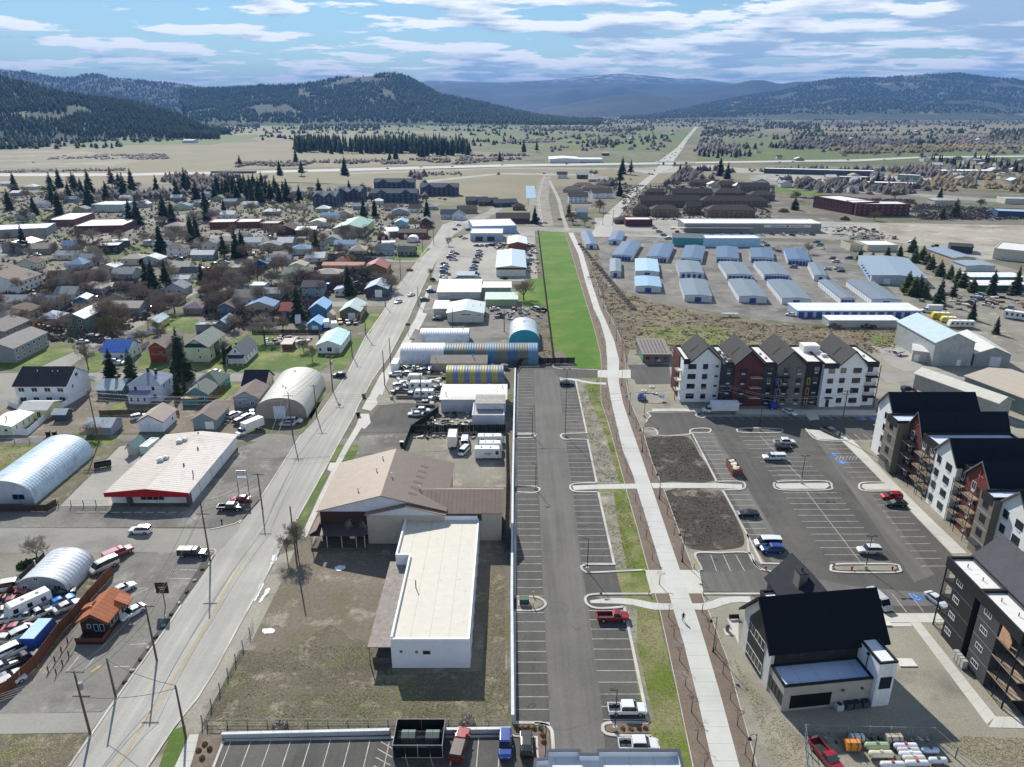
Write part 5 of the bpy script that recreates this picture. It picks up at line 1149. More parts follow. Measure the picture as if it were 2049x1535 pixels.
for i in range(6):x,y=6.0+.22*i,2.6+2.6*i;z_=10.8-x*s+.22;m=MB();m.quad((x-.9,y,z_+.9*s),(x+.9,y,z_-.9*s),(x+.9,y+.9,z_-.9*s),(x-.9,y+.9,z_+.9*s));m.obj('skylight',flat('skylight_panel','6f6058',.4),Q)
for x,y in((-2.4,17),(-2.9,11.5),(1.0,8),(7.2,5.4),(-5.5,3.8)):z_=10.9-abs(x)*s;m=MB();m.tube((x,y,z_),(x,y,z_+1.1),.14,n=8);m.obj('vent_pipe',M_PAINT,Q,'d9d5ce')
m=MB();m.prism([(-3.6,3.3),(0,3.9),(0,4.05),(-3.6,3.45)],-14.4,-3.1,'x');m.obj('porch_roof',M_MX,Q,'4d4543');m=MB();[m.tube((x,-3.4,0),(x,-3.4,3.4),.1,n=6)for x in(-14.2,-11,-8,-5,-3.3)];m.obj('porch_post',M_PAINT,Q,'b9aea2')
m=MB();m.box(-14.4,-3.1,-3.6,0,0,.5);m.obj('porch_deck',M_WOOD,Q,'5f554d')
m=MB();m.prism([(-14.5,3.5),(-12.9,4.6),(-12.9,4.75),(-14.5,3.65)],-3.6,3.0,'y');m.obj('side_porch_roof',M_MY,Q,'8f7a6d')
for i in range(5):m=MB();m.tube((-14.3,-3.3+i*.1,.5),(-14.3,-3.3+i*1.2,1.4),.05,n=4);m.obj('porch_railing',M_PAINT,Q,'d9d3c8')
for x in(-11.2,-8.4,-4.9,-3.9):o=link('window',winmesh(1.0,.9,'x',2)[2],Q,'e4e0d8',(x,-.06,2.2))
m=MB();m.box(-7.1,-6.1,-.1,-.06,.5,2.7);m.obj('door',M_PAINT,Q,'d8d8dc');m=MB();m.box(12.9,20.5,-.05,-.004,4.8,6.6);m.obj('brown_band',M_SIDE,Q,'4d302b')
T=thing('commercial_building','low shop with red fascia and stained corrugated roof behind a concrete yard','building',(-82.5,146.8,0))
wallbox(T,-9.2,9.2,1.4,31.2,3.3,'d7d9dd',M_PAINT,.9,'wall');
for sg in(-1,1):m=MB();m.prism([(0,4.3),(sg*9.5,3.35),(sg*9.5,3.55),(0,4.5)],-.4,31.5,'y');m.obj('roof_slope',objmat('tar_patched_metal_roof',.6,'rust'),T,'b8ada2' if sg<0 else 'b5aca6')
for k in range(34):
 y=.4+k*.92;m=MB()
 for sg in(-1,1):m.quad((sg*.15,y,4.52),(sg*9.3,y,3.60),(sg*9.3,y+.24,3.60),(sg*.15,y+.24,4.52))
 m.obj('roof_seam',flat('seam_sealant','d8d2c8',.7),T)
m=MB();m.prism([(-9.6,2.6),(9.6,2.6),(9.6,3.65),(0,4.65),(-9.6,3.65)],-.5,-.42,'y');m.obj('fascia',M_PAINT,T,'a3161d')
m=MB();m.box(9.52,9.58,-.5,31.5,3.2,3.6);m.box(-9.58,-9.52,-.5,31.5,3.2,3.6);m.obj('gutter',M_PAINT,T,'d9d9d6')
for x in(-4.6,9.0):m=MB();m.box(x-.25,x+.25,-.3,1.4,0,2.9);m.obj('pillar',M_PAINT,T,'55484a')
for x in(-1.8,-.4,1.0,2.2):o=link('window',winmesh(1.2,1.3,'x',1)[2],T,'8d8f7e',(x,1.4,1.55))
for x,y,s_ in((-3.2,14.5,1.4),(-2.3,15.4,1.1),(-3.0,25,1.4),(-2.1,25.8,1.1)):rooftop(T,'rooftop_unit',x,y,4.1,s_,s_,.9,'c9ccd0')
for x,y in((3.4,12),(3.2,21),(-.3,30)):m=MB();m.tube((x,y,3.9),(x,y,4.9),.3,.15,n=8);m.obj('roof_ventilator',M_PAINT,T,'7d7871')
m=MB();m.tube((7.4,7.6,3.4),(7.4,7.6,5.2),.14,n=8);m.obj('flue_pipe',M_PAINT,T,'8a8884')
for i in range(3):m=MB();m.box(9.2,9.24,6+i*7,6.12+i*7,0,3.2);m.obj('wall_seam',M_PAINT,T,'70737a')
q0,q1=G(163,1292),G(214,1296)
rz=0;Rr=bld('restaurant','small dark log restaurant with bright orange metal roof beside the drive-thru lane','building',Vector((-73.9,103.2,0)),Vector((-69.2,103.2,0)),6.8,3.0,1.5,'gy','3a241c','a8623a',M_WOOD,M_MY,ov=.5,near=True,wins=[('f',[2.6,3.6],1.5,.6,1.3,'a9b4c6'),('f',[1.4],1.8,.5,.7,'a9b4c6'),('r',[1.2,2.5,5.6],1.7,.8,1.1,'b9b4a6')],doors=[('r',[4.0],.9,2.0,'b8b0a4')],vents=[('vent_pipe',.25,.3,.2,.7,'8d8d8a')])
m=MB();m.prism([(1.6,2.9),(3.9,2.9),(3.9,3.05),(1.6,4.1)],4.2,6.2,'y');m.prism([(-1.6,2.9),(-3.6,2.9),(-3.6,3.05),(-1.6,4.0)],2.8,4.2,'y');m.obj('dormer_roof',M_MY,Rr,'a85c34')
m=MB();m.box(-2.2,2.4,-2.4,-.02,0,.5);m.obj('front_deck',M_WOOD,Rr,'2c1c18');m=MB();[m.box(x0,x1,y0,y1,.55,1.3)for x0,x1,y0,y1 in((-2.2,2.4,-2.5,-2.4),(2.4,2.5,-2.4,0))];m.obj('deck_rail',M_WOOD,Rr,'6a3826')
for i in range(22):m=MB();a=i/21;m.tube((-2.6+5.2*a,-.55,2.8+1.6*(1-abs(2*a-1))-.25),(-2.6+5.2*a,-.55,2.8+1.6*(1-abs(2*a-1))-.14),.05,n=5);m.obj('string_light',M_PAINT,Rr,'c9b98e')
def segwall(name,label,pts,h,th,col,seg=2.4,cap=None,cat='wall',step=None):
 w3=[G(*p)for p in pts];root=thing(name,label,cat,w3[0]);o=w3[0]
 for a,b in zip(w3,w3[1:]):
  d=b-a;n=max(1,round(d.length/seg));ang=math.atan2(d.y,d.x);ln=d.length/n;key=('sw',round(ln,2),h,th)
  if key not in _WC:
   m=MB();m.box(.015,ln-.015,-th/2,th/2,0,h);c=MB();c.box(0,ln-.02,-th/2-.06,th/2+.06,h,h+.12);_WC[key]=(m.mesh('wall_panel',M_CONC),c.mesh('coping_block',M_CONC))
  for i in range(n):
   p=a.lerp(b,i/n)-o
   link('wall_panel',_WC[key][0],root,col,p,ang);link('coping_block',_WC[key][1],root,cap or col,p,ang)
 return root
segwall('retaining_wall','long pale block retaining wall along the west side of the new parking lot',[(1026,1447),(1024,1200),(1026,980),(1028,870),(1031,745)],1.5,.35,'b9bdc6',1.6,'d4d6da')
segwall('block_wall','low pale block wall behind the bottom parking row',[(445,1477),(780,1469)],.8,.35,'b4b6ba',1.8,'d2d3d4')
segwall('block_wall','short pale block wall between dumpster enclosure and retaining wall',[(885,1468),(1022,1466)],.8,.35,'b4b6ba',1.8,'d2d3d4')
fence('screen_fence','black mesh screen fence at the far end of the new parking lot',[(1031,744),(1034,735),(1042,729),(1150,727)],2.2,2.4,'board','1c1f1f')
fence('screen_fence','long dark fence along the west edge of the bright green strip',[(1107,722),(1097,640),(1087,556),(1076,461)],1.5,2.4,'board','35302a')
fence('screen_fence','dark green screened fence across the north side of the truck yard',[(823,866),(1012,864)],2.3,2.4,'board','12241c')
fence('screen_fence','dark green screened fence slanting from the dark lot to the truck yard',[(877,828),(823,866),(808,905)],2.3,2.4,'board','16241f')
fence('metal_fence','rusty metal fence on the east side of the truck yard',[(1012,864),(1014,960),(1010,1110)],1.8,2.4,'board','4b3d33')
fence('chain_link_fence','chain link fence with dead vines along the vacant lot footway',[(405,1447),(500,1270),(507,1248)],1.5,3.0,'link')
fence('chain_link_fence','chain link fence between vacant lot and bottom parking row',[(415,1452),(1018,1452)],1.2,3.0,'link')
fence('chain_link_fence','chain link fence around the propane tank yard',[(1618,1560),(1609,1472),(1865,1478),(1960,1560)],2.0,3.0,'link')
E_=thing('dumpster_enclosure','black screened dumpster enclosure beside the red pickup','enclosure',G(787,1516));e=G(787,1516);f2=G(886,1516);Wd=f2.x-e.x
m=MB();m.box(0,Wd,4.6,4.7,.1,2.2);m.box(0,.1,0,4.6,.1,2.2);m.box(Wd-.1,Wd,0,4.6,.1,2.2);m.obj('screen',flat('black_mesh_screen','0f1110',.9),E_)
for i in range(4):m=MB();m.box(Wd/4*i+.05,Wd/4*(i+1)-.05,-.05,.02,.1,1.9);m.obj('gate_leaf',flat('black_mesh_screen','0f1110',.9),E_)
m=MB();[m.tube((x,y,0),(x,y,2.3),.06,n=6)for x in(0,Wd/2,Wd)for y in(0,4.65)];[m.tube((0,y,2.25),(Wd,y,2.25),.04,n=5)for y in(0,4.65)];[m.tube((x,0,2.25),(x,4.65,2.25),.04,n=5)for x in(0,Wd)];m.obj('frame',M_PAINT,E_,'a9acac')
for i,x in enumerate((Wd*.26,Wd*.76)):
 r=thing('dumpster',['dumpster with green-grey lids, left one in the enclosure','dumpster with green-grey lids, right one in the enclosure'][i],'dumpster',e+Vector((x,2.9,.02)));m=MB();m.box(-1.0,1.0,-.7,.7,.1,1.3);m.obj('bin',M_PAINT,r,'6f6a62')
 for s in(-.5,.5):m=MB();m.prism([(-.75,1.2),(0,1.55),(.75,1.3),(.75,1.36),(0,1.62),(-.75,1.27)],s-.48,s+.48,'x');m.obj('lid',M_PAINT,r,'6a7a76')
op=[(1060,1600),(1072,1520),(1094,1519),(1095,1502),(1160,1502),(1162,1510),(1196,1510),(1197,1502),(1358,1502),(1372,1560),(1380,1600)]
HT=9.0;Wn=[G(*p,HT)for p in op];NB=thing('flat_roof_building','flat white roofed building with dark coping at the bottom edge of the picture','building',(Wn[4].x,Wn[4].y,0));o0=Vector((Wn[4].x,Wn[4].y,0))
m=MB();n=len(Wn);m.v=[tuple((p-o0).xy)+(0,)for p in Wn]+[tuple((p-o0).xy)+(HT-.9,)for p in Wn];m.f=[(i,(i+1)%n,n+(i+1)%n,n+i)for i in range(n)]+[tuple(range(n,2*n))];m.mi=[0]*(n+1);m.obj('wall',M_STUCCO,NB,'c9cbd0')
m=MB();m.v=[tuple((p-o0).xy)+(HT-.88,)for p in Wn];m.f=[tuple(range(n))];m.mi=[0];m.obj('roof_membrane',M_MEMB,NB,'d9dade')
m=MB();strip('x',[tuple((p-o0).xy)for p in Wn],.3,HT-.9,HT,None,world=True,mb=m);m.obj('parapet',M_STUCCO,NB,'dcdee4');m=MB();strip('x',[tuple((p-o0).xy)for p in Wn],.38,HT,HT+.1,None,world=True,mb=m);m.obj('coping',M_PAINT,NB,'3a4250')
def forestmat(name,a,b,c,ps=.0016,th=(.56,.62),snow=None):
 t=NT(name);p=t.pos();g=t.noise(p,.006,7,.75)
 col=t.mix(t.rng(g,.35,.65),srgb(a),srgb(b));col=t.mix(t.rng(t.noise(p,ps,8,.7),*th),col,srgb(c))
 if snow:
  se=t.n('ShaderNodeSeparateXYZ');t.L.new(p,se.inputs[0]);hi=t.rng(se.outputs['Z'],snow[0],snow[1]);n2=t.rng(t.noise(p,.004,8,.8),.47,.6)
  mm=t.n('ShaderNodeMath',operation='MULTIPLY');t.L.new(hi,mm.inputs[0]);t.L.new(n2,mm.inputs[1]);col=t.mix(mm.outputs[0],col,srgb('d9dde2'))
 t.col(t.mix(1.0,col,t.rng(t.noise(p,.03,3,.7),.3,.7,.75,1.25),'MULTIPLY'));t.b.inputs['Roughness'].default_value=.95;return t.m
def interp(sil,x):
 if x<=sil[0][0]:return sil[0][1]
 for(a,b),(c,d)in zip(sil,sil[1:]):
  if x<=c:return b+(d-b)*(x-a)/(c-a)
 return sil[-1][1]
def hillrange(name,sil,Db,Dr,mat,amp=.16,pw=1.15,step=7,rows=26,seed=0,x0=None,x1=None,nsc=1.0):
 xs=np.arange(x0 if x0 is not None else sil[0][0],(x1 if x1 is not None else sil[-1][0])+step,step);V=[];nr=rows+8
 for x in xs:
  y=interp(sil,x);cx=(x-IW/2)/FPX;cy=-(y-IH/2)/FPX;dy,dz=cp+cy*sp,-sp+cy*cp;zr=max(2.0,CAMH+dz/dy*Dr);k=cx/dy
  for r in range(nr+1):
   if r<=rows:t=r/rows;Y=Db+(Dr-Db)*t;z=zr*(t**pw)*(1-.12*math.sin(math.pi*t))
   else:t=(r-rows)/8;Y=Dr+(Dr-Db)*.5*t;z=zr*(1-t*t)
   q=Vector((k*Y,Y,seed*31.0))*(nsc/900.0);env=math.sin(math.pi*min(1,max(0,t if r<=rows else 1)))if r<rows else 0
   z+=zr*amp*env*(mnoise.noise(q)*1.2+mnoise.noise(q*2.7)*.6+mnoise.noise(q*6.1)*.25);V.append((k*Y+60*nsc*mnoise.noise(q*3)*env,Y,z-1.2))
 n=nr+1;F=[(i*n+j,(i+1)*n+j,(i+1)*n+j+1,i*n+j+1)for i in range(len(xs)-1)for j in range(nr)]
 me=bpy.data.meshes.new(name);me.from_pydata(V,[],F);me.materials.append(mat);me.polygons.foreach_set('use_smooth',[True]*len(F));me.update()
 o=link(name,me);tag(o,kind='structure');return np.array(V).reshape(len(xs),n,3)[:,:rows+2]
def cones(pts,hs,ws,seed=1,sides=5,lean=0.0):
 """a merged mass of small conifers: two stacked cones each"""
 rg=np.random.RandomState(seed);n=len(pts);ang=np.arange(sides)*2*math.pi/sides;V=np.zeros((n,2*(sides+1),3));off=rg.rand(n)*6.28
 for c,(z0,z1,wr)in enumerate(((.08,.68,1.0),(.42,1.0,.68))):
  b=c*(sides+1);rr=(ws*wr)[:,None]*(0.8+.4*rg.rand(n,sides));a=ang[None]+off[:,None]+c*.6
  V[:,b:b+sides,0]=pts[:,0,None]+rr*np.cos(a);V[:,b:b+sides,1]=pts[:,1,None]+rr*np.sin(a);V[:,b:b+sides,2]=pts[:,2,None]+hs[:,None]*z0
  V[:,b+sides,:2]=pts[:,:2];V[:,b+sides,2]=pts[:,2]+hs*z1
 T=[]
 for c in range(2):
  b=c*(sides+1)
  for k in range(sides):T.append((b+k,b+(k+1)%sides,b+sides))
 T=np.array(T)[None]+(np.arange(n)*2*(sides+1))[:,None,None];return V.reshape(-1,3),T.reshape(-1,3)
def npmesh(name,V,T,mat):
 me=bpy.data.meshes.new(name);me.vertices.add(len(V));me.vertices.foreach_set('co',V.astype(np.float32).ravel());me.loops.add(T.size);me.loops.foreach_set('vertex_index',T.astype(np.int32).ravel())
 me.polygons.add(len(T));me.polygons.foreach_set('loop_start',np.arange(0,T.size,T.shape[1],dtype=np.int32));me.materials.append(mat);me.update(calc_edges=True);return me
def woods(name,grid,n,h,w_,seed,mat,thr=-.05,tr=(0.02,1.0),cr=(0,1),nsc=1/420.0,bias=None):
 rg=np.random.RandomState(seed);nc,nr,_=grid.shape;P=[]
 while len(P)<n:
  i=rg.uniform(cr[0],cr[1])*(nc-1.001);j=(tr[0]+(tr[1]-tr[0])*rg.uniform()**.8)*(nr-1.001);a,b=int(i),int(j);u,v=i-a,j-b
  p=grid[a,b]*(1-u)*(1-v)+grid[a+1,b]*u*(1-v)+grid[a,b+1]*(1-u)*v+grid[a+1,b+1]*u*v
  q=mnoise.noise(Vector((p[0]*nsc,p[1]*nsc,seed)))+.5*mnoise.noise(Vector((p[0]*nsc*3,p[1]*nsc*3,seed)))
  if q>thr+(bias(i/nc,j/nr)if bias else 0):P.append(p)
 P=np.array(P);hs=h*(.6+.7*rg.rand(n));V,T=cones(P,hs,w_*(.7+.6*rg.rand(n)),seed);return tag(link(name,npmesh(name,V,T,mat)),kind='stuff',label=None)
f1=forestmat('wooded_slope_near','2e3a2a','3a4631','7e7a5a',.004,(.56,.62));f2=forestmat('wooded_slope_mid','2f3c2c','3b4733','77724f',.003,(.58,.66))
f3=forestmat('wooded_slope_far','27352f','323f38','555a4e',.0011,(.6,.68),snow=(480,760));f4=forestmat('wooded_slope_right','37432f','4a5039','7c7458',.0016,(.55,.64))
sil_far=[(-300,182),(380,182),(430,178),(470,170),(540,172),(640,178),(800,170),(860,161),(1000,165),(1100,160),(1140,155),(1200,150),(1240,147),(1290,150),(1350,157),(1400,157),(1460,166),(1520,172),(1650,172),(2300,175)]
sil_mid=[(1080,216),(1200,205),(1260,192),(1330,186),(1400,178),(1460,170),(1500,161),(1527,160),(1562,168),(1594,163),(1640,163),(1700,170),(2300,180)]
sil_right=[(1240,236),(1330,221),(1381,214),(1470,196),(1520,188),(1560,183),(1600,172),(1634,163),(1687,156),(1768,156),(1821,151),(1918,147),(1969,154),(2049,160),(2300,166)]
sil_cen=[(360,182),(419,178),(482,177),(520,173),(551,173),(601,171),(652,163),(678,156),(716,154),(741,152),(774,148),(800,150),(825,159),(855,176),(881,190),(931,200),(970,207),(1020,220),(1080,233),(1150,240),(1200,244)]
sil_left=[(-300,130),(0,138),(51,144),(109,156),(152,156),(168,149),(198,149),(221,157),(254,159),(343,167),(381,172),(419,179),(482,184),(560,195),(660,215),(760,235)]
sil_near=[(-400,100),(-200,125),(0,156),(63,173),(102,184),(178,197),(254,206),(305,218),(355,231),(388,246),(406,258),(425,268),(440,274)]
hillrange('far_mountains',sil_far,11000,16500,f3,.22,1.0,9,22,1,nsc=.5)
hillrange('foothills',sil_mid,8500,11500,f3,.2,1.1,9,18,2,nsc=.6)
hillrange('low_foothill',[(1080,222),(1150,205),(1220,192),(1270,187),(1330,194),(1400,206),(1460,214)],7600,9200,f3,.15,1.0,9,14,8,nsc=.6)
gr=hillrange('right_mountain_hill',sil_right,5600,8800,f4,.2,1.15,8,26,3,nsc=.8)
gl=hillrange('left_ridge_hill',sil_left,5200,7600,f2,.18,1.1,8,22,4)
gc=hillrange('central_hill',sil_cen,3900,5600,f2,.12,1.0,7,24,5)
gn=hillrange('near_wooded_hill',sil_near,2150,3000,f1,.12,.95,7,20,6)
m_far=leafmat('distant_conifers','28351f','36452a')
woods('wooded_hillside_forest',gn,9000,19,4.0,21,m_far,-.6,(0.03,1.0));woods('wooded_hillside_forest',gc,14000,21,6.5,22,m_far,-.28,(.05,1.0),bias=lambda u,v:.2 if(.28<u<.5 and v>.45)else(.05 if u<.4 and v<.4 else-.5))
woods('wooded_hillside_forest',gl,9500,19,8,23,m_far,-.35,(.2,1.0));woods('wooded_hillside_forest',gr,17000,18,9,24,m_far,-.3,(.12,1.0))
HWY=[G(*p)for p in((1200,474),(1225,436),(1256,397),(1290,365),(1330,340),(1334,323),(1360,296),(1378,268),(1394,254))]
def onroad(x,y,d=20):
 for a,b in zip(HWY,HWY[1:]):
  t=max(0,min(1,((x-a.x)*(b.x-a.x)+(y-a.y)*(b.y-a.y))/(b-a).length_squared));q=a.lerp(b,t)
  if(q.x-x)**2+(q.y-y)**2<(d+.008*q.y)**2:return True
 return False
def groveband(name,quad,n,h,w_,seed,mat,thr=-1.0,cone=True):
 big=(quad[1][0]-quad[0][0])>700
 rg=np.random.RandomState(seed);P=[];Q=[G(*q)for q in quad]
 while len(P)<n:
  u,v=rg.rand(2);a=Q[0].lerp(Q[1],u).lerp(Q[3].lerp(Q[2],u),v)
  if onroad(a.x,a.y):continue
  if(mnoise.noise(Vector((a.x/150,a.y/260,seed)))+.35*mnoise.noise(Vector((a.x/40,a.y/60,seed)))>.16)if big else(mnoise.noise(Vector((a.x/60,a.y/90,seed)))>thr):P.append((a.x,a.y,-.5))
 P=np.array(P);V,T=cones(P,h*(.55+.8*rg.rand(n)),w_*(.7+.6*rg.rand(n)),seed,5 if cone else 6);return tag(link(name,npmesh(name,V,T,mat)),kind='stuff')
m_bf=leafmat('distant_bare_thicket','675f5c','7b716a');m_bo=leafmat('distant_ochre_thicket','7f7155','8a7c5f')
for i,(q,n,h,w_,k)in enumerate([([(590,304),(940,310),(940,296),(590,290)],420,27,5.0,'c'),([(-200,300),(1100,296),(1100,242),(-200,246)],1100,11,6,'c'),([(1050,300),(2300,300),(2300,240),(1050,240)],1300,11,6.5,'c'),([(900,250),(2300,250),(2300,228),(900,226)],900,12,10,'b'),([(1100,312),(2300,312),(2300,262),(1100,262)],500,8,6,'b'),([(-100,400),(850,400),(850,352),(-100,356)],420,8,4.5,'b'),([(1180,372),(2100,400),(2100,340),(1300,342)],420,8,4.5,'b'),([(470,335),(900,326),(900,318),(470,326)],500,4.5,3.5,'b'),([(1000,288),(1110,285),(1110,278),(1000,282)],160,6,6,'b'),([(1040,262),(1300,262),(1300,255),(1040,255)],220,9,8,'b'),([(1150,248),(1500,246),(1500,236),(1150,238)],420,10,10,'c'),([(1050,246),(1160,244),(1160,236),(1050,237)],200,14,7,'c'),([(1000,240),(1400,236),(1400,230),(1000,231)],350,12,14,'b'),([(1560,300),(1840,292),(1840,280),(1560,284)],330,9,7,'b'),([(1660,308),(1900,305),(1900,296),(1660,300)],200,8,6,'o'),([(1880,290),(2100,290),(2100,272),(1880,274)],300,9,7,'b'),([(1390,312),(1480,314),(1480,296),(1400,290)],120,14,6,'b'),([(1880,300),(2100,305),(2100,294),(1880,292)],160,8,6,'o'),([(1400,270),(1510,267),(1510,262),(1400,263)],160,9,4,'c'),([(1530,258),(1640,262),(1640,248),(1530,246)],140,14,6,'c'),([(1980,280),(2100,285),(2100,262),(1980,262)],120,14,6,'c'),([(600,262),(760,262),(760,250),(600,252)],200,12,6,'c'),([(680,255),(800,250),(800,240),(680,245)],300,14,8,'c'),([(100,292),(420,272),(420,262),(100,278)],260,13,5,'c'),([(0,300),(100,296),(100,268),(0,270)],260,15,5,'c'),([(380,265),(520,258),(520,242),(380,250)],260,12,7,'c'),([(0,346),(250,342),(250,338),(0,342)],260,3,3,'b'),([(60,326),(340,318),(330,308),(120,312)],300,3.0,3.5,'b'),([(900,330),(1050,318),(1050,310),(930,312)],180,5,4,'b'),([(820,352),(1000,350),(1000,345),(820,348)],60,4,2.5,'b'),([(1500,345),(1740,340),(1740,334),(1500,338)],60,5,3,'b'),([(1960,245),(2300,250),(2300,240),(1960,238)],200,10,8,'b'),([(1430,256),(1960,250),(1960,244),(1430,248)],420,9,8,'b'),([(1850,380),(2049,392),(2049,352),(1880,345)],170,7,4.5,'o'),([(1800,345),(1960,372),(1960,350),(1830,335)],150,8,4.5,'b')]):
 groveband({'b':'bare_thicket','c':'conifer_grove','o':'ochre_thicket'}[k],q,n,h,w_,60+i,{'b':m_bf,'c':m_far,'o':m_bo}[k],-.1,k=='c')
def tufts(name,poly,n,r0,r1,hh,mats,seed=3,thr=-.12):
 rg=np.random.RandomState(seed);n=int(n*.55);r0*=.8;r1*=.75;W_=[G(*p)for p in poly];xs=[p.x for p in W_];ys=[p.y for p in W_];P=[]
 def ins(x,y):
  c=False;j=len(W_)-1
  for i in range(len(W_)):
   if(W_[i].y>y)!=(W_[j].y>y)and x<(W_[j].x-W_[i].x)*(y-W_[i].y)/(W_[j].y-W_[i].y)+W_[i].x:c=not c
   j=i
  return c
 tries=0
 while len(P)<n and tries<n*30:
  tries+=1;x,y=rg.uniform(min(xs),max(xs)),rg.uniform(min(ys),max(ys))
  if ins(x,y)and mnoise.noise(Vector((x/4,y/4,seed)))+.4*mnoise.noise(Vector((x,y,seed)))>thr:P.append((x,y,.0))
 P=np.array(P);n=len(P);V=np.zeros((n,4,3,3));r=rg.uniform(r0,r1,n)
 for k in range(4):
  a=rg.rand(n)*6.28;d=np.stack([np.cos(a),np.sin(a),0*a],1);o=rg.normal(0,.45,(n,3))*r[:,None];o[:,2]=0
  V[:,k,0]=P+o-d*r[:,None]*.6;V[:,k,1]=P+o+d*r[:,None]*.6;t=rg.normal(0,.5,(n,3))*r[:,None];t[:,2]=r*hh*.35*(.4+rg.rand(n));V[:,k,2]=P+o+t
 T=np.arange(n*12).reshape(-1,3);o=link(name,npmesh(name,V.reshape(-1,3),T,mats));return tag(o,kind='stuff')
t_br=leafmat('dry_weeds','8f8567','a79b7a');t_gr=leafmat('green_tufts','76883a','90924e');t_bk=leafmat('dead_brush','8a7b62','a5977c')
tufts('dry_weeds',[(420,1455),(480,1310),(600,1290),(740,1290),(790,1345),(1015,1345),(1015,1455)],9000,.1,.32,.9,t_br,1)
tufts('green_tufts_grass',[(430,1452),(600,1390),(900,1390),(1010,1380),(1014,1455)],5000,.08,.25,.9,t_gr,2)
tufts('green_tufts_grass',[(1310,1560),(1255,1225),(1320,1221),(1390,1560)],6000,.07,.22,.9,t_gr,4)
tufts('dry_weeds',[(1310,1560),(1255,1225),(1320,1221),(1390,1560)],4000,.07,.25,.9,t_br,5)
tufts('green_tufts_grass',[(1176,880),(1155,770),(1200,760),(1218,850),(1249,964),(1194,966)],5000,.12,.4,.9,t_gr,6)
tufts('green_tufts_grass',[(1198,986),(1232,1138),(1294,1135),(1254,984)],4000,.1,.32,.9,t_gr,7)
tufts('dry_weeds',[(500,1270),(560,1120),(640,1090),(770,1100),(780,1150),(640,1290)],2500,.08,.22,.8,t_br,8)
tufts('dead_brush',[(1175,560),(1195,500),(1215,570),(1300,606),(1505,647),(1794,660),(1790,700),(1500,700),(1300,690),(1252,700),(1236,650)],4500,.4,1.3,1.0,t_bk,9,.05)
tufts('dry_weeds',[(1175,560),(1195,500),(1215,570),(1300,606),(1505,647),(1794,660),(1790,700),(1500,700),(1300,690),(1252,700),(1236,650)],6000,.3,.9,.7,t_br,10,-.4)
tufts('dead_brush',[(1290,690),(1500,690),(1790,690),(1790,705),(1500,712),(1270,712)],2500,.3,.9,1.2,t_bk,11)
tufts('dead_brush',[(1110,735),(1110,700),(1100,640),(1060,650),(1050,700)],900,.2,.7,1.1,t_bk,12)
tufts('dead_brush',[(1460,1300),(1550,1535),(1620,1535),(1600,1470),(1500,1370)],2200,.07,.26,.9,t_br,13,-.5)
tufts('dead_brush',[(1600,1462),(2049,1478),(2049,1535),(1960,1535),(1870,1474),(1612,1470)],4000,.07,.26,.9,t_br,14,-.5)
t_soil=leafmat('soil_clods','4f4840','6e655a')
tufts('soil_clods',[(1290,872),(1376,876),(1430,960),(1345,962),(1300,915)],2600,.12,.4,.9,t_soil,31,-9);tufts('soil_clods',[(1332,986),(1440,984),(1488,1085),(1380,1096),(1350,1050)],2600,.12,.4,.9,t_soil,32,-9)
tufts('dry_weeds',[(0,960),(60,955),(180,892),(0,892)],2500,.1,.35,.8,t_br,15);tufts('dry_weeds',[(20,1390),(160,1240),(215,1140),(60,1225),(0,1240),(0,1400)],1500,.1,.3,.8,t_gr,16)
tufts('dry_weeds',[(0,1470),(175,1468),(140,1535),(0,1535)],2500,.08,.25,.8,t_br,17);tufts('dead_brush',[(985,1130),(1010,1130),(1012,1450),(950,1450)],1500,.08,.3,.9,t_br,18)
tufts('dead_brush',[(830,872),(1010,872),(1010,880),(830,878)],300,.2,.6,1.0,t_bk,19)
hz=MB();hz.box(-19000,19000,-400,24500,-3.0,900);ho=hz.obj('haze',[])if False else None
me=hz.mesh('haze',[]);hm=bpy.data.materials.new('thin_air');hm.use_nodes=True;t=hm.node_tree;t.nodes.clear();pv=t.nodes.new('ShaderNodeVolumePrincipled');out=t.nodes.new('ShaderNodeOutputMaterial')
pv.inputs['Color'].default_value=(0.17,0.40,0.90,1);pv.inputs['Density'].default_value=0.00006;pv.inputs['Anisotropy'].default_value=0.0;t.links.new(pv.outputs[0],out.inputs['Volume'])
me.materials.append(hm);tag(link('haze',me),kind='stuff')
for i,q in enumerate(([(0,560),(380,560),(300,640),(200,690),(0,680)],[(400,590),(640,560),(640,640),(500,660),(420,650)],[(0,385),(420,385),(420,545),(0,545)],[(420,385),(850,385),(840,500),(420,560)],[(1560,395),(2049,420),(2049,440),(1840,440),(1830,400)],[(640,510),(770,510),(740,590),(620,590)],[(1240,372),(1550,372),(1540,445),(1250,440)])):
 tufts('hedge_undergrowth',q,3500,1.0,2.6,2.2,m_bf,40+i)
def H(label,fl,fr,d,e,r,k,wall,roof,wm=None,rm=None,wins=None,doors=(),vents=(),near=False,name='house',cat='house',**kw):
 if wins is None and e>2.4 and name!='shed':wins=[('f',2 if not doors else[1.2],1.6,1.0,1.1),('r',3,1.6,.9,1.0)]+([('f',2,4.4,1.0,1.1),('r',3,4.4,.9,1.0)]if e>4.8 else[])
 return bld(name,label,cat,fl,fr,d,e,r,k,wall,roof,wm,rm,wins=wins or(),doors=doors,vents=vents,near=near,**kw)
def SB(*a,**k):return H(*a,name='shed',cat='shed',**k)
def C(*a,**k):k.setdefault('wins',());return H(*a,name='commercial_building',cat='building',**k)
V1=(('vent_pipe',.35,.35,.18,.6,'c8c8c6'),)
CH=(('chimney',.6,.5,.7,1.2,'6a5048'),)
W2=[('f',4,1.8,1.6,1.2),('f',4,4.7,1.5,1.2)]
wh='f0f0ee'
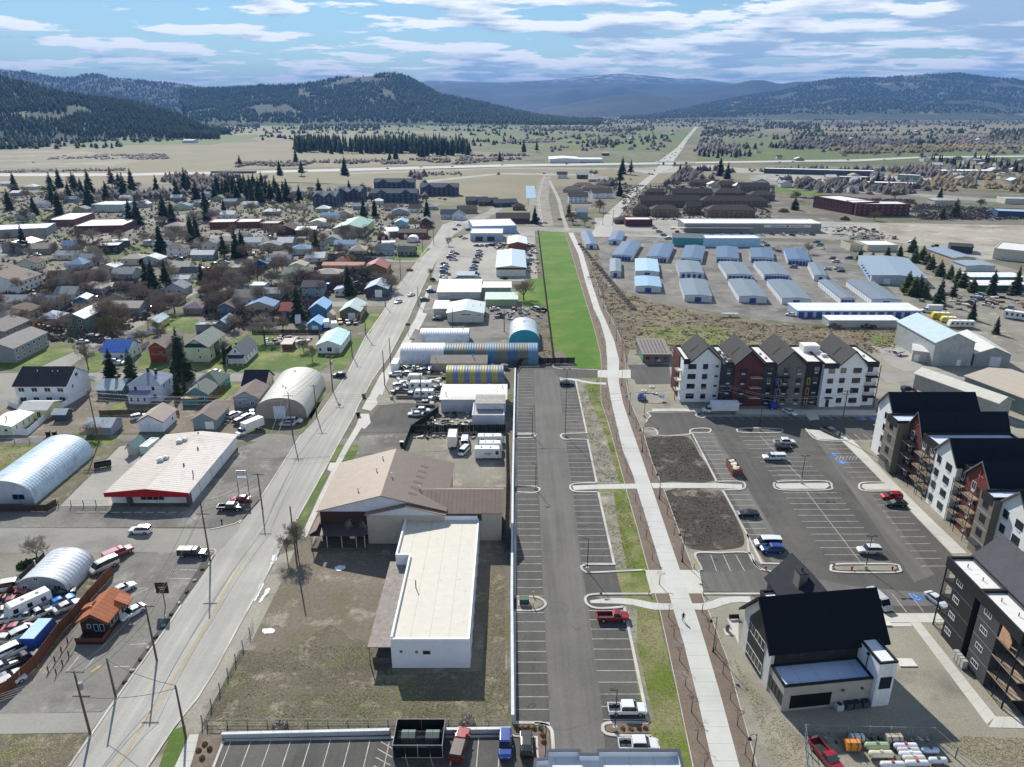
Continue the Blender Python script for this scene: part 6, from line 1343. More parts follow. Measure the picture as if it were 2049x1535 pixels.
H('large white two storey house with black roof near the roundabout',(37,808),(140,808),12.5,6.0,3.8,'gx','dfe3ea','1f2230',near=True,trim=wh,wins=[('f',4,4.6,1.7,1.2),('f',4,1.5,1.7,1.3),('r',[6.2],7.4,1.4,1.0),('r',[3.2],4.6,.6,1.1)],vents=(('vent_pipe',.33,.35,.15,.7,'d0d0ce'),('vent_pipe',.62,.35,.15,.6,'d0d0ce'),('vent_pipe',.73,.35,.15,.6,'d0d0ce')))
SB('cream outbuilding with pale roof right in front of the big white house',(42,838),(97,838),7,2.8,1.1,'gx','d6d3a4','c3c4c2',wins=[('f',[5.5],1.3,1.0,1.6)],doors=[('r',[3],.9,2,'b9b590')])
H('low cream house with white roof behind the bent white fence',(-25,871),(27,871),9.5,2.7,.7,'gy','d9dcc4','e4e2d8',M_SIDE,M_MY,wins=[('f',[5.5],1.5,.8,.6),('r',[2,5,7.5],1.5,.4,1.2)],vents=(('vent_pipe',.6,.3,.3,1.3,'c9c9c4'),))
SB('small dark shed with pale roof against the white fence',(109,843),(133,843),3.4,2.3,.9,'gx','46525e','b9c3c6',rm=M_MX)
SB('grey ribbed metal shed between the alley and gravel lot',(174,871),(224,871),6.2,2.5,1.3,'gx','8b93a2','a7b1b6',M_MX,M_MX)
H('white double garage with tan roof north of the red-fascia shop',(279,864),(328,864),8.6,3.2,1.9,'gy','dfe3ee','b1a49a',rm=M_SHG,trim='4a4642',wins=[('r',[6],1.5,.7,.9)],doors=[('f',[2.0,5.4],2.9,2.4,'cdd3de')],near=True,name='garage',cat='garage')
m_=G(328,864)
H('grey-blue garage with brown roof and single white door by the shop yard',(388,859),(434,859),10,3.0,1.9,'gy','7e8e98','8d8179',doors=[('f',[4.6],2.4,2.3,'dde0e4')],wins=[],name='garage',cat='garage',trim='8a8178')
q=H('pale lilac two storey house with hip roof and two chimneys',(263,803),(325,803),9.5,5.5,2.9,'hip','c9cfe2','8e99a8',rm=M_SHG,near=True,wins=[('f',[2.0,7.4],4.2,.9,1.3),('r',[2.5,6.5],4.2,.8,1.3),('f',[7.6],1.7,1.0,1.2)],vents=(('chimney',.48,.45,.6,1.4,'2b2a2e'),('chimney',.7,.5,.6,1.6,'2b2a2e')))
m=MB();m.box(-4.2,1.6,-2.6,-.01,0,2.9);m.obj('porch',M_SIDE,q,'c9cfe2');m=MB();m.prism([(-2.9,2.85),(0,3.5),(0,3.62),(-2.9,2.97)],-4.5,1.9,'x');m.obj('porch_roof',M_SHG,q,'7f89a0')
for x in(-3.2,-1.2,.8):o=link('window',winmesh(.8,1.1,'x',1)[2],q,wh,(x,-2.6,1.6))
H('low cottage with pale metal roof behind the first row of fir trees',(196,796),(246,796),8.5,2.7,2.0,'gx','55636e','a9b8ba',rm=M_MX,vents=CH)
H('teal cottage with dark hip roof along the residential street',(388,787),(440,787),9.5,3.0,2.6,'hip','5b8f96','63706a')
q=H('teal cottage annex with grey gable roof and tan tarp on its porch',(374,806),(418,806),8.0,2.9,2.1,'gy','55868e','7c8077',vents=(('flue',.5,.3,.2,1.6,'a4a6a4'),('flue',.3,.6,.15,.8,'a4a6a4')))
m=MB();m.box(-3.4,1.2,-2.6,-.02,0,2.5);m.obj('porch',M_SIDE,q,'4f7d84');m=MB();m.box(-3.7,1.4,-2.9,-.02,2.52,2.62);m.obj('tarp_roof',M_DULL,q,'d3ab7c')
H('navy roofed cream house across the street from the lawn',(488,789),(532,789),9,3.2,3.3,'gx','cfc9b8','2b2a3c')
H('grey-blue house with brown gable roof left of the tan quonset hut',(469,816),(519,816),10,3.3,2.0,'gy','8293a0','877c74',vents=V1,near=True)
q=H('narrow two storey house with red front and green sides',(302,724),(335,724),15,5.6,2.0,'gy','7c9a6c','8b8077',near=True,trim='e0dcd0',wins=[('r',4,4.3,.9,1.0),('r',4,1.6,.9,1.0)],vents=V1)
for z0,z1 in((0.02,2.7),(3.0,5.5)):m=MB();m.box(-q['W']/2+.02,q['W']/2-.02,-.05,-.003,z0,z1);m.obj('red_cladding',M_SIDE,q,'8f3a30')
m=MB();m.prism([(-q['W']/2,5.75),(q['W']/2,5.75),(0,7.5)],-.05,-.003,'y');m.obj('red_cladding',M_SIDE,q,'8f3a30');window(q,'f',4.2,4.3,1.1,1.2,q['W'],15,wh,True)
q=H('big cream and green two storey house with wide grey roof',(372,724),(420,724),16,5.6,2.7,'gy','d6dabb','8b918a',near=True,trim='55604f',wins=[('f',[5.2],4.2,.5,.9),('f',[5.4],1.7,.5,.9),('r',[2,12],4.2,.9,1.2),('r',[2,12],1.6,.9,1.2)])
m=MB();m.prism([(-3.9,5.5),(4.0,5.5),(2.4,6.8),(-2.4,6.8)],-.6,-.02,'y');m.obj('gable_skirt',M_SHG,q,'2a4248');m=MB();m.box(q['W']/2,q['W']/2+.05,5.5,10,.1,4.9);m.obj('porch_recess_shade',M_PAINT,q,'2f3436')  # flat dark panel on the side wall, shade of the recess put into its colour
q=H('small white cottage with front porch on the sunny lawn',(457,728),(492,728),13,3.3,3.2,'gy','e6e8ec','74787a',near=True,wins=[('f',[3.0],4.6,.7,1.0),('r',4,1.6,.8,1.2)],vents=(('chimney',.35,.3,.5,1.2,'2b2a2e'),))
m=MB();m.prism([(-2.3,2.7),(0,3.2),(0,3.3),(-2.3,2.8)],-3,3,'x');m.obj('porch_roof',M_SHG,q,'3a4252');m=MB();[m.tube((x,-2.2,0),(x,-2.2,2.7),.08,n=6)for x in(-2.8,-1,1,2.8)];m.obj('porch_post',M_PAINT,q,wh)
m=MB();m.prism([(-3.0,3.4),(-5.5,3.4),(-3.0,5.6)],1.5,5,'y');m.obj('side_dormer',M_SHG,q,'262c3a')
H('white house under a bright blue tarp roof',(206,722),(258,721),10,3.4,2.9,'gx','d3d9e6','2c5fb4',rm=M_DULL,near=True)
H('long two storey grey apartment house beside the green bank',(-30,726),(33,726),20,5.3,2.1,'gy','8d9194','96928d',near=True,wins=[('r',6,4.1,1.3,1.1,wh),('r',6,1.5,1.3,1.1,wh)],name='apartment_house')
H('grey apartment house at the left edge behind the lawn',(-60,690),(14,690),16,5.3,2.0,'gy','8f8a86','8a857f',wins=[('r',4,4.1,1.2,1.0)],name='apartment_house')
H('green two storey house with long white roof',(134,662),(173,662),19,5.2,1.9,'gy','647a6e','e8e8e8',near=True,rm=M_MY,wins=[('f',2,1.5,1.3,1.3,wh),('f',2,4.0,1.3,1.2,wh),('r',4,4,.9,1)])
H('brown cottage with pale blue-white hip roof',(79,650),(114,650),9,2.7,2.1,'hip','6a5a50','c4cddd');SB('tan shed with white roof next to the parked red trucks',(43,660),(62,660),5,2.4,1.0,'gx','c9b394','e6e2dc')
H('yellow garage with two-tone metal roof beside the diagonal street',(295,659),(318,659),10,2.8,1.5,'gy','d4ba7c','b4c2ca',rm=M_MY,doors=[('f',[2.2],2.6,2.2,wh)],wins=[('r',2,1.5,.7,.8)],name='garage',cat='garage')
SB('long flat grey shed behind the cream and green house',(393,664),(431,664),5,2.8,.3,'flat','808b98','8d9296');SB('slate shed with pale blue metal roof behind the white cottage',(434,662),(454,662),10,3.0,1.6,'gy','73828f','a5bacf',rm=M_MY)
H('blue-grey house with brown gable roof up the block',(435,629),(470,629),8.5,2.9,2.1,'gy','5f7490','756860');H('mauve-roofed bungalow hidden among bare trees',(368,629),(405,629),9,2.8,2.0,'hip','8a7a76','877780')
H('blue small garage with white roof in the trees',(152,612),(176,611),8,2.9,1.2,'gy','3f77b4','d0dbe6',rm=M_MY,name='garage',cat='garage')
H('pale house with mossy green roof beside the tall firs',(278,593),(315,593),9,3.2,2.4,'gx','c8ccbc','8b9f74');H('charcoal roofed house with small porch gable',(226,589),(262,589),9,2.9,2.2,'gx','6a6462','5d5a5c');SB('white carport roof left of the charcoal roofed house',(206,583),(225,583),5,2.5,.4,'shed','8a8078','e6e4e0')
H('large white and brown apartment hall at the left edge',(-60,587),(41,587),19,5.5,4.2,'gy','d8dcd8','8c8178',wins=[('r',5,1.6,1.4,1.0),('r',5,4.2,1.4,1.0)],vents=[('vent_pipe',.75,f,.3,.4,wh)for f in(.15,.35,.55,.75,.95)],name='apartment_house')
H('brown roofed hall wing with white gable',(95,573),(150,571),11,3.6,3.2,'gx','c8ccc6','6d6460',name='apartment_house');H('long tan hall with dark brown roof',(155,583),(222,577),14,4.6,3.8,'gx','c9c4b8','7a6c68',name='apartment_house')
C('low grey school block with white roof at the left edge',(-60,478),(97,471),26,5,.4,'flat','8f979c',wh);C('brick school block with wide white roof',(150,466),(248,464),34,4.5,.4,'flat','704c46',wh,wm=M_BRICK);C('middle school block with white roof',(97,453),(150,452),40,4.5,.4,'flat','785652','ecebe6')
C('raised white roof of the school hall',(185,424),(246,424),24,6,.4,'flat','b9c0c0',wh)
C('grey hall with white gable roof below the school',(5,504),(50,504),20,4,2.2,'gy','8f9298','e6e6e4',rm=M_MY);H('tan roofed duplex by the school',(60,508),(100,507),12,3,2.4,'gx','8a8278','958b80')
C('black flat-roofed modern house with white roof',(193,508),(240,506),13,4.5,.4,'flat','3b3d40','dcdcda',wins=[('f',3,2.2,1.6,1.6)]);C('second flat white roof behind the modern house',(228,496),(262,493),12,3.6,.4,'flat','5a5a5c','dedede')
H('tan two storey house with hip roof near the brick school',(330,470),(368,470),14,6,2.0,'hip','b9b3a6','a0968b');C('low brick offices with grey flat roof',(420,458),(470,457),18,4.5,.4,'flat','72483f','b9b4ae',wm=M_BRICK);C('brick offices east wing with pale roof',(474,456),(520,455),18,4,.4,'flat','7a5045','c9c4be',wm=M_BRICK)
C('small white flat roof between two big firs',(287,492),(312,492),8,3.2,.3,'flat','b4b4b4',wh);H('white two storey apartments behind bare trees',(335,514),(370,514),9,5.2,2.0,'hip','d8d4ce','7a736f')
H('house with cream roof north of the navy roofed one',(338,546),(378,546),9,3,2.3,'gx','d2cfc8','cbc2b6');H('white house with navy roof beside the lawn corner',(360,557),(396,557),8,3.0,2.2,'gx','d9dee6','29323f');H('white garage on the lawn below the navy roof',(346,568),(378,568),6,2.6,1.2,'gx','e4e8ea','d3d7d6',name='garage',cat='garage')
H('brown roofed house at the bend of the diagonal street',(445,563),(488,563),10,3.0,3.1,'gx','bdb7ad','5f5751')
GW=C('tan metal warehouse with sea green roof',(668,473),(728,473),42,5.5,2.6,'gy','bdb997','5d9085',rm=M_MY,doors=[('f',[5,8.5,12],2.4,3.2,'c9c4a8')])
C('brown gabled hall with white lean-to',(553,470),(590,470),16,4,2.8,'gy','5f4238','5b5450',trim='cfcac0');C('white flat lean-to beside the brown gabled hall',(592,471),(632,470),12,3.6,.6,'shed','77706a',wh);H('cream house with pale roof near the green warehouse',(620,455),(652,455),12,3.6,1.8,'gy','cfcab8','e0ddd5')
C('small brown brick block with grey roof',(522,459),(557,459),14,4.2,.4,'flat','6f4a40','9a9692',wm=M_BRICK);H('white flat garage behind the picket fence',(765,495),(792,494),8,2.8,.3,'flat','d2d2d2',wh,name='garage',cat='garage')
C('dark brick shop row near the bend of the street',(797,478),(853,477),14,4,1.5,'gx','7c3f34','57524e',wm=M_BRICK,doors=[('f',[5,12],2.4,2.8,'d8d6d2')]);arch('quonset_hut','small red-fronted quonset hut beside the brick shops',(755,480),(777,480),10,4.3,'7a3a32','dccfc6',rib=.03,doors=[('f',4,2.4,2.4,'e0e0de')])
C('low white metal roof joining the quonset and brick shops',(776,474),(800,473),16,3.6,.5,'shed','8a8a88',wh);arch('dome_shelter','small white dome shelter beside the brick shops',(814,485),(836,485),8,3.9,'dcdcda','ececea',rib=.02,cat='shelter')
H('sky blue metal roof behind the brick shops',(790,456),(814,456),12,4,2,'gy','9fb4c4','93c4e2',rm=M_MY);H('brown two storey house under tall trees at the bend',(840,456),(864,456),10,4.6,2.8,'gy','5f3f36','72868a')
H('blue-grey house inside the white picket fence',(753,511),(786,511),8,3.2,2.7,'gx','9fb0bf','76818c');H('dark green bungalow with twin gables on the lawn',(796,513),(831,513),8,2.9,2.6,'gx','37423a','62695f',wins=[('f',4,1.6,1.0,1.2,wh)])
H('brown barn with dark red metal roof',(728,551),(774,551),16,3.7,2.7,'gy','8f6c48','93504a',rm=M_MY,name='barn',cat='barn');H('long low house with salmon roof beside the barn',(646,541),(727,541),8,2.8,1.0,'gx','b9a08a','c99c86')
H('slate-blue garage with tall white door near the street',(732,595),(776,595),15,4.1,2.1,'gy','414e60','94a8b4',rm=M_MY,near=True,doors=[('f',[6.2],3.4,3.6,wh),('f',[3],.9,2,'8f2a2a','door')],wins=[('f',[9],2.4,1.2,1.0)],name='garage',cat='garage')
H('cream cabin with small blue lean-to roof',(670,592),(692,592),8,2.9,1.0,'shedy','d6d2c0','3f72b2',rm=M_MX);H('olive roofed house among bare trees',(566,562),(620,562),10,3.4,2.8,'gx','b9b8a8','a3a596');H('pale blue two storey house behind the big spruce',(605,595),(645,595),10,5,2,'gx','8299a8','55525a')
H('dark blue house with pale roof along the upper street',(505,538),(535,538),9,3,2.0,'gy','2f5078','95a5b8');H('pale house with small rust red roof',(672,533),(697,533),8,3,2.2,'gy','aeb4bc','9c5c54');H('navy house with bright red roof under the spruce',(562,635),(596,635),8,3,2.6,'gx','48556c','b4544d',rm=M_MX)
H('blue two storey house with sky blue metal roof',(621,638),(654,638),11,4.6,2.3,'gy','41739c','98c0e2',rm=M_MY,near=True,trim=wh);H('small blue garage with sky blue roof',(616,662),(643,662),8,2.7,1.8,'gy','4688ba','9ac6e6',rm=M_MY,doors=[('f',[3],2.6,2.1,'d6e0ea')],wins=[],near=True,name='garage',cat='garage')
H('olive workshop with pale green metal roof',(681,641),(721,641),15,3.9,2.2,'gy','62614d','bfcec8',rm=M_MY,near=True,doors=[('f',[5.0],3,3.2,'d8d8d2')],wins=[('r',4,1.8,1.4,1.2)],name='workshop',cat='workshop');SB('little tan playhouse between the two blue buildings',(655,642),(668,642),4,2.6,1.4,'gy','c4b49c','d8c4b8')
H('white ranch building with mint green roof beside the driveway',(635,707),(682,707),17,3.2,1.7,'gy','e2e8ec','bfe0dc',rm=M_MY,near=True,wins=[('f',[4.6],1.5,1.6,1.6),('f',[1.2],1.5,.8,1),('r',5,1.7,.8,1.1)],doors=[('f',[7.4],1.6,2.1,'b9c4cc')]);SB('white flat shed roof with brown walls in the back yard',(565,700),(584,700),5,2.2,.5,'shed','7a4a42','dcd4cc')
H('cluster house with white roofs along the back lane',(500,584),(530,584),9,3,.3,'flat','b8bcc4','dfe4ea')
RC={'grey':'8f9298','white':'e2e2e0','brown':'6f625a','dark':'45464a','tan':'b0a598','blue':'7f9ab4','green':'6f8a7c','red':'8f5a50'}
far_h=[(20,462,'white'),(45,440,'grey'),(75,415,'grey'),(100,398,'white'),(140,405,'grey'),(165,392,'tan'),(200,400,'brown'),(225,418,'grey'),(250,405,'white'),(160,425,'grey'),(30,392,'white'),(60,380,'white'),(12,372,'white'),(285,415,'white'),(300,395,'grey'),(320,440,'grey'),(352,402,'white'),(365,420,'blue'),(385,440,'tan'),(400,412,'white'),(410,395,'blue'),(436,402,'green'),(458,410,'grey'),(480,402,'tan'),(500,415,'white'),(420,430,'brown'),(455,438,'white'),(540,430,'white'),(595,395,'blue'),(560,400,'grey'),(600,420,'brown'),(645,425,'white'),(660,440,'blue'),(690,435,'tan'),(720,420,'grey'),(755,410,'white'),(780,420,'brown'),(800,430,'grey'),(830,425,'dark'),(860,420,'grey'),(775,403,'white'),(55,540,'brown'),(130,520,'grey'),(150,540,'blue'),(180,530,'grey'),(215,545,'white'),(245,560,'grey'),(265,530,'tan'),(140,500,'blue'),(300,530,'white'),(320,500,'grey'),(390,495,'brown'),(405,520,'white'),(420,500,'grey'),(455,490,'tan'),(480,480,'brown'),(505,495,'white'),(540,500,'grey'),(570,495,'white'),(600,510,'blue'),(640,500,'dark'),(665,490,'grey'),(690,500,'blue'),(715,510,'tan'),(560,530,'grey'),(595,545,'tan'),(630,525,'white'),(655,560,'tan'),(490,610,'tan'),(520,625,'blue'),(545,600,'grey'),(470,600,'dark'),(330,610,'brown'),(350,590,'grey'),(20,620,'grey'),(60,612,'dark'),(95,620,'blue'),(30,640,'brown'),(130,600,'grey'),(180,590,'tan'),(12,650,'grey'),(230,610,'dark'),(250,630,'tan')]
for i,(x,y,rc)in enumerate(far_h):
 zc=G(x,y).y*cp+CAMH*sp;wpx=(8+(i*37%5))*FPX/zc*.55
 H(None,(x-wpx,y),(x+wpx,y),8+i%4,2.7+(i%3)*.4,1.6+(i*13%5)*.25,('gx','gy','gx','hip')[i%4],('cfcac0','a9aeb2','d9dadb','b4a894','8d97a0','c2c6b4')[i*7%6],RC[rc],group=None)['auto']=rc+' roofed house'
for i,(a,b,d)in enumerate((((749,381),(829,381),15),((743,405),(835,405),15),((841,392),(917,392),15),((672,402),(722,402),34),((627,413),(672,413),34))):
 q=H(['navy three storey apartments, farthest back row left of centre','navy three storey apartments in front of their twin','navy three storey apartments furthest east of the group','navy apartments turned side-on behind the firs','navy apartments turned side-on, nearest the street trees'][i],a,b,d,8.6,3.4,'gx','39455c','5b646c',name='apartment_block',cat='building',wins=[('f',8 if d<20 else 5,[1.6,4.4,7.2],1.6,1.1,'c8ccd4'),('r',3,[1.6,4.4,7.2],1.4,1.1,'c8ccd4')])
 for k in range(2):
  x0=(-.26+.52*k)*q['W'];m=MB();m.prism([(x0-5,8.5),(x0+5,8.5),(x0,12.2)],-1.0,d/2,'y');m.obj('cross_gable',M_SHG,q,'4a535c')
H('brown roofed house by the canal bend',(932,409),(975,409),12,3.4,3.0,'gx','6f6a62','54575a');H('dark roofed long house by the canal bend',(958,412),(998,411),12,3.4,3.0,'gx','56524c','4c4f52');H('charcoal house nearest the railway canal',(990,415),(1036,413),12,3.6,2.8,'gx','3f4a58','54585c')
H('small dark house beside the rail tracks',(1026,421),(1050,421),9,3.2,2.6,'hip','5c5048','4c4845');C('brown clubhouse with dark roof by the cross street',(993,447),(1060,447),14,3.8,3.4,'gx','5d453b','4d4744');H('white and blue house at the street bend',(882,438),(918,438),9,4,3,'gx','c8d0da','64686c');H('brown roofed house on the bend lawn',(918,428),(955,427),11,3.2,3.0,'gx','8f8678','5c5a58')
H('pale house at the curve of the street',(905,440),(930,440),9,3.6,3.2,'gy','d6dce2','62686c')
H('white twin gabled house beside the distant trail',(1138,406),(1176,406),13,5.6,3.6,'gx','dfe2e6','57544f',wins=[('f',4,1.6,1.1,1.4),('f',4,4.2,1.1,1.2)]);H('white gabled house nearer the highway',(1186,397),(1226,396),13,5,3.6,'gx','dfe2e6','5a5651')
for i,(x,y,w_,l,rc)in enumerate(((1146,385,20,'brown hip roofed house behind the white twin gables','6f675e'),(1168,377,22,'brown hip roofed house, second row from the trail','746b61'),(1190,382,26,'brown hip roofed house in the middle of the cluster','6c645b'),(1214,373,20,'brown hip roofed house beside the highway','70685f'),(1196,364,18,'small white building by the motorway slope','c9c9c6'),(1166,358,11,'blue-green house alone on the slope','9fb4b4'),(1125,357,10,'tall dark house near the canal bridge','3f3c3c'),(1165,437,11,'little white house under bare trees by the highway','8f9698'))):
 H(l,(x-w_,y),(x+w_,y),12,3+(i>4)*2,2.8,'hip' if i<4 else 'gx',('a89c8c','8a7c6c')[i%2]if i<5 else('d8dcdc','7fa0a4','5b4a44')[i%3],rc)
for i,(x0,x1,y,d,e,r,l)in enumerate(((1281,1400,415,14,6,4,'long brown apartment block with dark hip roof above the corner shop'),(1303,1358,434,12,6,3.2,'brown apartment block behind the corner shop'),(1266,1297,431,12,5.6,3.4,'brown apartment block nearest the highway'),(1373,1403,429,12,6.6,3.6,'brown apartment gable between two longer blocks'),(1415,1510,435,13,6,3.4,'brown apartment block behind the strip mall'),(1404,1535,414,13,5.5,3.6,'brown apartment block, long one in the second row'),(1345,1425,397,14,5,4,'dark roofed care home wing beside the highway'),(1430,1492,396,14,5,4,'dark roofed care home wing, eastern one'),(1432,1478,379,14,5,4,'grey gabled block at the top of the complex'),(1480,1540,386,14,6,4,'grey gabled block beside the hotel lawn'),(1290,1330,392,10,4,3,'low dark roofed block by the highway trees'),(1500,1550,402,14,5.5,3.6,'dark roofed block west of the brick hotel'),(1380,1440,372,12,4,2.6,'tan roofed clinic with cars in front'),(1230,1262,448,10,3,2,'low house at the highway corner'))):
 H(l,(x0,y),(x1,y),d,e,r,'hip' if i%3 else 'gx','6a5a4c',('4b4744','57524c','504b47')[i%3],name='apartment_block',cat='building',wins=[('f',max(3,(x1-x0)//9),[1.7]+([4.4]if e>5 else[]),1.4,1.2,'c9bca0')])
C('corner shop with dark red fascia and white roof',(1252,453),(1305,453),16,4.5,.8,'flat','5e2c34','e4e2dc',trim='6e2a3a');q=C('long strip mall with white flat roof and covered front',(1364,461),(1650,469),24,6,.6,'flat','8f8a86','eceae4',trim='e4e2dc',rz=-0.02)
m=MB();m.box(8,42,-.2,-.05,3.6,5.4);m.obj('sign_panel',M_PAINT,q,'dcdcde');m=MB();m.box(24,26,-.27,-.21,4.0,5.1);m.obj('red_emblem',M_PAINT,q,'b3262b');[MB().box(x0,x1,-.26,-.21,4.3,4.75).obj('sign_lettering',M_PAINT,q,'3a3a44')for x0,x1 in((13,23),(27,37))]
m=MB();m.box(-60,-1,-4,-.05,3.4,3.7);m.obj('front_canopy',M_PAINT,q,'c9c4bc');m=MB();m.box(52,62,-5,-.05,4.6,5.0);m.obj('front_canopy',M_PAINT,q,'9fb4a8')
C('teal and white warehouse north of the storage rows',(1345,492),(1405,494),16,5.4,1.6,'gx','3f8a8e','6f7a80',wm=M_MX);C('long pale blue warehouse with white roof',(1406,494),(1520,494),14,5.2,.5,'flat','9ec3e0','ecebe6')
def SQ(label,fl,fr,bl,h,roof,wall='c6ccd2',doorc='34508c',side='l',rise=.5,group='rows of storage units',nd=None,sd=True):
 a,b,c=G(*fl),G(*fr),G(*bl,h);dv=Vector((c.x-a.x,c.y-a.y));rz=math.atan2(dv.y,dv.x)-math.pi/2;d=dv.length
 wd=(b.x-a.x)*math.cos(rz)+(b.y-a.y)*math.sin(rz);b=a+Vector((math.cos(rz)*wd,math.sin(rz)*wd,0));nf=nd or 2
 dw=min(1.6,wd*.8/max(nf,5));ps=[wd*(.5+(i-(nf-1)/2)*(.11 if nf<=2 else.9/nf))for i in range(nf)]
 return bld('storage_building',label,'storage building',a,b,d,h,rise,'gy',wall,roof,M_SIDE,M_MY,ov=.25,rz=rz,group=None,doors=[('f',ps,max(1.2,dw),2.2,doorc,'roll_up_door')]+([(side,max(3,int(d/3.4)),2.3,2.2,'dfe3e6','roll_up_door')]if sd else[]))
bl_,gr_,lt_='55718f','76848f','8fb4cc'
SQ('narrow blue storage building right beside the trail',(1172,498),(1194,497),(1162,463),2.8,bl_,sd=False,nd=0);SQ('small blue-roofed storage building alone behind the first row',(1217,489),(1243,489),(1226,463),2.8,bl_,sd=False,nd=0)
for i,(a,b,c)in enumerate((((1224,520),(1265,520),(1246,483)),((1292,523),(1336,523),(1309,487)),((1361,526),(1404,526),(1372,491)),((1432,525),(1477,525),(1434,493)),((1501,525),(1547,525),(1501,496)),((1575,529),(1620,529),(1569,497)))):SQ('blue-roofed storage building, '+['westernmost of the six along the top row','second from the west in the top row','third from the west in the top row','fourth from the west in the top row','fifth from the west in the top row','easternmost of the six along the top row'][i],a,b,c,2.8,bl_,nd=6,side='r',sd=(i<3))
SQ('short grey storage building at the west edge of the yard',(1220,554),(1242,554),(1221,518),2.8,gr_,sd=False,nd=0);SQ('light blue storage building, farther of the joined pair',(1271,553),(1318,553),(1271,518),2.8,'a4c4d4',sd=False,nd=0);SQ('bright sky-blue storage building, nearer of the joined pair',(1271,584),(1322,584),(1270,553),2.8,lt_,sd=False,nd=0)
SQ('grey storage building in the second row above the nearest row',(1359,556),(1407,556),(1353,522),2.8,gr_,nd=4);SQ('grey storage building with blue end doors in the second row',(1454,560),(1504,560),(1438,524),2.8,gr_,nd=6);SQ('grey storage building with eight blue end doors',(1528,560),(1578,560),(1508,524),2.8,gr_,nd=8);SQ('narrow grey storage building at the east end of second row',(1628,562),(1653,562),(1617,526),2.8,gr_,sd=False,nd=0)
SQ('grey storage building, westernmost of the nearest row',(1369,603),(1423,603),(1360,558),2.8,gr_);SQ('grey storage building, second of the nearest row',(1478,605),(1532,605),(1458,559),2.8,gr_);SQ('grey storage building, third of the nearest row',(1564,609),(1619,609),(1535,560),2.8,gr_);SQ('slim grey storage building, fourth of the nearest row',(1681,609),(1709,609),(1638,561),2.8,gr_,nd=4);SQ('widest grey storage building at the east of the nearest row',(1743,611),(1799,611),(1694,562),2.8,gr_)
bld('storage_building','long white-roofed storage building with blue doors','storage building',(1594,635),(1841,635),12,2.9,.3,'shed','a9b3c4','e2e4e2',M_SIDE,M_MX,ov=.2,doors=[('f',14,2.4,2.3,'2f4f9c','roll_up_door')])
q=bld('carport','long open carport with white roof below the storage yard','carport',(1657,655),(1798,656),7,3.0,.2,'shed','a9abac','e4e4e2',M_SIDE,M_MX,ov=.2)
def RQ(label,fl,fr,bl,h,rise,k,wall,roof,bz=None,**kw):
 a,b,c=G(*fl),G(*fr),G(*bl,h if bz is None else bz);dv=Vector((c.x-a.x,c.y-a.y));rz=math.atan2(dv.y,dv.x)-math.pi/2;d=dv.length
 wd=(b.x-a.x)*math.cos(rz)+(b.y-a.y)*math.sin(rz);b=a+Vector((math.cos(rz)*wd,math.sin(rz)*wd,0));return C(label,a,b,d,h,rise,k,wall,roof,rz=rz,**kw)
q=RQ('blue-grey office with blue window awnings east of the storage rows',(1742,567),(1845,566),(1718,512),4.2,.8,'gy','a9b2bc','8d9fae',rm=M_MY,doors=[('f',[7.5],3,2.8,'d6dade')])
for y in(6,12,20,28,34):m=MB();m.prism([(-q['W']/2-1.3,2.4),(-q['W']/2-.02,2.4),(-q['W']/2-.02,3.3)],y,y+3,'y');m.obj('awning',M_PAINT,q,'2f6fb8')
q=RQ('tall weathered metal warehouse with pale blue roof',(1863,732),(1941,732),(1797,643),8.6,3.2,'gy','a4a8a8','b2c6cc',wm=M_RUST,rm=M_MY,doors=[('f',[4.8],4.6,5,'9aa0a2','sliding_door'),('f',[9.4],1.4,2.2,'dfe3e6','door')])
q=RQ('smaller metal warehouse with white door beside the tall one',(1946,732),(2013,732),(1900,672),4.6,2.4,'gy','8f9494','cfcfc8',wm=M_RUST,rm=M_MY,doors=[('f',[7],3.6,3.6,'c9cdd0','sliding_door')])
SB('lean-to shed with white roof against the tall metal warehouse',(1823,722),(1860,727),8,4.0,.8,'gx','b9b4aa','dcdcd8',doors=[('f',[1.5],1.6,2.6,'e2e2e0')])
RQ('long low warehouse with cream roof behind the apartment blocks',(1990,838),(2036,838),(1832,747),5,1.4,'gy','9b9f9c','cdc9bd',wm=M_RUST,rm=M_MY);RQ('wide brown-roofed warehouse at the right edge',(2060,836),(2200,836),(1932,753),5,1.6,'gy','7e8a8c','b3a898',rm=M_MEMB,wm=M_MX)
C('cream warehouse at the far right of the dirt lot',(1985,518),(2100,530),30,6,.5,'flat','d2c8b4','d8d8d4');C('slate-blue low building with red truck yard',(1905,530),(1950,530),30,4,.8,'gy','b9ac94','8a98a8',rm=M_MY);C('charcoal canopy roof beside the truck yard',(1900,505),(1945,508),14,4,1.0,'gx','3c3e40','44474a')
C('grey storage building among the junipers',(1932,543),(1990,543),14,3,.5,'gy','c4c8c8','8fa0ac',rm=M_MY);C('teal-walled storage shed with white roof',(1941,566),(2045,566),9,3,.3,'shed','3f6f88','e2e2de');C('long green-walled shed with white roof beside the junipers',(1955,582),(2060,584),9,3,.3,'shed','3f6a62','e2e2de')
C('cream office with rooftop units by the dirt lot',(1700,502),(1726,502),14,3.6,.5,'flat','cfc6ae','6b5a4c');C('white-roofed office behind the junipers',(1735,503),(1795,503),18,3.6,.5,'flat','c8c2b2','e6e4dc')
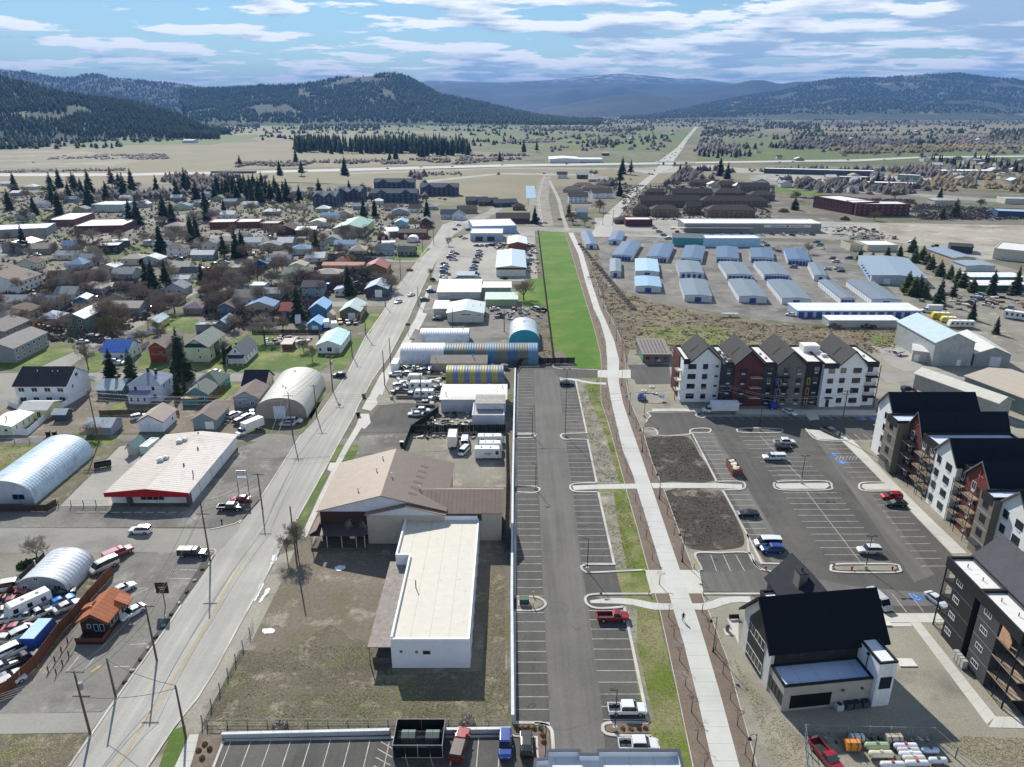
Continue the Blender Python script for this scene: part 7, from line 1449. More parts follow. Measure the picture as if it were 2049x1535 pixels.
q=C('dark brick hotel west wing with pale roof',(1626,415),(1704,430),26,9.5,.8,'flat','5c342e','dde0e4',wm=M_SIDE,rz=None,wins=[('f',12,[2,5,8],1.2,1.6,'8a5a4c')],trim='6a3a36');C('dark brick hotel east wing with small tan-framed windows',(1706,430),(1824,434),24,9.0,.8,'flat','57302b','d4d8dc',rz=-.03,wins=[('f',9,[2,4.8,7.6],.9,.9,'d8b48c')],trim='6a3a36')  # east wing windows: pale tan frames around plain dark glass
C('long low mall with white roof and gabled entrance',(1528,347),(1750,353),24,6,.6,'flat','4f5658','e2e4e2');C('low dark-walled shop row across the mall road',(1735,375),(1838,378),22,5,.5,'flat','3c4246','dfe2e2');C('green-walled drive-in shop with white roof',(1680,363),(1740,364),18,5,.5,'flat','3f4f4c','d8dad8');C('pale flat-roofed clinic beside the cars',(1795,360),(1838,362),16,6,.5,'flat','7f9a94','e6e8e6')
C('long white-roofed school behind the ochre willows',(1885,352),(2010,352),30,6,.5,'flat','6f8484','e8e8e4');C('grey roofed diner near the car sales lot',(1870,410),(1915,410),14,4,1.5,'hip','b9b0a4','b4b0a8');C('tyre shop with blue front at the right edge',(1995,434),(2100,438),20,4.5,.5,'flat','2f4a6c','9fb0b8');C('pale bank building with white awnings',(2010,408),(2100,410),20,4.5,.5,'flat','c2bcae','a9b4b0')
C('white greenhouse-like warehouse beyond the motorway',(1100,326),(1160,326),60,6,1.5,'gy','d9dcde','e6e8ea',rm=M_MY);C('white packing shed beside the greenhouse-like warehouse',(1150,325),(1205,325),40,5,1.2,'gx','d9dcde','e6e8ea',rm=M_MX);C('small red-roofed barn beyond the motorway',(1205,311),(1219,311),12,4,2,'gx','6f4438','c4b4ac')
H('large isolated hall with white roof on the left plain',(365,286),(388,286),30,6,2,'gx','c9d0d2','dfe4e6')
for i in range(44):
 x,y=1850+(i*53)%190,322+(i*29)%52
 if i>=24:x,y=1420+(i*47)%420,356+(i*31)%34
 zc=G(x,y).y*cp+CAMH*sp;wpx=(8+i*31%6)*FPX/zc*.6;rc=('dark','white','grey','brown','tan')[i*3%5]
 bld('house',None,'house',(x-wpx,y),(x+wpx,y),10,4.5,2.6,('gx','gy')[i%2],('d2cfc6','8d8a84','b4ab98')[i%3],RC[rc])['auto']=rc+' roofed house'
rural=[(40,290),(70,292),(115,285),(140,268),(145,288),(190,275),(205,283),(232,282),(248,272),(270,266),(290,268),(315,282),(330,277),(350,265),(140,262),(205,252),(50,207),(22,206),(98,202),(206,214),(150,230),(158,236),(415,262),(440,266),(470,268),(500,266),(540,268),(560,266),(585,264),(610,265),(640,262),(570,250),(590,248),(618,236),(650,236),(780,250),(800,256),(820,252),(845,258),(870,262),(895,258),(720,266),(750,268),(830,272),(770,274),(912,246),(940,252),(968,254),(990,252),(1010,256),(1128,246),(1060,250),(1090,247),(1140,286),(1156,288),(1200,280),(1215,276),(1235,282),(1248,276),(1265,280),(1280,276),(1300,282),(1222,272),(1245,272),(1330,274),(1345,270),(1330,282),(1340,284),(1205,296),(1262,299),(1440,254),(1460,250),(1475,252),(1500,254),(1410,256),(1520,276),(1680,282),(1705,280),(1725,255),(1745,252),(1765,254),(1780,248),(1790,258),(1835,264),(1860,260),(1740,268),(1870,286),(1900,280),(1930,276),(1960,282),(1940,290),(1962,286),(1985,296),(2010,290),(2030,300),(1600,322),(1560,318),(1690,312),(1860,304),(1460,300),(1430,305),(1890,322),(1905,326),(1920,320),(1935,328),(1950,322),(1965,330),(1980,322),(1998,332),(2015,324),(2030,334),(2045,326),(2010,342),(2036,344),(1975,340),(1500,310),(1518,306)]
for i,(x,y)in enumerate(rural):
 zc=G(x,y).y*cp+CAMH*sp;wpx=(7+i*31%6)*FPX/zc*.62;rc=('brown','white','dark','grey','tan','dark')[i*5%6]
 z_=0
 q=bld('farmhouse',None,'house',(x-wpx,y),(x+wpx,y),9,3.4,2.6,('gx','gy')[i%2],('d2cfc6','8d8a84','5f6468','b4ab98')[i*3%4],RC[rc]);q['auto']=rc+' roofed house'
 if y<240:q.location.z=(240-y)*.9
q=C('derelict low building with patchy corrugated roof beside the upper trail',(1286,726),(1340,726),14,3.2,1.2,'shed','6f6a62','857d74',wm=M_CONC,rm=M_RUST,wins=[('f',3,1.8,1.1,.9,'5a5650')])
for i,(x,c)in enumerate(((-3.8,'9a5a66'),(-1.6,'5f7f96'),(.8,'b4b8b4'),(3.0,'6a5a86'))):m=MB();m.quad((x-.7,-.03,.5),(x+.6,-.03,.4),(x+.8,-.03,1.2),(x-.4,-.03,1.3));m.obj('graffiti',M_PAINT,q,c)
m=MB();m.box(-q['W']/2-.05,-q['W']/2-.003,.3,9,.2,2.2);m.obj('painted_side',M_PAINT,q,'4f9a84')
for i in range(7):m=MB();x=-q['W']/2+.6+i*1.25;m.prism([(1,3.5),(13,4.53),(13,4.6),(1,3.57)],x,x+.45,'x');m.obj('roof_sheet',M_RUST,q,'4d4a46')
q=C('cream ribbed metal antiques shop with lettering on its wall',(876,598),(961,598),17,3.3,2.2,'shed','b4babb','e8e2d2',rm=M_MX,near=True)
m=MB();m.box(-q['W']/2+.5,-q['W']/2+5.6,-.08,-.02,1.7,3.1);m.obj('sign_board',M_PAINT,q,'eeeeea');signtext('ANTIQUES',1.05,q,(-q['W']/2+3.05,-.1,2.4),(R(90),0,0),M_WIRE)
C('long white-roofed hall behind the bare tree',(962,592),(1022,592),10,4,.5,'shed','8f9a9e','e0dccf',rm=M_MX,doors=[('f',[5,9],1,2.1,'c9c9c4')])
C('green container-like building with pale green roof',(972,613),(1035,613),11,3.2,.5,'shed','93a47d','b9d0bd',rm=M_MX)
q=C('pale metal workshop with low gable and side canopy',(895,645),(967,645),18,4.0,1.4,'gy','c5c7ba','c6d2d4',rm=M_MY,near=True,vents=(('vent_pipe',.7,.4,.2,.9,'8a8a88'),('vent_pipe',.9,.6,.2,.9,'8a8a88')))
m=MB();m.box(-1.5,2.5,-.06,-.02,3.2,3.5);m.box(5.0,6.6,-.06,-.02,2.9,3.2);m.obj('dark_lettering_strip',M_PAINT,q,'3a3a38')
C('low west wing of the pale metal workshop',(868,634),(894,634),12,3.6,.5,'shed','b9bab4','d4d8d4',rm=M_MX)
arch('quonset_hut','short white quonset hut lying across the yard',(840,691),(938,691),10,5.0,'c9ced4','d3d9df','x',vents=[(.87,.5,.3,.8)])
arch('quonset_hut','very long quonset hut with painted mural panels',(801,729),(1077,729),12,5.6,'a9b4c4',None,'x',bands=['d0d4da','d0d4da','d0d4da','d0d4da','456a70','6f6a5c','44697c','6f6b60','567a94','767268','486a80','6f6b60','6083a0'])
arch('quonset_hut','teal fronted quonset hut near the green strip',(1018,693),(1080,693),18,6.5,'3d9db2','bccbd0',vents=[(.5,.6,.3,.6),(.2,.3,.2,1.0)])
q=C('long beige shed with brown roof in the junk yard',(864,742),(973,742),8,2.8,1.5,'gx','b6ae9a','a0978c',rm=M_SHG,vents=(('flue',.75,.4,.3,1.0,'3d3b38'),('vent_pipe',.07,.2,.2,1,'8a8a88')))
arch('quonset_hut','quonset hut with yellow and blue painted stripes',(892,771),(1007,771),10,4.8,'9c9c6c',None,'x',bands=['98984f','6c7694']*5)
C('big white metal shed beside the retaining wall',(883,824),(1012,824),12,4.0,.8,'gx','b9bdc6','d9d5ce',rm=M_MX,near=True,vents=(('vent_pipe',.07,.2,.2,1,'8a8a88'),('vent_pipe',.95,.6,.2,1,'8a8a88')))
q=C('two-level grey shop next to the truck yard',(945,853),(1009,853),11,3.2,.3,'flat','c2c7d4','a8a49c',near=True)
m=MB();m.box(-3.6,q['W']/2,4.2,10.8,3.5,5.2);m.obj('upper_storey',M_SIDE,q,'c2c7d4');m=MB();m.box(-3.9,q['W']/2+.3,3.9,11,5.2,5.4);m.obj('upper_roof',M_DULL,q,'a39e96')
C('car dealership building with ribbed front canopy roof',(941,483),(1006,482),22,5,.4,'flat','9fb0c4','e8e6de',doors=[('f',[6,14],5,3,'3a4450')]);C('wide cream roofed workshop behind the dealership',(946,468),(1034,466),36,5,.4,'flat','93acd0','dfdacb')
q=C('metal workshop with ridge cap and brown front band',(993,553),(1052,553),50,4.7,1.0,'gy','d9dccf','abc2ce',rm=M_MY);m=MB();m.box(-q['W']/2,q['W']/2,-.1,-.02,3.6,4.7);m.obj('brown_fascia',M_PAINT,q,'6e3a32');m=MB();m.box(-.5,.5,0,50,5.85,6.0);m.obj('ridge_cap',M_PAINT,q,'eef0f0')
C('small white gabled hall behind the brown-banded workshop',(1017,503),(1054,503),26,4.6,1.4,'gy','7a4a40','dcdfe0',rm=M_MY);SB('slate roofed shed at the south end of the car lot',(915,562),(948,562),7,2.8,.6,'shed','8f9a9e','8497a4',rm=M_MX)
arch('quonset_hut','large weathered blue quonset hut at the left edge',Vector((-122.2,147.6,0)),Vector((-109.1,147.6,0)),25.2,6.0,'b9c0cc','b4c8d6',rz=0.0,mat=M_RUST,wins=[('f',9.6,1.8,2.6,1.2,'7f8ea4')])
SB('small dark lean-to shed against the large blue quonset',(158,924),(176,915),2.6,2.6,.4,'gx','54483f','6f8ba0',rm=M_MX)
arch('quonset_hut','grey quonset hut behind the brown board fence',Vector((-91.9,114.0,0)),Vector((-82.4,114.0,0)),9.6,4.2,'8f949c','c3c9cf',rz=R(0),doors=[('f',5.3,.9,2.0,'3a3c40')],wins=[('f',1.6,1.7,.9,.8,'d8d4cc'),('f',7.6,1.6,1.2,.9,'9aa2b4'),('f',4.0,3.5,.8,.5,'c9c4ba')],vents=[(.12,.5,.2,1.2)])
arch('quonset_hut','tan quonset hut with white roller door by the street',Vector((-74.6,196.6,0)),Vector((-59.8,197.0,0)),27,6.6,'9a9088','c2bfb6',rz=R(2.5),mat=objmat('tan_vault_metal',.6,'',var=.1),doors=[('f',7.0,3.4,3.9,'cfd6e6')],vents=[(.42,.35,.35,.4),(.5,.3,.35,.4),(.45,.85,.35,.4)],rib=.02)
fence('board_fence','long brown board fence of the car yard west of the drive-thru',[(-5,1408),(73,1336),(123,1267),(146,1244),(179,1203),(228,1150)],2.3,2.4,'board','6a402c')
fence('board_fence','dark board fence along the west side of the grey quonset',[(-5,1222),(45,1165),(92,1120)],1.8,2.4,'board','3f352d')
fence('board_fence','dark board fence facing the street below the large blue quonset',[(-20,1024),(95,1024),(115,1012)],1.8,2.4,'board','3b342c')
fence('vinyl_fence','bent white vinyl fence around the cream house yard',[(27,871),(58,870),(108,826),(150,803),(176,787)],1.8,2.4,'board','dfe5ee');fence('vinyl_fence','short white vinyl fence west of the big white house',[(17,812),(40,822),(42,808)],1.8,2.4,'board','e2e4e8')
fence('picket_fence','white picket fence around the blue-grey house',[(731,517),(787,518),(798,495)],1.1,3,'board','e6e8ea');fence('vinyl_fence','white vinyl fence around the yard beside the diagonal street',[(393,594),(424,595),(455,596),(470,588)],1.6,3,'board','e2e6ea')
fence('board_fence','brown board fence beside the teal cottage',[(420,806),(452,778)],1.8,2.4,'board','77573f');fence('board_fence','weathered board fence behind the lilac house',[(200,832),(262,830),(360,832)],1.7,2.6,'board','5a4c40');fence('board_fence','dark board fence behind the white cottage back yard',[(505,668),(640,668),(638,690)],1.8,3,'board','4a4038');fence('vinyl_fence','long white fence behind the blue tarp house',[(255,676),(330,664)],1.8,3,'board','c9d0da');fence('board_fence','pale fence running up beside the red fronted house',[(262,712),(300,690)],1.8,3,'board','b4aaa0')
fence('wooden_rail_fence','two-rail wooden queue fence left of the restaurant, west line',[(97,1345),(148,1268)],1.1,2.2,'rail','4a3628');fence('wooden_rail_fence','two-rail wooden queue fence left of the restaurant, east line',[(113,1350),(150,1296)],1.1,2.2,'rail','4a3628')
fence('chain_link_fence','chain link fence along the alley north of the blue quonset',[(0,888),(180,887)],1.5,4,'link');fence('chain_link_fence','chain link gate across the concrete yard',[(118,1014),(218,1013)],1.6,3,'link');fence('chain_link_fence','chain link fence along the trail beside the scrub slope',[(1253,722),(1236,650),(1216,618),(1196,566),(1168,505)],1.2,6,'link')
wt,bk,rd,sv,bu,gy,tn='dfe2e4','17181b','8f1a1c','a9adb0','24408f','5b5f64','b4a68e'
for a in[('pickup',1226,1240,0,rd,'red single-cab pickup parked nose-in on the east side of the lot'),('pickup2',1254,1426,0,wt,'white crew-cab pickup beside the planter island'),('pickup2',1277,1498,0,'d4d7d8','white pickup with grey bed cover behind the white roof'),('pickupcap',921,1497,80,rd,'red pickup with brown canopy next to the dumpster enclosure'),('suv',1011,1497,270,bu,'blue suv with roof rails in the bottom row'),('suv',1053,1495,90,bk,'black suv beside the blue one in the bottom row'),('pickup2',1569,889,0,wt,'white crew-cab pickup in the upper row of the apartment lot'),('hatch',1567,899,0,bk,'black hatchback right below the white crew-cab pickup'),('pickupcap',1548,920,180,wt,'white pickup with canopy facing west in the apartment lot'),('pickup2',1661,868,-62,'4a4d52','charcoal pickup parked beside the wooden pole'),('sedan',1496,1032,180,bk,'black sedan alone in the west column of the apartment lot'),('wagonvan',1535,1092,180,wt,'white cargo van beside the blue jeep'),('suv',1544,1104,180,bu,'blue off-road suv beside the white cargo van'),('suv',1783,998,180,'a8161c','bright red suv next to the east walk'),('sedan',1791,1012,180,bk,'black sedan next to the bright red suv'),('suv',1738,1106,180,'d0d2d2','white compact suv with loaded roof rack by the lot island'),('wagonvan',1757,1209,-74,'c4c2c0','silver minivan parked beside the clubhouse'),('sedan',1873,1206,-74,'d4d6d8','white sedan partly behind the dark apartment block'),('suv',1134,771,0,bk,'black suv at the top end of the new parking lot'),('sedan',1580,828,-62,'d8dadd','white sedan parked in the shade of the apartment block'),('suv',281,1066,180,wt,'white suv driving on the side street'),('pickupcap',387,1112,0,'202226','black pickup with canopy parked at the street corner'),('pickup2',462,1020,0,'24272c','black pickup outside the red-fascia shop'),('sedan',482,1003,180,'a01a1f','red sedan under the pylon sign'),('sedan',247,1183,50,'d8dbde','white sedan behind the orange roof'),('sedan',266,1230,238,wt,'long white vintage sedan beside the restaurant'),('pickupcap',238,1112,50,'a8505c','faded red and white pickup at the top of the car yard'),('wagonvan',209,1138,235,'c9c4bc','white vintage van beyond the board fence'),('suv',679,754,180,'23262c','black suv waiting at the street junction'),('sedan',429,747,180,wt,'white sedan on the residential street'),('sedan',823,592,62,wt,'white car driving away up the main street'),('sedan',797,606,242,'cfd2d4','silver car driving down the main street'),('suv',791,752,180,'d8dbe0','white suv parked beside the street sidewalk'),('pickup2',843,826,0,'d6d6d4','white pickup in the dark asphalt lot'),('sedan',832,832,180,'d4d7da','silver sedan at the front of the dark asphalt lot'),('pickup2',850,812,0,'b9b4a8','tan and silver pickup behind the white one'),('suv',863,585,0,bu,'blue suv beside the antiques shop'),('suv',850,602,20,'1d2026','black suv by the street near the antiques shop'),('suv',875,640,180,'2a3038','black suv outside the pale metal workshop'),('sedan',880,632,180,'3c4046','dark sedan behind the black suv at the workshop'),('sedan',912,596,0,'2a2c30','dark car in the shade of the antiques shop'),('suv',589,846,0,wt,'white suv beside the tan quonset'),('sedan',575,852,180,sv,'silver car beside the tan quonset'),('suv',470,834,60,'dcdedc','old white off-roader in the fenced junk corner'),('suv',483,846,60,'5a5e58','open-topped grey off-roader beside the box truck'),('sedan',166,686,20,'c9ccd0','silver car on the gravel beside the diagonal street'),('suv',186,676,20,'2c3c5c','dark blue suv on the gravel beside the diagonal street'),('pickup',279,627,40,wt,'white pickup parked on the diagonal street'),('pickup',292,618,40,'a03028','red pickup parked on the diagonal street'),('suv',328,620,40,gy,'grey car further up the diagonal street'),('pickup',68,655,20,'a02c24','red pickup beside the tan shed'),('pickup',86,658,20,'9c3a30','second red pickup beside the tan shed'),('suv',222,726,180,'3a3e46','dark car in front of the blue tarp house'),('sedan',236,729,180,'cdd0d3','pale car in front of the blue tarp house'),('suv',279,838,40,'d0d4d8','white car tucked behind the white double garage'),('suv',681,647,-70,'c9a53c','yellow car outside the olive workshop'),('suv',696,648,-70,'d8dadc','white car outside the olive workshop'),('suv',711,648,-70,'3f464e','dark car outside the olive workshop')]:
 car(*a,lod=0 if(a[2]>860 or a[1]>1500)else 1,canopy='4a3a34' if a[1]==921 else None)
for k,(x,y,h,c,kd)in enumerate([(20,1180,20,'d8d4cc','wagonvan'),(12,1205,20,'b4706a','sedan'),(30,1208,15,'a86058','sedan'),(95,1215,50,'8f9296','sedan'),(122,1208,50,'1f86e0','sedan'),(136,1218,50,'d6d2ca','sedan'),(28,1243,10,'e0e0dc','hatch'),(50,1240,15,'dcdad4','pickup'),(72,1238,50,'c9c5bd','pickup'),(35,1262,10,'b8686c','sedan'),(52,1270,50,'d4d4d0','suv'),(15,1285,0,'d4d0c8','hatch'),(22,1312,50,'e2e0da','wagonvan'),(44,1328,50,'2f3032','pickup'),(5,1340,50,'d0cdc5','sedan'),(14,1362,50,'8d9094','sedan'),(20,1372,50,'c4c4c0','suv'),(125,1190,20,'3a3d44','sedan'),(55,1190,20,'b8463c','hatch'),(5,1232,30,'9c948a','suv')]):
 o=car(kd,x,y,h,c,None,lod=1,group='cars in the fenced car yard');o['auto']={'d':'white','e':'white','b':'faded red','a':'faded red','8':'grey','1':'bright blue','c':'pale','2':'black','3':'dark','9':'grey'}[c[0]]+' old '+{'sedan':'car','hatch':'small car','suv':'off-roader','pickup':'pickup','wagonvan':'van'}[kd]
boxvan(60,1224,232,'d4d6d6','white and blue motorhome in the car yard',7.2,2.3,3.0,'motorhome','motorhome','many',stripe='3a6fae')
q=boxvan(Vector((-80.6,102.2,0)),0,90,'2d4fa0','long blue shipping container with pale roof along the brown fence',6.1,2.5,2.9,'shipping_container','container','none',roofcol='a9c9dc')
for c in list(q.children_recursive):
 if c.name.startswith(('wheel','rim','side_window','door','roof_vent')):bpy.data.objects.remove(c)
q.location.z=-.5
boat(8,1320,50,'covered boat at the left edge of the car yard');boxtruck(507,862,237,'dfe2e0','d9d9d4','white box truck parked beside the fenced junk corner',L=6.2)
boxtruck(1448,826,180,'dfe3e8','d9dde6','white box truck parked in front of the apartment block',L=8.0,Hb=2.6)
q=boxvan(977,917,0,'dadde2','white step van with side lettering in the truck yard',7.0,2.2,3.1);m=MB();m.box(-1.0,.9,-1.13,-1.11,1.9,2.05);m.box(-.9,.7,-1.13,-1.11,1.6,1.75);m.box(.1,.4,-1.13,-1.11,1.35,1.45);m.obj('side_lettering',M_PAINT,q,'3b3f46')
boxvan(983,903,0,'b9ccd2','pale blue box van behind the lettered step van',6.2,2.1,2.7);boxvan(982,887,0,'c9ccc4','old white trailer at the back of the truck yard',7.0,2.2,2.4,'box_trailer','trailer','none');boxtruck(906,893,90,'d8dadc','dcdad4','tall white box truck at the back of the truck yard',L=5.2,Hb=2.9);car('wagonvan',931,887,90,'d8dcde','white van beside the tall box truck',0);car('wagonvan',928,907,250,'d6d8dc','small white mail van in front of the tall box truck',0,sc=.85)
boxvan(841,780,180,'dcdedc','white caravan with windows in the junk yard',7.4,2.4,2.9,'caravan','caravan','many');boxvan(848,796,180,'d4d8de','white enclosed trailer in front of the caravan',6.2,2.2,2.6,'box_trailer','trailer','none');boxvan(830,762,180,'d8dadc','small white caravan behind the silver one',5,2.2,2.3,'caravan','caravan','many');boxtruck(792,742,90,'dcdedf','e2e4e4','white box truck beside the long painted quonset',L=6,Hb=2.6,lod=1)
trailer(809,795,180,'car trailer at the front edge of the junk yard',5.2);trailer(848,864,180,'low flatbed trailer at the edge of the dark lot',4.6);trailer(875,757,180,'brown flatbed with lumber behind the caravan',6.5)
boxvan(597,647,-75,'d6dade','white motorhome left of the small blue garage',6.5,2.3,3,'motorhome','motorhome','many');boxvan(654,655,-75,'d4dae2','white motorhome right of the small blue garage',6,2.3,2.9,'motorhome','motorhome','many');boxvan(669,657,-75,'d8dadc','white enclosed trailer right of the motorhome',5,2.3,2.6,'box_trailer','trailer','none')
boxvan(1921,655,175,'d2cfc6','long white travel trailer beside the juniper row',10,2.5,2.9,'caravan','caravan','many');boxvan(1880,638,170,'c9b92c','yellow food truck behind the travel trailer',7,2.4,2.8,'food_truck','truck',stripe='b4882a');boxvan(1896,645,170,'cfc21f','bright yellow van in front of the yellow food truck',6,2.3,2.4);boxtruck(1868,625,175,'d6d8d8','cfd2d2','white box truck north of the yellow trucks',L=6,lod=1);boxvan(2040,640,-40,'d8dde0','white semi trailer at the right edge',12,2.6,3.4,'semi_trailer','trailer','none')
boat(1458,634,180,'white shrink-wrapped boat at the edge of the storage yard',L=7.5);car('sedan',1582,632,150,wt,'white car at the end of the long storage building');car('pickup2',1668,655,180,'50545a','grey pickup under the long carport',1);car('pickup',1738,657,180,'26282c','dark pickup under the long carport',1);boat(1800,710,20,'small boat with blue cover beside the tall warehouse','2c4a9c',5)
car('suv',1817,783,-20,'1d1f24','black suv between the two metal warehouses',1);car('sedan',1828,792,-20,'6a1f22','dark red car beside the black suv behind the apartments',1)
rows=[(888,930,517,7,0),(886,928,523,7,0),(884,926,530,6,0),(877,905,541,4,0)]
cols=[wt,bk,sv,gy,'c9ccd0','3a3d42',bu,rd,'b8bcc0','6f7378']
small=[]
for i,(x,y)in enumerate([(907,505),(913,509),(905,513),(901,517),(907,521),(889,529),(893,534),(889,539),(888,545),(892,550),(887,555),(959,504),(960,509),(958,514),(955,520),(952,526),(950,533),(948,539),(947,545),(950,550),(955,556),(941,556),(893,561),(906,562),(917,561),(954,493),(963,493),(973,493),(982,492),(1062,494),(1061,506),(1058,512),(1061,522),(1057,530),(1058,541),(910,460),(918,452),(937,461),(942,449),(947,446),(930,478),(922,475)]):small.append((x,y,0 if i<22 else(i*50)%180,'car lot beside the main street'))
for i in range(14):small.append((1365+i*20,470+(i%3),85+i*3,'strip mall parking'))
for i in range(8):small.append((1310+i*9,458+(i%4)*7,10*i,'corner shop parking'))
for i in range(7):small.append((1524+i*11 if i<4 else 1610+i*6,486+(i%4)*6,40*i,'storage yard entrance'))
for x,y in((1665,518),(1672,525),(1698,518),(1678,539),(1682,544),(1655,540),(1587,536),(1862,532),(1874,545),(1885,549),(1872,537),(1822,486),(1870,494),(1852,576)):small.append((x,y,175,'blue-awning office yard'))
for i in range(46):small.append((1555+(i*37)%330,352+(i*17)%22,(i*45)%180,'mall parking'))
for i in range(26):small.append((1790+(i*29)%120,338+(i*7)%8,(i*45)%180,'distant sales lot'))
for i in range(18):small.append((1955+(i*23)%90,420+(i*5)%22,(i*65)%180,'tyre shop parking'))
for i in range(14):small.append((1810+(i*31)%80,415+(i*9)%18,(i*65)%180,'hotel parking'))
for i,(x,y)in enumerate([(1318,330),(1336,322),(1341,316),(1350,312),(1352,306),(1345,309),(1362,298),(1373,280),(1377,274),(1379,269),(1383,265),(1330,318),(1310,342),(1298,348)]):small.append((x,y,70,'far highway'))
for x,y in((776,338),(842,335),(905,334),(1005,331),(1089,348),(1134,329),(1168,327),(1275,326),(1258,327),(1300,349),(1306,350),(613,344),(1560,325),(1587,324),(1697,321),(1770,321),(1860,314),(1902,313),(1990,312)):small.append((x,y,0,'motorway'))
for i,(x,y)in enumerate([(75,512),(62,518),(50,508),(95,505),(150,472),(160,475),(182,469),(530,465),(507,480),(518,484),(540,476),(562,480),(580,478),(600,480),(650,483),(690,485),(360,520),(350,518),(405,538),(420,540),(440,536),(428,530),(450,528),(508,508),(520,520),(505,590),(515,592),(528,598),(500,600),(222,598),(240,600),(195,598),(130,590),(60,585),(70,592),(645,585),(660,572),(716,570),(752,558),(690,425),(700,415),(662,428),(720,410),(800,400),(880,398),(890,400),(1080,448),(1078,440),(1090,447),(1220,377),(1235,375),(1250,368),(1262,360),(1120,440),(1188,447),(1340,362),(1355,360),(1370,364),(505,828),(520,826),(497,838),(812,740),(825,742),(838,740),(815,750),(850,745),(862,742),(800,788),(806,770),(818,775),(800,776),(826,790),(868,790),(875,780),(885,775),(1005,738),(987,738),(1001,634),(990,620),(1030,620),(1070,620),(1085,622),(1040,625),(880,800),(868,800),(1940,608),(1960,600),(1905,592),(1975,612)]):small.append((x,y,(i*67)%180,'yards and driveways'))
for i,(x,y,h,zone)in enumerate(small):
 c=cols[(i*7)%10];kd=('sedan','suv','pickup','hatch','suv')[i*3%5];o=car(kd,x,y,h,c,None,2,'cars in the '+zone)
 o['auto']={wt:'white',bk:'black',sv:'silver',gy:'grey','c9ccd0':'silver','3a3d42':'dark grey',bu:'blue',rd:'red','b8bcc0':'silver','6f7378':'grey'}[c]+' '+{'sedan':'car','suv':'suv','pickup':'pickup','hatch':'hatchback'}[kd];o['zone']=zone
def tank(px,py,L_,r,col,label,cap='b9524a'):
 p=G(px,py);t=thing('propane_tank',label,'propane tank',(p.x,p.y,.02),0);m=MB();n=14;V=[(-L_/2-r*.55,.25*r),(-L_/2-r*.35,.7*r),(-L_/2,r),(L_/2,r),(L_/2+r*.35,.7*r),(L_/2+r*.55,.25*r)]
 for(a,ra),(b,rb)in zip(V,V[1:]):m.tube((a,0,r+.2),(b,0,r+.2),ra,rb,n=n,cap=(a==V[0][0]or b==V[-1][0]))
 m.obj('shell',M_CAR,t,col);m=MB();m.tube((0,0,2*r+.12),(0,0,2*r+.38),.26,.2,n=10);m.obj('dome_cap',M_PAINT,t,cap)
 for s in(-1,1):m=MB();m.box(s*L_*.3-.06,s*L_*.3+.06,-.4,.4,0,.4);m.obj('saddle',M_PAINT,t,'7a7a76')
for a in((1753,1501,2.9,.55,'9bb08e','pale green propane tank, largest in the yard','6f7f6a'),(1761,1517,2.9,.52,'d4ccb0','cream propane tank in front of the green one','c4bca0'),(1810,1500,2.9,.45,'dde0ea','white propane tank with red cap, farthest of the stack'),(1816,1508,2.7,.42,'c8c4c2','greyish propane tank, second of the stack','8a8a86'),(1820,1516,2.8,.42,'dfe2ea','white propane tank without a red cap, third of the stack','d8d8e0'),(1827,1524,2.7,.42,'d8d0c0','cream propane tank, fourth of the stack','c9bfa8'),(1833,1534,2.8,.42,'dcdfe6','white propane tank with red cap, nearest of the stack'),(1784,1537,2.9,.45,'e0e0e2','white propane tank with red cap near the bottom edge'),(1860,1508,2.0,.42,'a9bedc','pale blue propane tank at the right of the yard','5a5350'),(1875,1528,2.1,.42,'dde0e4','white propane tank with green cap at the right of the yard','4f6a4c')):tank(*a)
def oiltank(px,py,L_,W_,H_,col,label):
 p=G(px,py);t=thing('oil_tank',label,'fuel tank',(p.x,p.y,.02),0);m=MB();m.prism([(-W_/2,.25),(-W_/2+.15,.1),(W_/2-.15,.1),(W_/2,.25),(W_/2,H_-.35),(W_/2-.3,H_),(-W_/2+.3,H_),(-W_/2,H_-.35)],-L_/2,L_/2,'x');m.obj('shell',M_RUST,t,col)
 m=MB();[m.box(x-.04,x+.04,-W_/2-.02,W_/2+.02,.1,H_+.03)for x in(-L_/4,L_/4)];m.obj('strap',M_PAINT,t,'4a4038')
oiltank(1704,1499,1.9,1.3,1.5,'d98a2c','rusty orange fuel tank in the tank yard');oiltank(1713,1483,1.8,1.1,1.2,'d4d6dc','white fuel tank behind the orange one');oiltank(1786,1486,2.2,1.3,1.4,'b9ad9a','weathered cream fuel tank near the back fence')
car('pickup',1652,1520,-74,'a01a22','red pickup with white load in the tank yard',0)
D1=thing('dumpster','brown open dumpster full of boards in the apartment lot','dumpster',G(1468,942));m=MB();[m.box(*b)for b in((-1.2,1.2,-3.0,-2.9,.1,1.9),(-1.2,1.2,2.9,3.0,.1,1.9),(-1.2,-1.1,-2.9,2.9,.1,1.9),(1.1,1.2,-2.9,2.9,.1,1.9),(-1.1,1.1,-2.9,2.9,.1,.3))];m.obj('bin',M_RUST,D1,'7a4a38')
for i in range(9):m=MB();m.box(-.8,.8,-.25,.25,0,.08);o=m.obj('scrap_board',M_WOOD,D1,('d8d0c4','c4b49c','e2ded6')[i%3],(random.uniform(-.3,.3),-2.4+i*.6,1.55+random.uniform(0,.35)),random.uniform(-.8,.8))
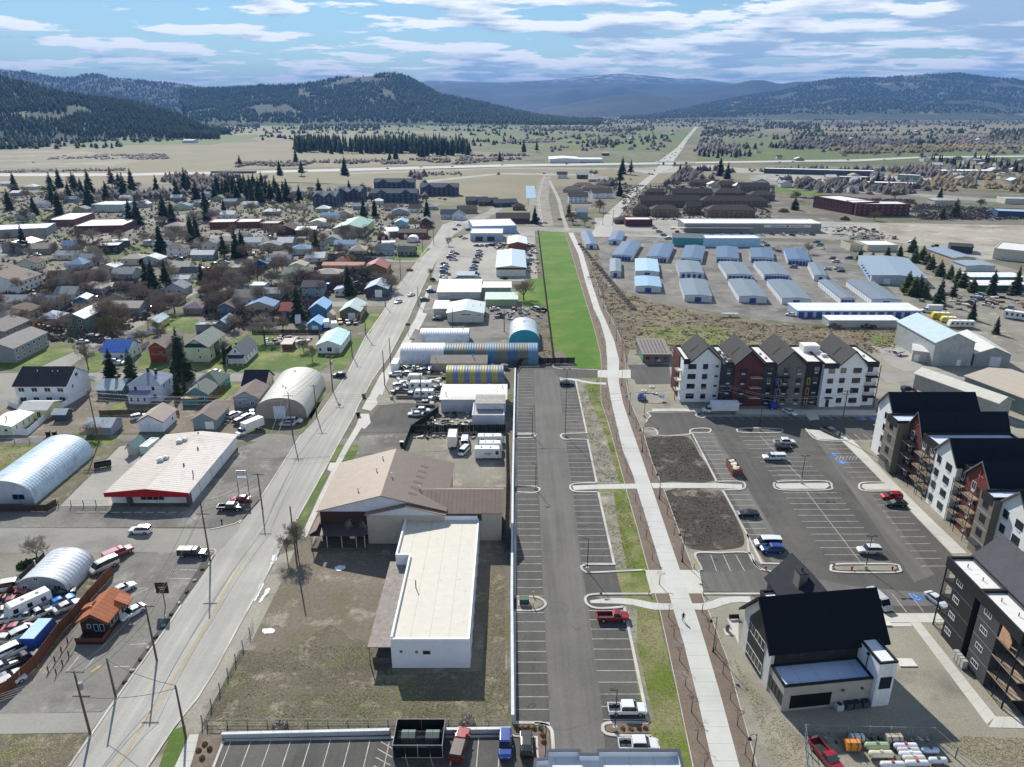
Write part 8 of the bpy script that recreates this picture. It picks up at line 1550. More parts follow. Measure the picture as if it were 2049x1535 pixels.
def lift(px,py,label,up,rz=0):
 p=G(px,py);t=thing('boom_lift',label,'boom lift',(p.x,p.y,.02),R(rz));m=MB();m.box(-1.3,1.3,-.9,.9,.5,1.1);m.box(-1.1,.4,-.7,.7,1.1,1.9);m.obj('chassis',M_CAR,t,'2446a4');wheels(t,(-.9,.9),.95,.42,1)
 m=MB();pts=[(-.6,0,1.7),(.6,0,7.0),(-.2,0,9.0)]if up else[(-.8,0,1.9),(3.4,0,2.3),(6.0,0,1.2)];[m.tube(a,b,.16,n=6)for a,b in zip(pts,pts[1:])];m.obj('boom',M_CAR,t,'2f56b8');e_=pts[-1];m=MB();m.box(e_[0]-.5,e_[0]+.7,-.8,.8,e_[2],e_[2]+.15);[m.tube((e_[0]+a,b,e_[2]),(e_[0]+a,b,e_[2]+1),.04,n=4)for a in(-.5,.7)for b in(-.8,.8)];[m.tube((e_[0]-.5,b,e_[2]+1),(e_[0]+.7,b,e_[2]+1),.04,n=4)for b in(-.8,.8)];m.obj('basket',M_PAINT,t,'3c5cb0')
lift(1284,800,'blue boom lift folded low beside the apartment block',False,-8);lift(1548,818,'blue boom lift raised in front of the grey gable',True)
for x,y in((1288,783),(1304,775),(1310,788)):p=G(x,y);t=thing('manhole_ring','concrete manhole ring on the gravel beside the boom lift','manhole',(p.x,p.y,0),0,'manhole rings by the boom lift');m=MB();m.tube((0,0,0),(0,0,.35),.9,.9,n=16);m.obj('ring',M_CONC,t,'cfc8bc');m=MB();m.tube((0,0,.35),(0,0,.4),.45,n=14);m.obj('lid',M_PAINT,t,'8a6a58')
for x,y,l in((1135,1139,'yellow bollard, far left corner of the trail crossing'),(1148,1190,'yellow bollard, near left corner of the trail crossing'),(1389,1137,'yellow bollard, far right corner of the trail crossing'),(1407,1190,'yellow bollard, near right corner of the trail crossing'),(1067,1194,'yellow bollard behind the transformer island'),(1067,1216,'yellow bollard in front of the transformer island')):
 p=G(x+(150 if 1130<x<1150 else 0),y);t=thing('bollard',l,'bollard',(p.x,p.y,.02),0,'yellow bollards');m=MB();m.tube((0,0,0),(0,0,1.15),.11,n=10);m.obj('post',M_PAINT,t,'d8a81e');m=MB();m.tube((0,0,.75),(0,0,.85),.115,n=10);m.obj('band',M_PAINT,t,'f0e6c0')
p=G(1049,1208);t=thing('transformer_cabinet','green transformer cabinet on the small parking island','transformer',(p.x,p.y,.1));m=MB();m.box(-.9,.9,-.6,.6,.1,1.2);m.obj('cabinet',M_PAINT,t,'3b5648');m=MB();m.box(-1.1,1.1,-.8,.8,-.1,.1);m.obj('pad',M_CONC,t,'c4c4be')
for x,y,l in((1093,1518,'red hydrant in the planter at the bottom edge'),(1532,1141,'red hydrant on the kerb island west of the drive'),(1785,1141,'red hydrant at the east end of the lot island'),(1704,1141,'red marker stub at the west of the lot island'),(444,1046,'dark hydrant at the street corner')):
 p=G(x,y);t=thing('fire_hydrant',l,'hydrant',(p.x,p.y,.05));m=MB();m.tube((0,0,0),(0,0,.7),.14,n=10);m.tube((0,0,.7),(0,0,.88),.16,.05,n=10);m.tube((-.26,0,.5),(.26,0,.5),.08,n=8);m.obj('barrel',M_PAINT,t,'b81c1c' if x>500 else '33302c')
for x,y,l in((717,832,'black wheeled bin at the kerb by the dark lot, nearer one'),(728,795,'black wheeled bin at the kerb beyond the dark lot'),(804,892,'black bin with white lid at the truck yard fence'),(97,872,'left of two dark bins behind the blue quonset'),(110,872,'right of two dark bins behind the blue quonset')):
 p=G(x,y);t=thing('wheeled_bin',l,'bin',(p.x,p.y,.02));m=MB();m.prism([(-.4,0),(.4,0),(.5,1.2),(-.5,1.2)],-.4,.4,'y');m.obj('bin',M_PAINT,t,'1d1f20');m=MB();m.box(-.55,.55,-.48,.48,1.2,1.3);m.obj('lid',M_PAINT,t,'d0cec6' if x==804 else '2d2f30')
D2=thing('farm_wagon','dark open farm wagon on the concrete yard','wagon',G(207,936),R(25));m=MB();[m.box(*b)for b in((-1.9,1.9,-.9,-.84,.6,1.5),(-1.9,1.9,.84,.9,.6,1.5),(-1.9,-1.84,-.84,.84,.6,1.5),(1.84,1.9,-.84,.84,.6,1.5),(-1.84,1.84,-.84,.84,.6,.7))];m.obj('bed',M_DULL,D2,'2f2a24');wheels(D2,(-1.2,1.2),.85,.4,1)
bld('small_shed','pale gabled shed beside the concrete yard','shed',(255,912),(272,910),4.5,2.3,1.2,'gy','bdb6b0','8aa0a0',M_SIDE,M_SHG,rz=R(-8));bld('small_shed','low white-roofed container against the shop wall','container',(280,911),(300,909),5.5,2.2,.2,'flat','c9d8d0','ecece8',M_SIDE,rz=R(-6))
def sign(px,py,h,w_,hh,label,name='pylon_sign',face='e4e4e2',two=False,legs=2,rz=0):
 p=G(px,py);t=thing(name,label,'sign',(p.x,p.y,0),rz);m=MB();[m.tube((x,0,0),(x,0,h),.1,n=6)for x in((-w_/2,w_/2)if legs==2 else(0,))];m.obj('post',M_PAINT,t,'6a6a6c');m=MB();m.box(-w_/2,w_/2,-.15,.15,h-hh,h);m.obj('sign_face',M_PAINT,t,face);return t,h-hh/2
t,z=sign(489,992,6.6,2.4,1.3,'tall white pylon sign with red script lettering by the shop');signtext('ReCable',.62,t,(0,-.17,z-.1),(R(90),0,0),flat('sign_red','b01c24'));m=MB();m.box(-.9,.9,-.17,-.151,z+.3,z+.5);m.obj('blue_strip',M_PAINT,t,'2c4a8c');m=MB();m.box(-1.2,1.2,-.12,.12,3.9,4.9);m.obj('lower_panel',M_PAINT,t,'d8d8d6')
t,z=sign(331,1213,5.2,2.2,2.3,'dark reader board sign on a post by the drive-thru','pole_sign','241a18',legs=1);signtext('DINE IN',.34,t,(0,-.17,z+.15),(R(90),0,0),flat('sign_white','d8d4cc'));signtext('OPEN',.34,t,(0,-.17,z-.3),(R(90),0,0),flat('sign_white','d8d4cc'));m=MB();m.box(-.7,.7,-.17,-.151,z+.55,z+.9);m.box(-.7,.7,-.17,-.151,z-.95,z-.65);m.obj('red_strip',M_PAINT,t,'7a2a24')
sign(817,671,5.0,1.8,1.0,'small dark red roadside sign beside the street','pole_sign','6a2a26',legs=1)
for x,y,l in((75,1343,1),(193,1338,1),(314,1178,2)):p=G(x,y);m=MB();a=R(60 if l==1 else 90);T_=lambda u,v:(p.x+u*math.cos(a)-v*math.sin(a),p.y+u*math.sin(a)+v*math.cos(a),.03);m.quad(T_(-.9,-.2),T_(.2,-.2),T_(.2,.2),T_(-.9,.2));m.quad(T_(.2,-.5),T_(1.0,0),T_(.2,.5));tag(m.obj('arrow_marking',M_YEL),kind='structure')
for a,b in(((345,1140),(395,1141)),((333,1157),(382,1158)),((268,1180),(290,1176)),((260,1290),(293,1288)),((228,1334),(259,1334)),((255,1196),(296,1178)),((170,1340),(192,1312)),((320,1245),(332,1230)),((132,1345),(158,1314))):strip('stall_marking',[a,b],.13,.022,.026,M_LINE)
for i in range(11):p=G(405-i*15.5,1140+i*22.5);m=MB();m.box(-.35,.35,-.2,.2,0,.3);t=tag(m.obj('boulder',M_CONC,None,'a09c96' if i%2 else '3a3836',p,i*.7),'small block of the row edging the drive-thru planting bed','block','edging blocks along the planting bed')
for i in range(9):p=G(162+i*23,1026);m=MB();m.box(-.9,.9,-.12,.12,0,.15);tag(m.obj('wheel_stop',M_CONC,None,'a9a69e',p),'concrete wheel stop in front of the red-fascia shop','wheel stop','wheel stops along the shop front')
for q in([(545,1112),(555,1113),(552,1122),(545,1124)],[(543,1125),(549,1126),(545,1131),(541,1130)],[(518,1172),(528,1165),(524,1178),(514,1190)],[(512,1190),(519,1186),(513,1200),(507,1202)],[(532,1180),(540,1177),(537,1187),(528,1192)],[(524,1194),(531,1190),(524,1203),(518,1206)],[(526,1259),(546,1258),(548,1266),(528,1268)],[(670,1135),(688,1132),(690,1138),(676,1143)]):sheet('snow_patch',jag(q,.3,int(q[0][0])),.05,flat('old_snow','e8eaec',.7),kind='stuff')
p=G(1366.5,1243)
def person(p,label):
 t=thing('person',label,'person',(p.x,p.y,.07),R(170));me=bpy.data.meshes.new('body');J={'pel':(0,0,.95),'abd':(0,0,1.12),'ch':(0,.01,1.36),'nk':(0,0,1.52),'hd':(0,.03,1.64),'ht':(0,.02,1.76),'hl':(.1,0,.9),'kl':(.12,.14,.5),'fl':(.12,.02,.08),'tl':(.12,.2,.04),'hr':(-.1,0,.9),'kr':(-.12,-.02,.48),'fr':(-.12,-.3,.12),'tr':(-.12,-.14,.05),'sl':(.19,0,1.42),'el':(.26,-.1,1.16),'wl':(.24,.02,.92),'sr':(-.19,0,1.42),'er':(-.27,.04,1.15),'wr':(-.25,.18,.95),'ll':(.24,.08,.84),'lr':(-.25,.26,.88)}
 rad=dict(pel=.15,abd=.14,ch=.17,nk=.06,hd=.1,ht=.06,hl=.1,kl=.07,fl=.05,tl=.04,hr=.1,kr=.07,fr=.05,tr=.04,sl=.07,el=.05,wl=.035,sr=.07,er=.05,wr=.035,ll=.03,lr=.03);E=[('pel','abd'),('abd','ch'),('ch','nk'),('nk','hd'),('hd','ht'),('pel','hl'),('hl','kl'),('kl','fl'),('fl','tl'),('pel','hr'),('hr','kr'),('kr','fr'),('fr','tr'),('ch','sl'),('sl','el'),('el','wl'),('wl','ll'),('ch','sr'),('sr','er'),('er','wr'),('wr','lr')]
 K_=list(J);me.from_pydata([J[k]for k in K_],[(K_.index(a),K_.index(b))for a,b in E],[]);o=link('body',me,t,'24262c');me.materials.append(M_DULL);s_=o.modifiers.new('skin','SKIN')
 for i,k in enumerate(K_):me.skin_vertices[0].data[i].radius=(rad[k],rad[k]*(.8 if k in('ch','pel','abd')else 1));me.skin_vertices[0].data[i].use_root=(i==0)
 o.modifiers.new('smooth','SUBSURF').levels=1;m=MB();m.tube((0,.03,1.6),(0,.03,1.74),.085,.07,n=8);m.obj('face',M_PAINT,t,'a8806a');m=MB();m.tube((0,.01,1.68),(0,.01,1.8),.11,.06,n=8);m.obj('hair',M_PAINT,t,'1d1814')
person(p,'person in dark clothes walking along the concrete trail')
t=thing('bench','metal bench on the pad beside the clubhouse','bench',G(1469,1240),R(4));m=MB();m.box(-.9,.9,-.25,.25,.42,.48);m.obj('seat',M_PAINT,t,'2f3033');m=MB();m.box(-.9,.9,.22,.28,.5,.95);m.obj('backrest',M_PAINT,t,'2f3033');m=MB();[m.box(x-.04,x+.04,-.22,.22,0,.42)for x in(-.8,.8)];m.obj('legs_frame',M_PAINT,t,'2f3033')
for x,y,l in((1455,1262,'litter bin on the pad beside the clubhouse'),):t=thing('litter_bin',l,'bin',G(x,y));m=MB();m.tube((0,0,.05),(0,0,1.0),.3,.33,n=12);m.obj('drum',M_PAINT,t,'6f665c');m=MB();m.tube((0,0,1.0),(0,0,1.12),.36,.2,n=12);m.obj('lid',M_PAINT,t,'3a3a3c')
for q in([(1462,1240),(1480,1240),(1482,1300),(1470,1262),(1450,1266)],):sheet('concrete_pad_pavement',[(1447,1258),(1470,1262),(1472,1272),(1452,1272)],.05,g_conc);sheet('concrete_pad_pavement',[(1454,1238),(1478,1242),(1478,1290),(1466,1262)],.056,g_conc)
t=thing('slab','square concrete utility slab on the gravel east of the clubhouse','slab',G(1813,1327));m=MB();m.box(-1.4,1.4,-.9,.9,0,.2);m.obj('lid',M_CONC,t,'d2d0c8');t=thing('slab','small concrete utility slab by the walk landing','slab',G(1775,1250));m=MB();m.box(-.6,.6,-.5,.5,0,.25);m.obj('lid',M_CONC,t,'d2d0c8')
def pol(b,h,l,**k):return utility_pole(b[0],b[1],h,l,**k),Vector((G(*b).x,G(*b).y,h))
P_={}
for k,b,h,l,kw in[('a',(181,1470),11.5,'utility pole with transformer at the bottom left corner',dict(arms=(.3,4.6),trans=True)),('b',(232,1396),7.5,'short bare pole at the drive-thru kerb',dict(arms=())),('c',(372,1476),9.5,'bare pole on the grass corner by the bottom row',dict(arms=())),('d',(314,1322),11,'utility pole with crossarm between restaurant and street',dict(arms=(.4,))),('e',(421,1124),14,'tall utility pole at the side street corner',dict(arms=(3.2,))),('f',(525,1018),9,'utility pole on the kerb north of the side street',dict(arms=(.4,))),('g',(586,872),13,'tall utility pole in front of the tan quonset',dict(arms=(1.2,))),('h',(666,782),12,'utility pole with transformer at the residential street corner',dict(arms=(.4,),trans=True)),('i',(634,834),10,'utility pole on the verge beside the tan quonset',dict(arms=(.4,))),('j',(705,713),10,'utility pole on the lawn by the mint-roofed building',dict(arms=(.4,))),('k',(732,670),12,'utility pole at the edge of the olive workshop drive',dict(arms=(.4,))),('l',(771,613),10,'utility pole across from the pale workshop',dict(arms=(.4,))),('m',(594,1128),13,'bare pole beside the leafless tree on the vacant lot',dict(arms=())),('n',(198,885),15,'tall leaning pole by the alley behind the blue quonset',dict(arms=(.4,1.6))),('o',(770,772),12,'slim pole at the junk yard corner',dict(arms=())),('p',(782,731),10,'pole with camera box beside the street sidewalk',dict(arms=())),('q',(1680,876),14,'wooden utility pole standing in the apartment lot',dict(arms=(.3,1.2))),('r',(843,800),12,'slim metal pole among the junk yard caravans',dict(arms=())),('s',(906,658),9,'slim pole behind the short white quonset',dict(arms=())),('t',(1009,664),9,'slim pole beside the teal quonset',dict(arms=())),('u',(837,612),9,'slim pole by the street near the antiques shop',dict(arms=())),('v',(868,490),11,'utility pole by the car dealership',dict(arms=(.4,))),('w',(802,560),11,'utility pole above the slate-blue garage',dict(arms=(.4,))),('x',(846,505),11,'utility pole beside the dark green bungalow',dict(arms=(.4,))),('y',(1206,450),14,'pole at the highway junction',dict(arms=())),('z',(1226,452),12,'pole with crossarm at the highway junction',dict(arms=(.5,)))]:
 P_[k]=pol(b,h,l,**kw)[1]
def run(ks,offs=(-1.1,.5,1.1),dz=-.2,sag=1.0,mat=None):
 for a,b in zip(ks,ks[1:]):
  for o_ in offs:wire(P_[a]+Vector((o_,0,dz)),P_[b]+Vector((o_,0,dz)),sag,label='dark overhead wire strung between poles along the main street',mat=mat)
run('adefghjklwxv',(-.9,.9));run('adefgh',(0,),-2.6,.6)
far_l=Vector((-200,128,16));
for dz,o_ in((0,-1),(-.1,1),(-1.3,.6),(-2.0,-.6)):wire(P_['n']+Vector((o_,0,dz-.4)),P_['g']+Vector((0,o_,dz)),1.4,.028,'pale cable crossing from the alley pole to the quonset pole',M_WIRELIGHT,14,'cables above the alley');wire(P_['g']+Vector((0,o_,dz)),Vector((60+o_,190,13+dz)),2.5,.03,'pale cable crossing above the junk yard',M_WIRELIGHT,16,'cables above the junk yard')
for dz in(0,-.5,-1.4):wire(Vector((60,190,13+dz)),P_['q']+Vector((0,0,dz-.3)),2.5,.03,'pale cable crossing in front of the apartment block',M_WIRELIGHT,16,'cables above the apartment lot')
wire(P_['c'],P_['b']+Vector((0,0,-.3)),.6,label='single wire crossing the street at the bottom left',group='wires crossing the street');wire(P_['a']+Vector((0,0,-4.6)),P_['c']+Vector((0,0,-.5)),.8,label='lower wire crossing the street at the bottom left',group='wires crossing the street')
for o_ in(-1.1,-.4,.4,1.1):wire(P_['a']+Vector((o_,0,-.1)),Vector((-95+o_*2,62,12)),.8,.03,label='pale wire running off the bottom left corner',mat=M_WIRELIGHT,group='wires off the bottom left corner')
for x,y,h,n,l in((1072,979,6.6,1,'lot lamp on the island in the middle of the west bays'),(1175,1142,7.2,1,'lot lamp beside the driveway to the trail crossing'),(1065,872,6.6,1,'lot lamp on the upper island of the west bays'),(1230,1462,7.4,1,'lot lamp in the planter beside the white crew-cab pickup'),(1091,1532,7.0,1,'lot lamp in the bottom planter beside the black suv'),(1603,967,7.2,2,'double-headed lamp on the upper island of the apartment lot'),(1732,1139,7.4,2,'double-headed lamp on the lower island of the apartment lot'),(1289,834,6.5,1,'lamp at the turning area west of the apartment block'),(1519,861,6.8,2,'double-headed lamp on the shaded island of the apartment lot')):lotlamp(x,y,h,l,n)
lotlamp(1131,873,19.5,'very tall dark pole on the island of the new parking lot',2)
tl=[(1503,1548,7),(1427,1304,7),(1365,1124,7),(1319,998,7),(1285,904,7),(1259,830,6.5),(1244,772,6.5),(1244,722,6.5),(1233,682,6.5),(1220,648,6.5),(1207,618,6.5),(1197,592,6.5)]
for i,(x,y,h)in enumerate(tl):traillamp(x,y,h,'black hooked trail lamp, '+(['nearest one at the bottom edge','beside the clubhouse','above the trail crossing','beside the lower dirt basin','beside the upper dirt basin','level with the lot turning area','just below the upper crossing','just above the upper crossing','fifth from the far end','fourth from the far end','second from the far end','at the far end'][i]),)
def xat(E,y):
 for(a,b),(c,d)in zip(E,E[1:]):
  if min(b,d)<=y<=max(b,d)and b!=d:return a+(c-a)*(y-b)/(d-b)
 return E[0][0]
for i,(s_,y)in enumerate([('l',v)for v in(1540,1480,1425,1372,1322,1275,1236,1170,1120,1078,1040,1004,945,912,880,850,822,796,712,690,668,645,622)]+[('r',v)for v in(1510,1452,1400,1348,1300,1262,1225,1110,1070,1030,992,950,915,885,856,828,800)]):
 x=(xat(mulL,y)+xat(trailL,y))/2 if s_=='l' else(xat(mulR,y)+xat(trailR,y))/2
 tree('sapling',x,y,3.0+(i*7%5)*.2,None,1.0,'leafless saplings left of the trail' if s_=='l' else 'leafless saplings right of the trail')['label']='thin leafless sapling in the bark mulch '+('left of the trail' if s_=='l' else 'right of the trail')
for x,y,h,wd,k,l in[(596,1110,9.5,.75,'narrow','leafless tree beside the bare pole at the vacant lot edge'),(575,1118,7.5,.7,'narrow','smaller leafless tree at the street edge of the vacant lot'),(700,1085,6.5,.6,'narrow','leafless tree in front of the dark porch'),(730,1086,6,.6,'narrow','thin leafless tree beside the tan wall'),(75,1118,6.2,1.1,'bare','leafless round tree above the grey quonset'),(530,684,14,1.15,'bare','very large leafless tree behind the white cottage'),(567,664,9,.8,'redbare','reddish leafless tree right of the very large one'),(225,680,13,1.2,'willow','golden budding willow beside the diagonal street'),(178,744,13,.8,'narrow','tall forked leafless tree at the street corner'),(285,690,8,1,'redbare','leafless tree behind the blue tarp house'),(470,662,9,1,'bare','pale leafless tree behind the slate shed'),(625,722,7,.9,'bare','leafless tree in front of the mint roof building'),(608,705,6,1,'redbare','small leafless tree in the back yard lawn'),(185,880,6,1.2,'bare','greyish leafless bush-like tree by the alley'),(215,862,5,1.2,'bare','low bare thicket tree beside the alley pole'),(1048,600,12,1.2,'bare','big leafless tree beside the green-walled building'),(898,492,8,.8,'bare','small leafless tree at the car dealership kerb'),(862,558,8,.8,'narrow','leafless tree at the south corner of the car lot'),(1200,424,13,1.2,'redbare','large leafless tree left of the highway'),(1170,452,9,1,'bare','leafless tree at the highway corner'),(1146,448,12,1.2,'redbare','leafless tree right of the trail head'),(1618,508,9,.9,'bare','leafless tree east of the storage rows')]:tree(k,x,y,h,l,wd)
for x,y,h,k,l in[(365,758,17,'spruce','tallest spruce beside the cream and green house'),(268,778,13,'spruce','spruce behind the lilac house'),(228,772,12,'pine','ragged pine behind the pale-roofed cottage'),(356,790,9,'cypress','narrow dark cedar at the corner of the lilac house'),(372,796,8,'cypress','second narrow cedar beside the lilac house'),(451,727,7.5,'cypress','columnar cedar left of the white cottage'),(598,640,15,'spruce','spruce behind the blue two storey house'),(698,590,14,'spruce','spruce beside the slate-blue garage'),(310,590,17,'spruce','tall spruce beside the mossy roofed house'),(296,582,15,'spruce','spruce left of the tall one by the mossy roof'),(334,575,13,'pine','open pine by the diagonal street'),(406,578,12,'pine','dark pine above the white vinyl fence'),(323,505,15,'spruce','spruce in front of the tan two storey house'),(385,487,15,'spruce','spruce beside the brick school offices'),(395,480,13,'spruce','second spruce beside the brick school offices'),(277,450,17,'spruce','spruce standing over the school roof'),(262,448,15,'pine','pine beside the school roof'),(330,445,18,'pine','tall thin pine right of the school'),(345,443,13,'spruce','smaller spruce right of the tall thin pine'),(50,502,13,'pine','ragged pine in front of the grey school block'),(106,408,16,'spruce','dark spruce above the school'),(140,402,15,'spruce','dark spruce in the far west blocks'),(414,440,13,'spruce','spruce beside the green roof row'),(450,435,12,'spruce','spruce left of the green warehouse'),(474,515,14,'spruce','spruce up the diagonal street'),(486,512,13,'spruce','second spruce up the diagonal street'),(449,518,12,'pine','pine up the diagonal street'),(634,512,13,'spruce','spruce left of the picket fence house'),(728,438,14,'spruce','spruce in front of the navy apartments'),(750,432,12,'spruce','second spruce in front of the navy apartments'),(855,442,14,'spruce','spruce beside the brown house at the bend'),(1070,447,11,'spruce','spruce beside the railway and brown clubhouse'),(1239,392,14,'spruce','spruce beside the highway'),(1138,440,10,'pine','pine by the trail head'),(1048,310,22,'pine','tall pine at the end of the valley trail'),(1074,305,18,'pine','second pine at the end of the valley trail'),(1878,608,12,'spruce','pointed spruce in the juniper row'),(1905,600,9,'pine','brownish pine in the juniper row'),(1983,590,12,'spruce','spruce in front of the teal shed'),(2030,588,13,'spruce','spruce in front of the green-walled shed'),(1944,640,8,'spruce','small spruce near the travel trailer'),(1992,668,7,'spruce','lonely small spruce beside the dirt track'),(1755,366,12,'spruce','spruce in the mall lot'),(1880,400,11,'spruce','spruce left of the car sales lot'),(1590,420,9,'juniper','dark round conifer by the brick hotel'),(1910,435,12,'juniper','wide conifer near the bank building'),(1884,438,8,'juniper','small wide conifer near the bank building')]:tree(k,x,y,h*(1.3 if y<520 else 1.08),l,1.0 if k=='cypress' else 1.05)
for i,(x,y,h)in enumerate([(1720,520,7),(1745,522,6),(1775,515,7),(1800,512,7),(1825,505,10),(1845,520,9),(1830,525,9),(1862,540,9),(1880,552,9),(1855,530,8),(1900,558,8),(1815,585,11),(1828,592,10),(1838,588,10),(1850,596,8),(1925,575,9),(1915,566,8),(1945,585,8)]):tree('juniper',x,y,h,None,1,'green juniper row beside the business yards')['label']='bushy green conifer in the row beside the business yards'
for i in range(80):x=592+(i*71)%345;tree('spruce' if i%3 else 'pine',x,298+(i*29)%10+(6 if x>850 else 0),24+(i*13)%10,None,.85,'conifer belt in front of the central hill')['label']='dark conifer in the belt on the plain before the central hill'
for i,(x,y)in enumerate([(480,332),(592,325),(780,322),(792,318),(838,316),(845,314),(560,350),(690,350),(604,352),(1000,322),(120,375),(152,378),(225,375),(240,378),(265,380),(380,385),(372,382),(436,390),(430,400),(468,395),(475,402),(485,392),(495,400),(510,392),(460,385),(520,405),(535,398),(505,410),(552,395),(568,398),(150,388),(165,392),(105,392),(30,380),(180,385),(315,390),(448,392),(456,398),(470,380),(481,396),(490,382),(502,398),(515,400),(526,392),(543,404),(560,404),(575,402),(410,415),(395,408),(20,420),(180,412),(215,402),(250,395),(120,430),(70,430),(355,400),(600,408),(640,405),(700,398),(1245,348),(1262,350),(1440,352),(1455,358),(1360,352),(1240,368)]):tree('spruce' if i%4 else 'pine',x,y,17+(i*5)%9,None,1.15,'dark conifers among the far town blocks')['label']='dark conifer among the far blocks of the town'
for i in range(34):tree('spruce' if i%3 else 'pine',(1400+i*9 if i<12 else 1860+(i*41)%190),(312+i%5)if i<12 else 318+(i*13)%30,11+(i*5)%7,None,1,'conifers beyond the motorway')['label']='dark conifer on the far side of the motorway'
rt=random.Random(5)
def scatter_bare(n,x0,x1,y0,y1,hh,grp,lab,kinds=('bare','bare','redbare','narrow')):
 for i in range(n):
  px,py=rt.uniform(x0,x1),rt.uniform(y0,y1);q=G(px,py)
  if onroad(q.x,q.y,12):continue
  tree(kinds[rt.randrange(len(kinds))],px,py,hh*rt.uniform(.8,1.25),None,rt.uniform(1.0,1.4),grp)['label']=lab
scatter_bare(44,0,330,560,668,10,'leafless trees in the west blocks','leafless tree among the houses of the west blocks');scatter_bare(46,330,640,500,632,10,'leafless trees in the middle blocks','leafless tree among the houses beyond the diagonal street');scatter_bare(46,0,420,385,545,10,'leafless trees around the school','leafless tree in the blocks around the school')
scatter_bare(44,420,850,385,500,10,'leafless trees in the upper blocks','leafless tree in the upper blocks of the town');scatter_bare(16,620,790,505,585,9,'leafless trees near the main street','leafless tree between the houses west of the main street');scatter_bare(24,0,560,360,392,9,'leafless trees at the north edge','leafless tree at the far edge of the town')
scatter_bare(20,1100,1500,350,450,9,'leafless trees around the brown apartments','leafless tree around the brown apartment blocks');scatter_bare(14,1500,2040,350,450,9,'leafless trees east','leafless tree beside the eastern roads',('bare','redbare','willow'));scatter_bare(12,200,470,640,735,7,'leafless yard trees','small leafless yard tree north of the residential street')
bush(52,1132,1.6,'round evergreen shrub with chairs beside the grey quonset');bush(66,1128,1.4,'second evergreen shrub by the leafless round tree');bush(1518+50,424,4.5,'orange-brown shrub beside the brick hotel',M_OCH);bush(1690,440,4,'orange-brown shrub east of the strip mall',M_OCH);bush(866,560,1.6,'dark shrub at the car lot corner');bush(820,542,2.0,'brown shrub beside the brown barn',M_OCH);bush(1010,558,1.8,'dark shrub against the banded workshop')
for i,(x,y)in enumerate([(1037,1457),(1046,1458),(1057,1458),(1069,1459),(1082,1459),(1086,1472),(1088,1486),(1246,1460),(1262,1460),(1279,1460),(1291,1459),(410,1490),(420,1500),(398,1502),(405,1518)]):bush(x,y,.42,'small ornamental grass tuft in a planter bed',M_OCH,1.3,'ornamental_grass','ornamental grasses in the planter beds')
for i in range(26):x=1160+i*4.3;bush(x,490+i*5.2,1.5,'leafless shrub on the slope beside the upper trail',M_TWIG,1.0,'shrub','leafless shrubs beside the upper trail')
bush(935,1450,1.2,'dead bush at the corner of the vacant lot',M_TWIG,1.6);bush(560,1455,1.1,'dead bush on the fence behind the bottom row',M_TWIG,1.0)
def clutter(name,poly,n,seed,s0=.3,s1=1.1):
 rg=random.Random(seed);W_=[G(*p)for p in poly];m=MB();xs=[p.x for p in W_];ys=[p.y for p in W_]
 for i in range(n):
  x,y=rg.uniform(min(xs),max(xs)),rg.uniform(min(ys),max(ys));s=rg.uniform(s0,s1);k=len(m.v);m.box(-s,s,-s*.5,s*.5,0,s*rg.uniform(.3,1.1),m=rg.randrange(5));a=rg.uniform(0,3.1);ca,sa=math.cos(a),math.sin(a)
  for j in range(k,len(m.v)):u,v,z=m.v[j];m.v[j]=(x+u*ca-v*sa,y+u*sa+v*ca,z)
 tag(m.obj(name,[flat('scrap_rust','6f4a3a'),flat('scrap_white','c9c9c4'),flat('scrap_black','242426'),flat('scrap_grey','7d7f80'),flat('scrap_wood','8f7d66')]),kind='stuff')
clutter('yard_junk',[(800,742),(1005,742),(1010,800),(780,800)],150,1);clutter('yard_junk',[(960,618),(1085,618),(1080,640),(970,640)],60,2);clutter('yard_junk',[(880,828),(940,826),(942,858),(850,858)],90,3,.2,.7);clutter('yard_junk',[(830,868),(1005,868),(1005,878),(830,878)],60,4,.2,.6);clutter('yard_junk',[(-5,1225),(30,1225),(25,1275),(-5,1275)],90,5,.15,.6)
clutter('yard_junk',[(990,486),(1070,486),(1070,500),(990,500)],120,6,.5,1.4);clutter('yard_junk',[(1060,500),(1072,500),(1072,552),(1050,552)],60,7,.3,1.2);clutter('yard_junk',[(540,676),(625,676),(600,690),(540,690)],60,8,.3,1.2);clutter('yard_junk',[(455,828),(500,826),(510,845),(460,850)],50,9,.2,.8)
clutter('garden_centre_stock',[(1695,455),(1740,458),(1780,478),(1700,480)],160,10,.4,1.3);clutter('yard_junk',[(1860,590),(2049,590),(2049,620),(1870,620)],90,11,.4,1.6);clutter('yard_junk',[(1610,1475),(1860,1478),(1850,1490),(1620,1488)],80,12,.1,.35)
OVER='overpass'
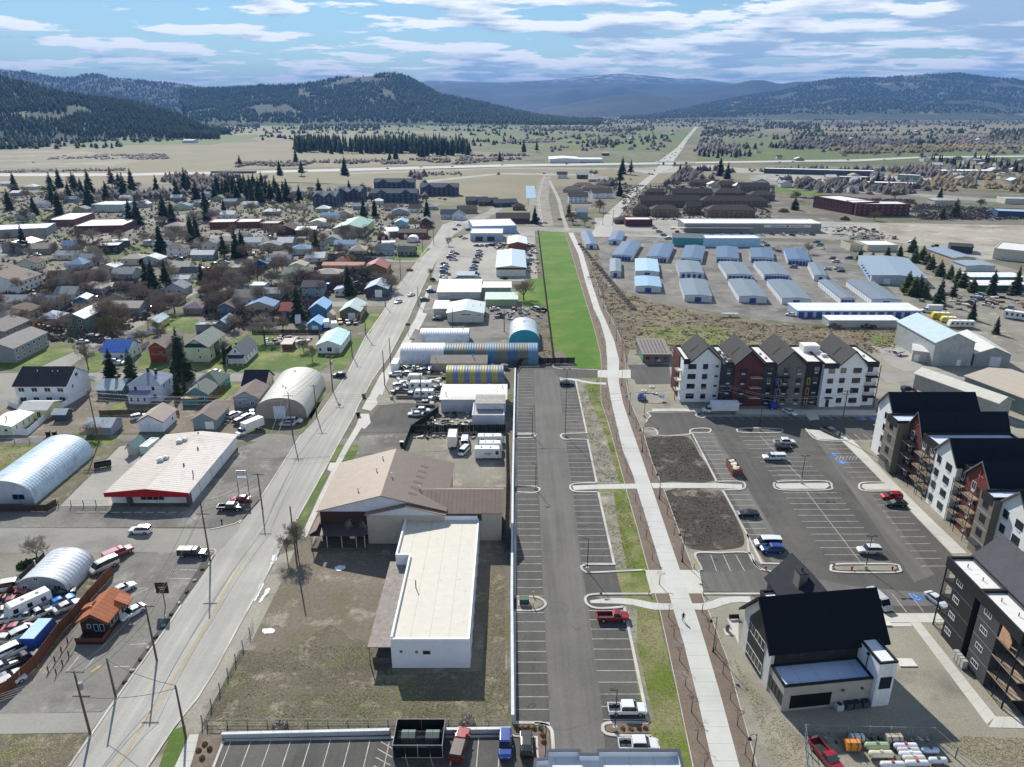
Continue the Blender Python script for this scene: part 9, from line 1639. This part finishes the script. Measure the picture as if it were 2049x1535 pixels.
t=thing('bridge','motorway bridge over the highway','bridge',G(1350,330));m=MB();m.box(-30,30,-6,6,4.2,5.2);m.obj('bridge_deck',M_CONC,t,'a9a8a2');[MB().box(x-.8,x+.8,-5,5,-.5,4.2).obj('pier',M_CONC,t,'8f8d86')for x in(-18,0,18)]
t=thing('bridge','low concrete bridge on the motorway at the left','bridge',G(468,346));m=MB();m.box(-30,30,-6,6,.5,2.6);m.obj('bridge_deck',M_CONC,t,'55606e')
LMK=[('the school',150,440),('the green-roofed warehouse',700,455),('the navy apartments',790,392),('the red barn',750,540),('the picket fence house',770,505),('the blue tarp house',232,710),('the grey apartment house',20,700),('the green house with white roof',150,640),('the diagonal street',400,560),('the brick offices',470,450),('the tan hall',120,570),('the west edge of town',20,400),('the wooded hillside',100,270),('the plain before the central hill',600,255),('the foot of the central hill',850,250),('the green pasture by the highway',1250,280),('the rise right of the highway',1450,255),('the eastern fields',1780,262),('the far right subdivision',1960,325),('the hillside clearing',60,205),('the mall parking',1640,365),('the highway trees',1460,365),('the sales lot',1860,345),('the white cottage',520,640),('the slate-blue garage',700,575)]
items={}
for o in list(COL.objects):
 if o.parent is None and 'auto' in o:
  c=o.location;zc=c.y*cp+CAMH*sp;px=IW/2+FPX*c.x/zc;py=IH/2-FPX*(c.y*sp-CAMH*cp)/zc
  if 'zone' in o:where='in the '+o['zone']
  elif 'old' in o['auto']:where='in the fenced car yard'
  else:
   k=min(LMK,key=lambda l:((l[1]-px)/2)**2+((l[2]-py)*2)**2);where='near '+k[0]
  items.setdefault(o['auto']+' '+where,[]).append((px,o));del o['auto']
  if 'zone' in o:del o['zone']
ORD={2:['left one','right one'],3:['leftmost of three','middle of three','rightmost of three'],4:['leftmost of four','second from left','third from left','rightmost of four'],5:['leftmost of five','second from left','middle one','fourth from left','rightmost of five']}
for k,l in items.items():
 l.sort(key=lambda a:a[0])
 for i,(px,o)in enumerate(l):
  if len(l)in ORD:o['label']=k+', '+ORD[len(l)][i]
  else:
   o['label']=k
   if len(l)>1:o['group']=o.get('group')or k.replace('house','houses')
for o in COL.objects:
 for k in('W',):
  if k in o:del o[k]
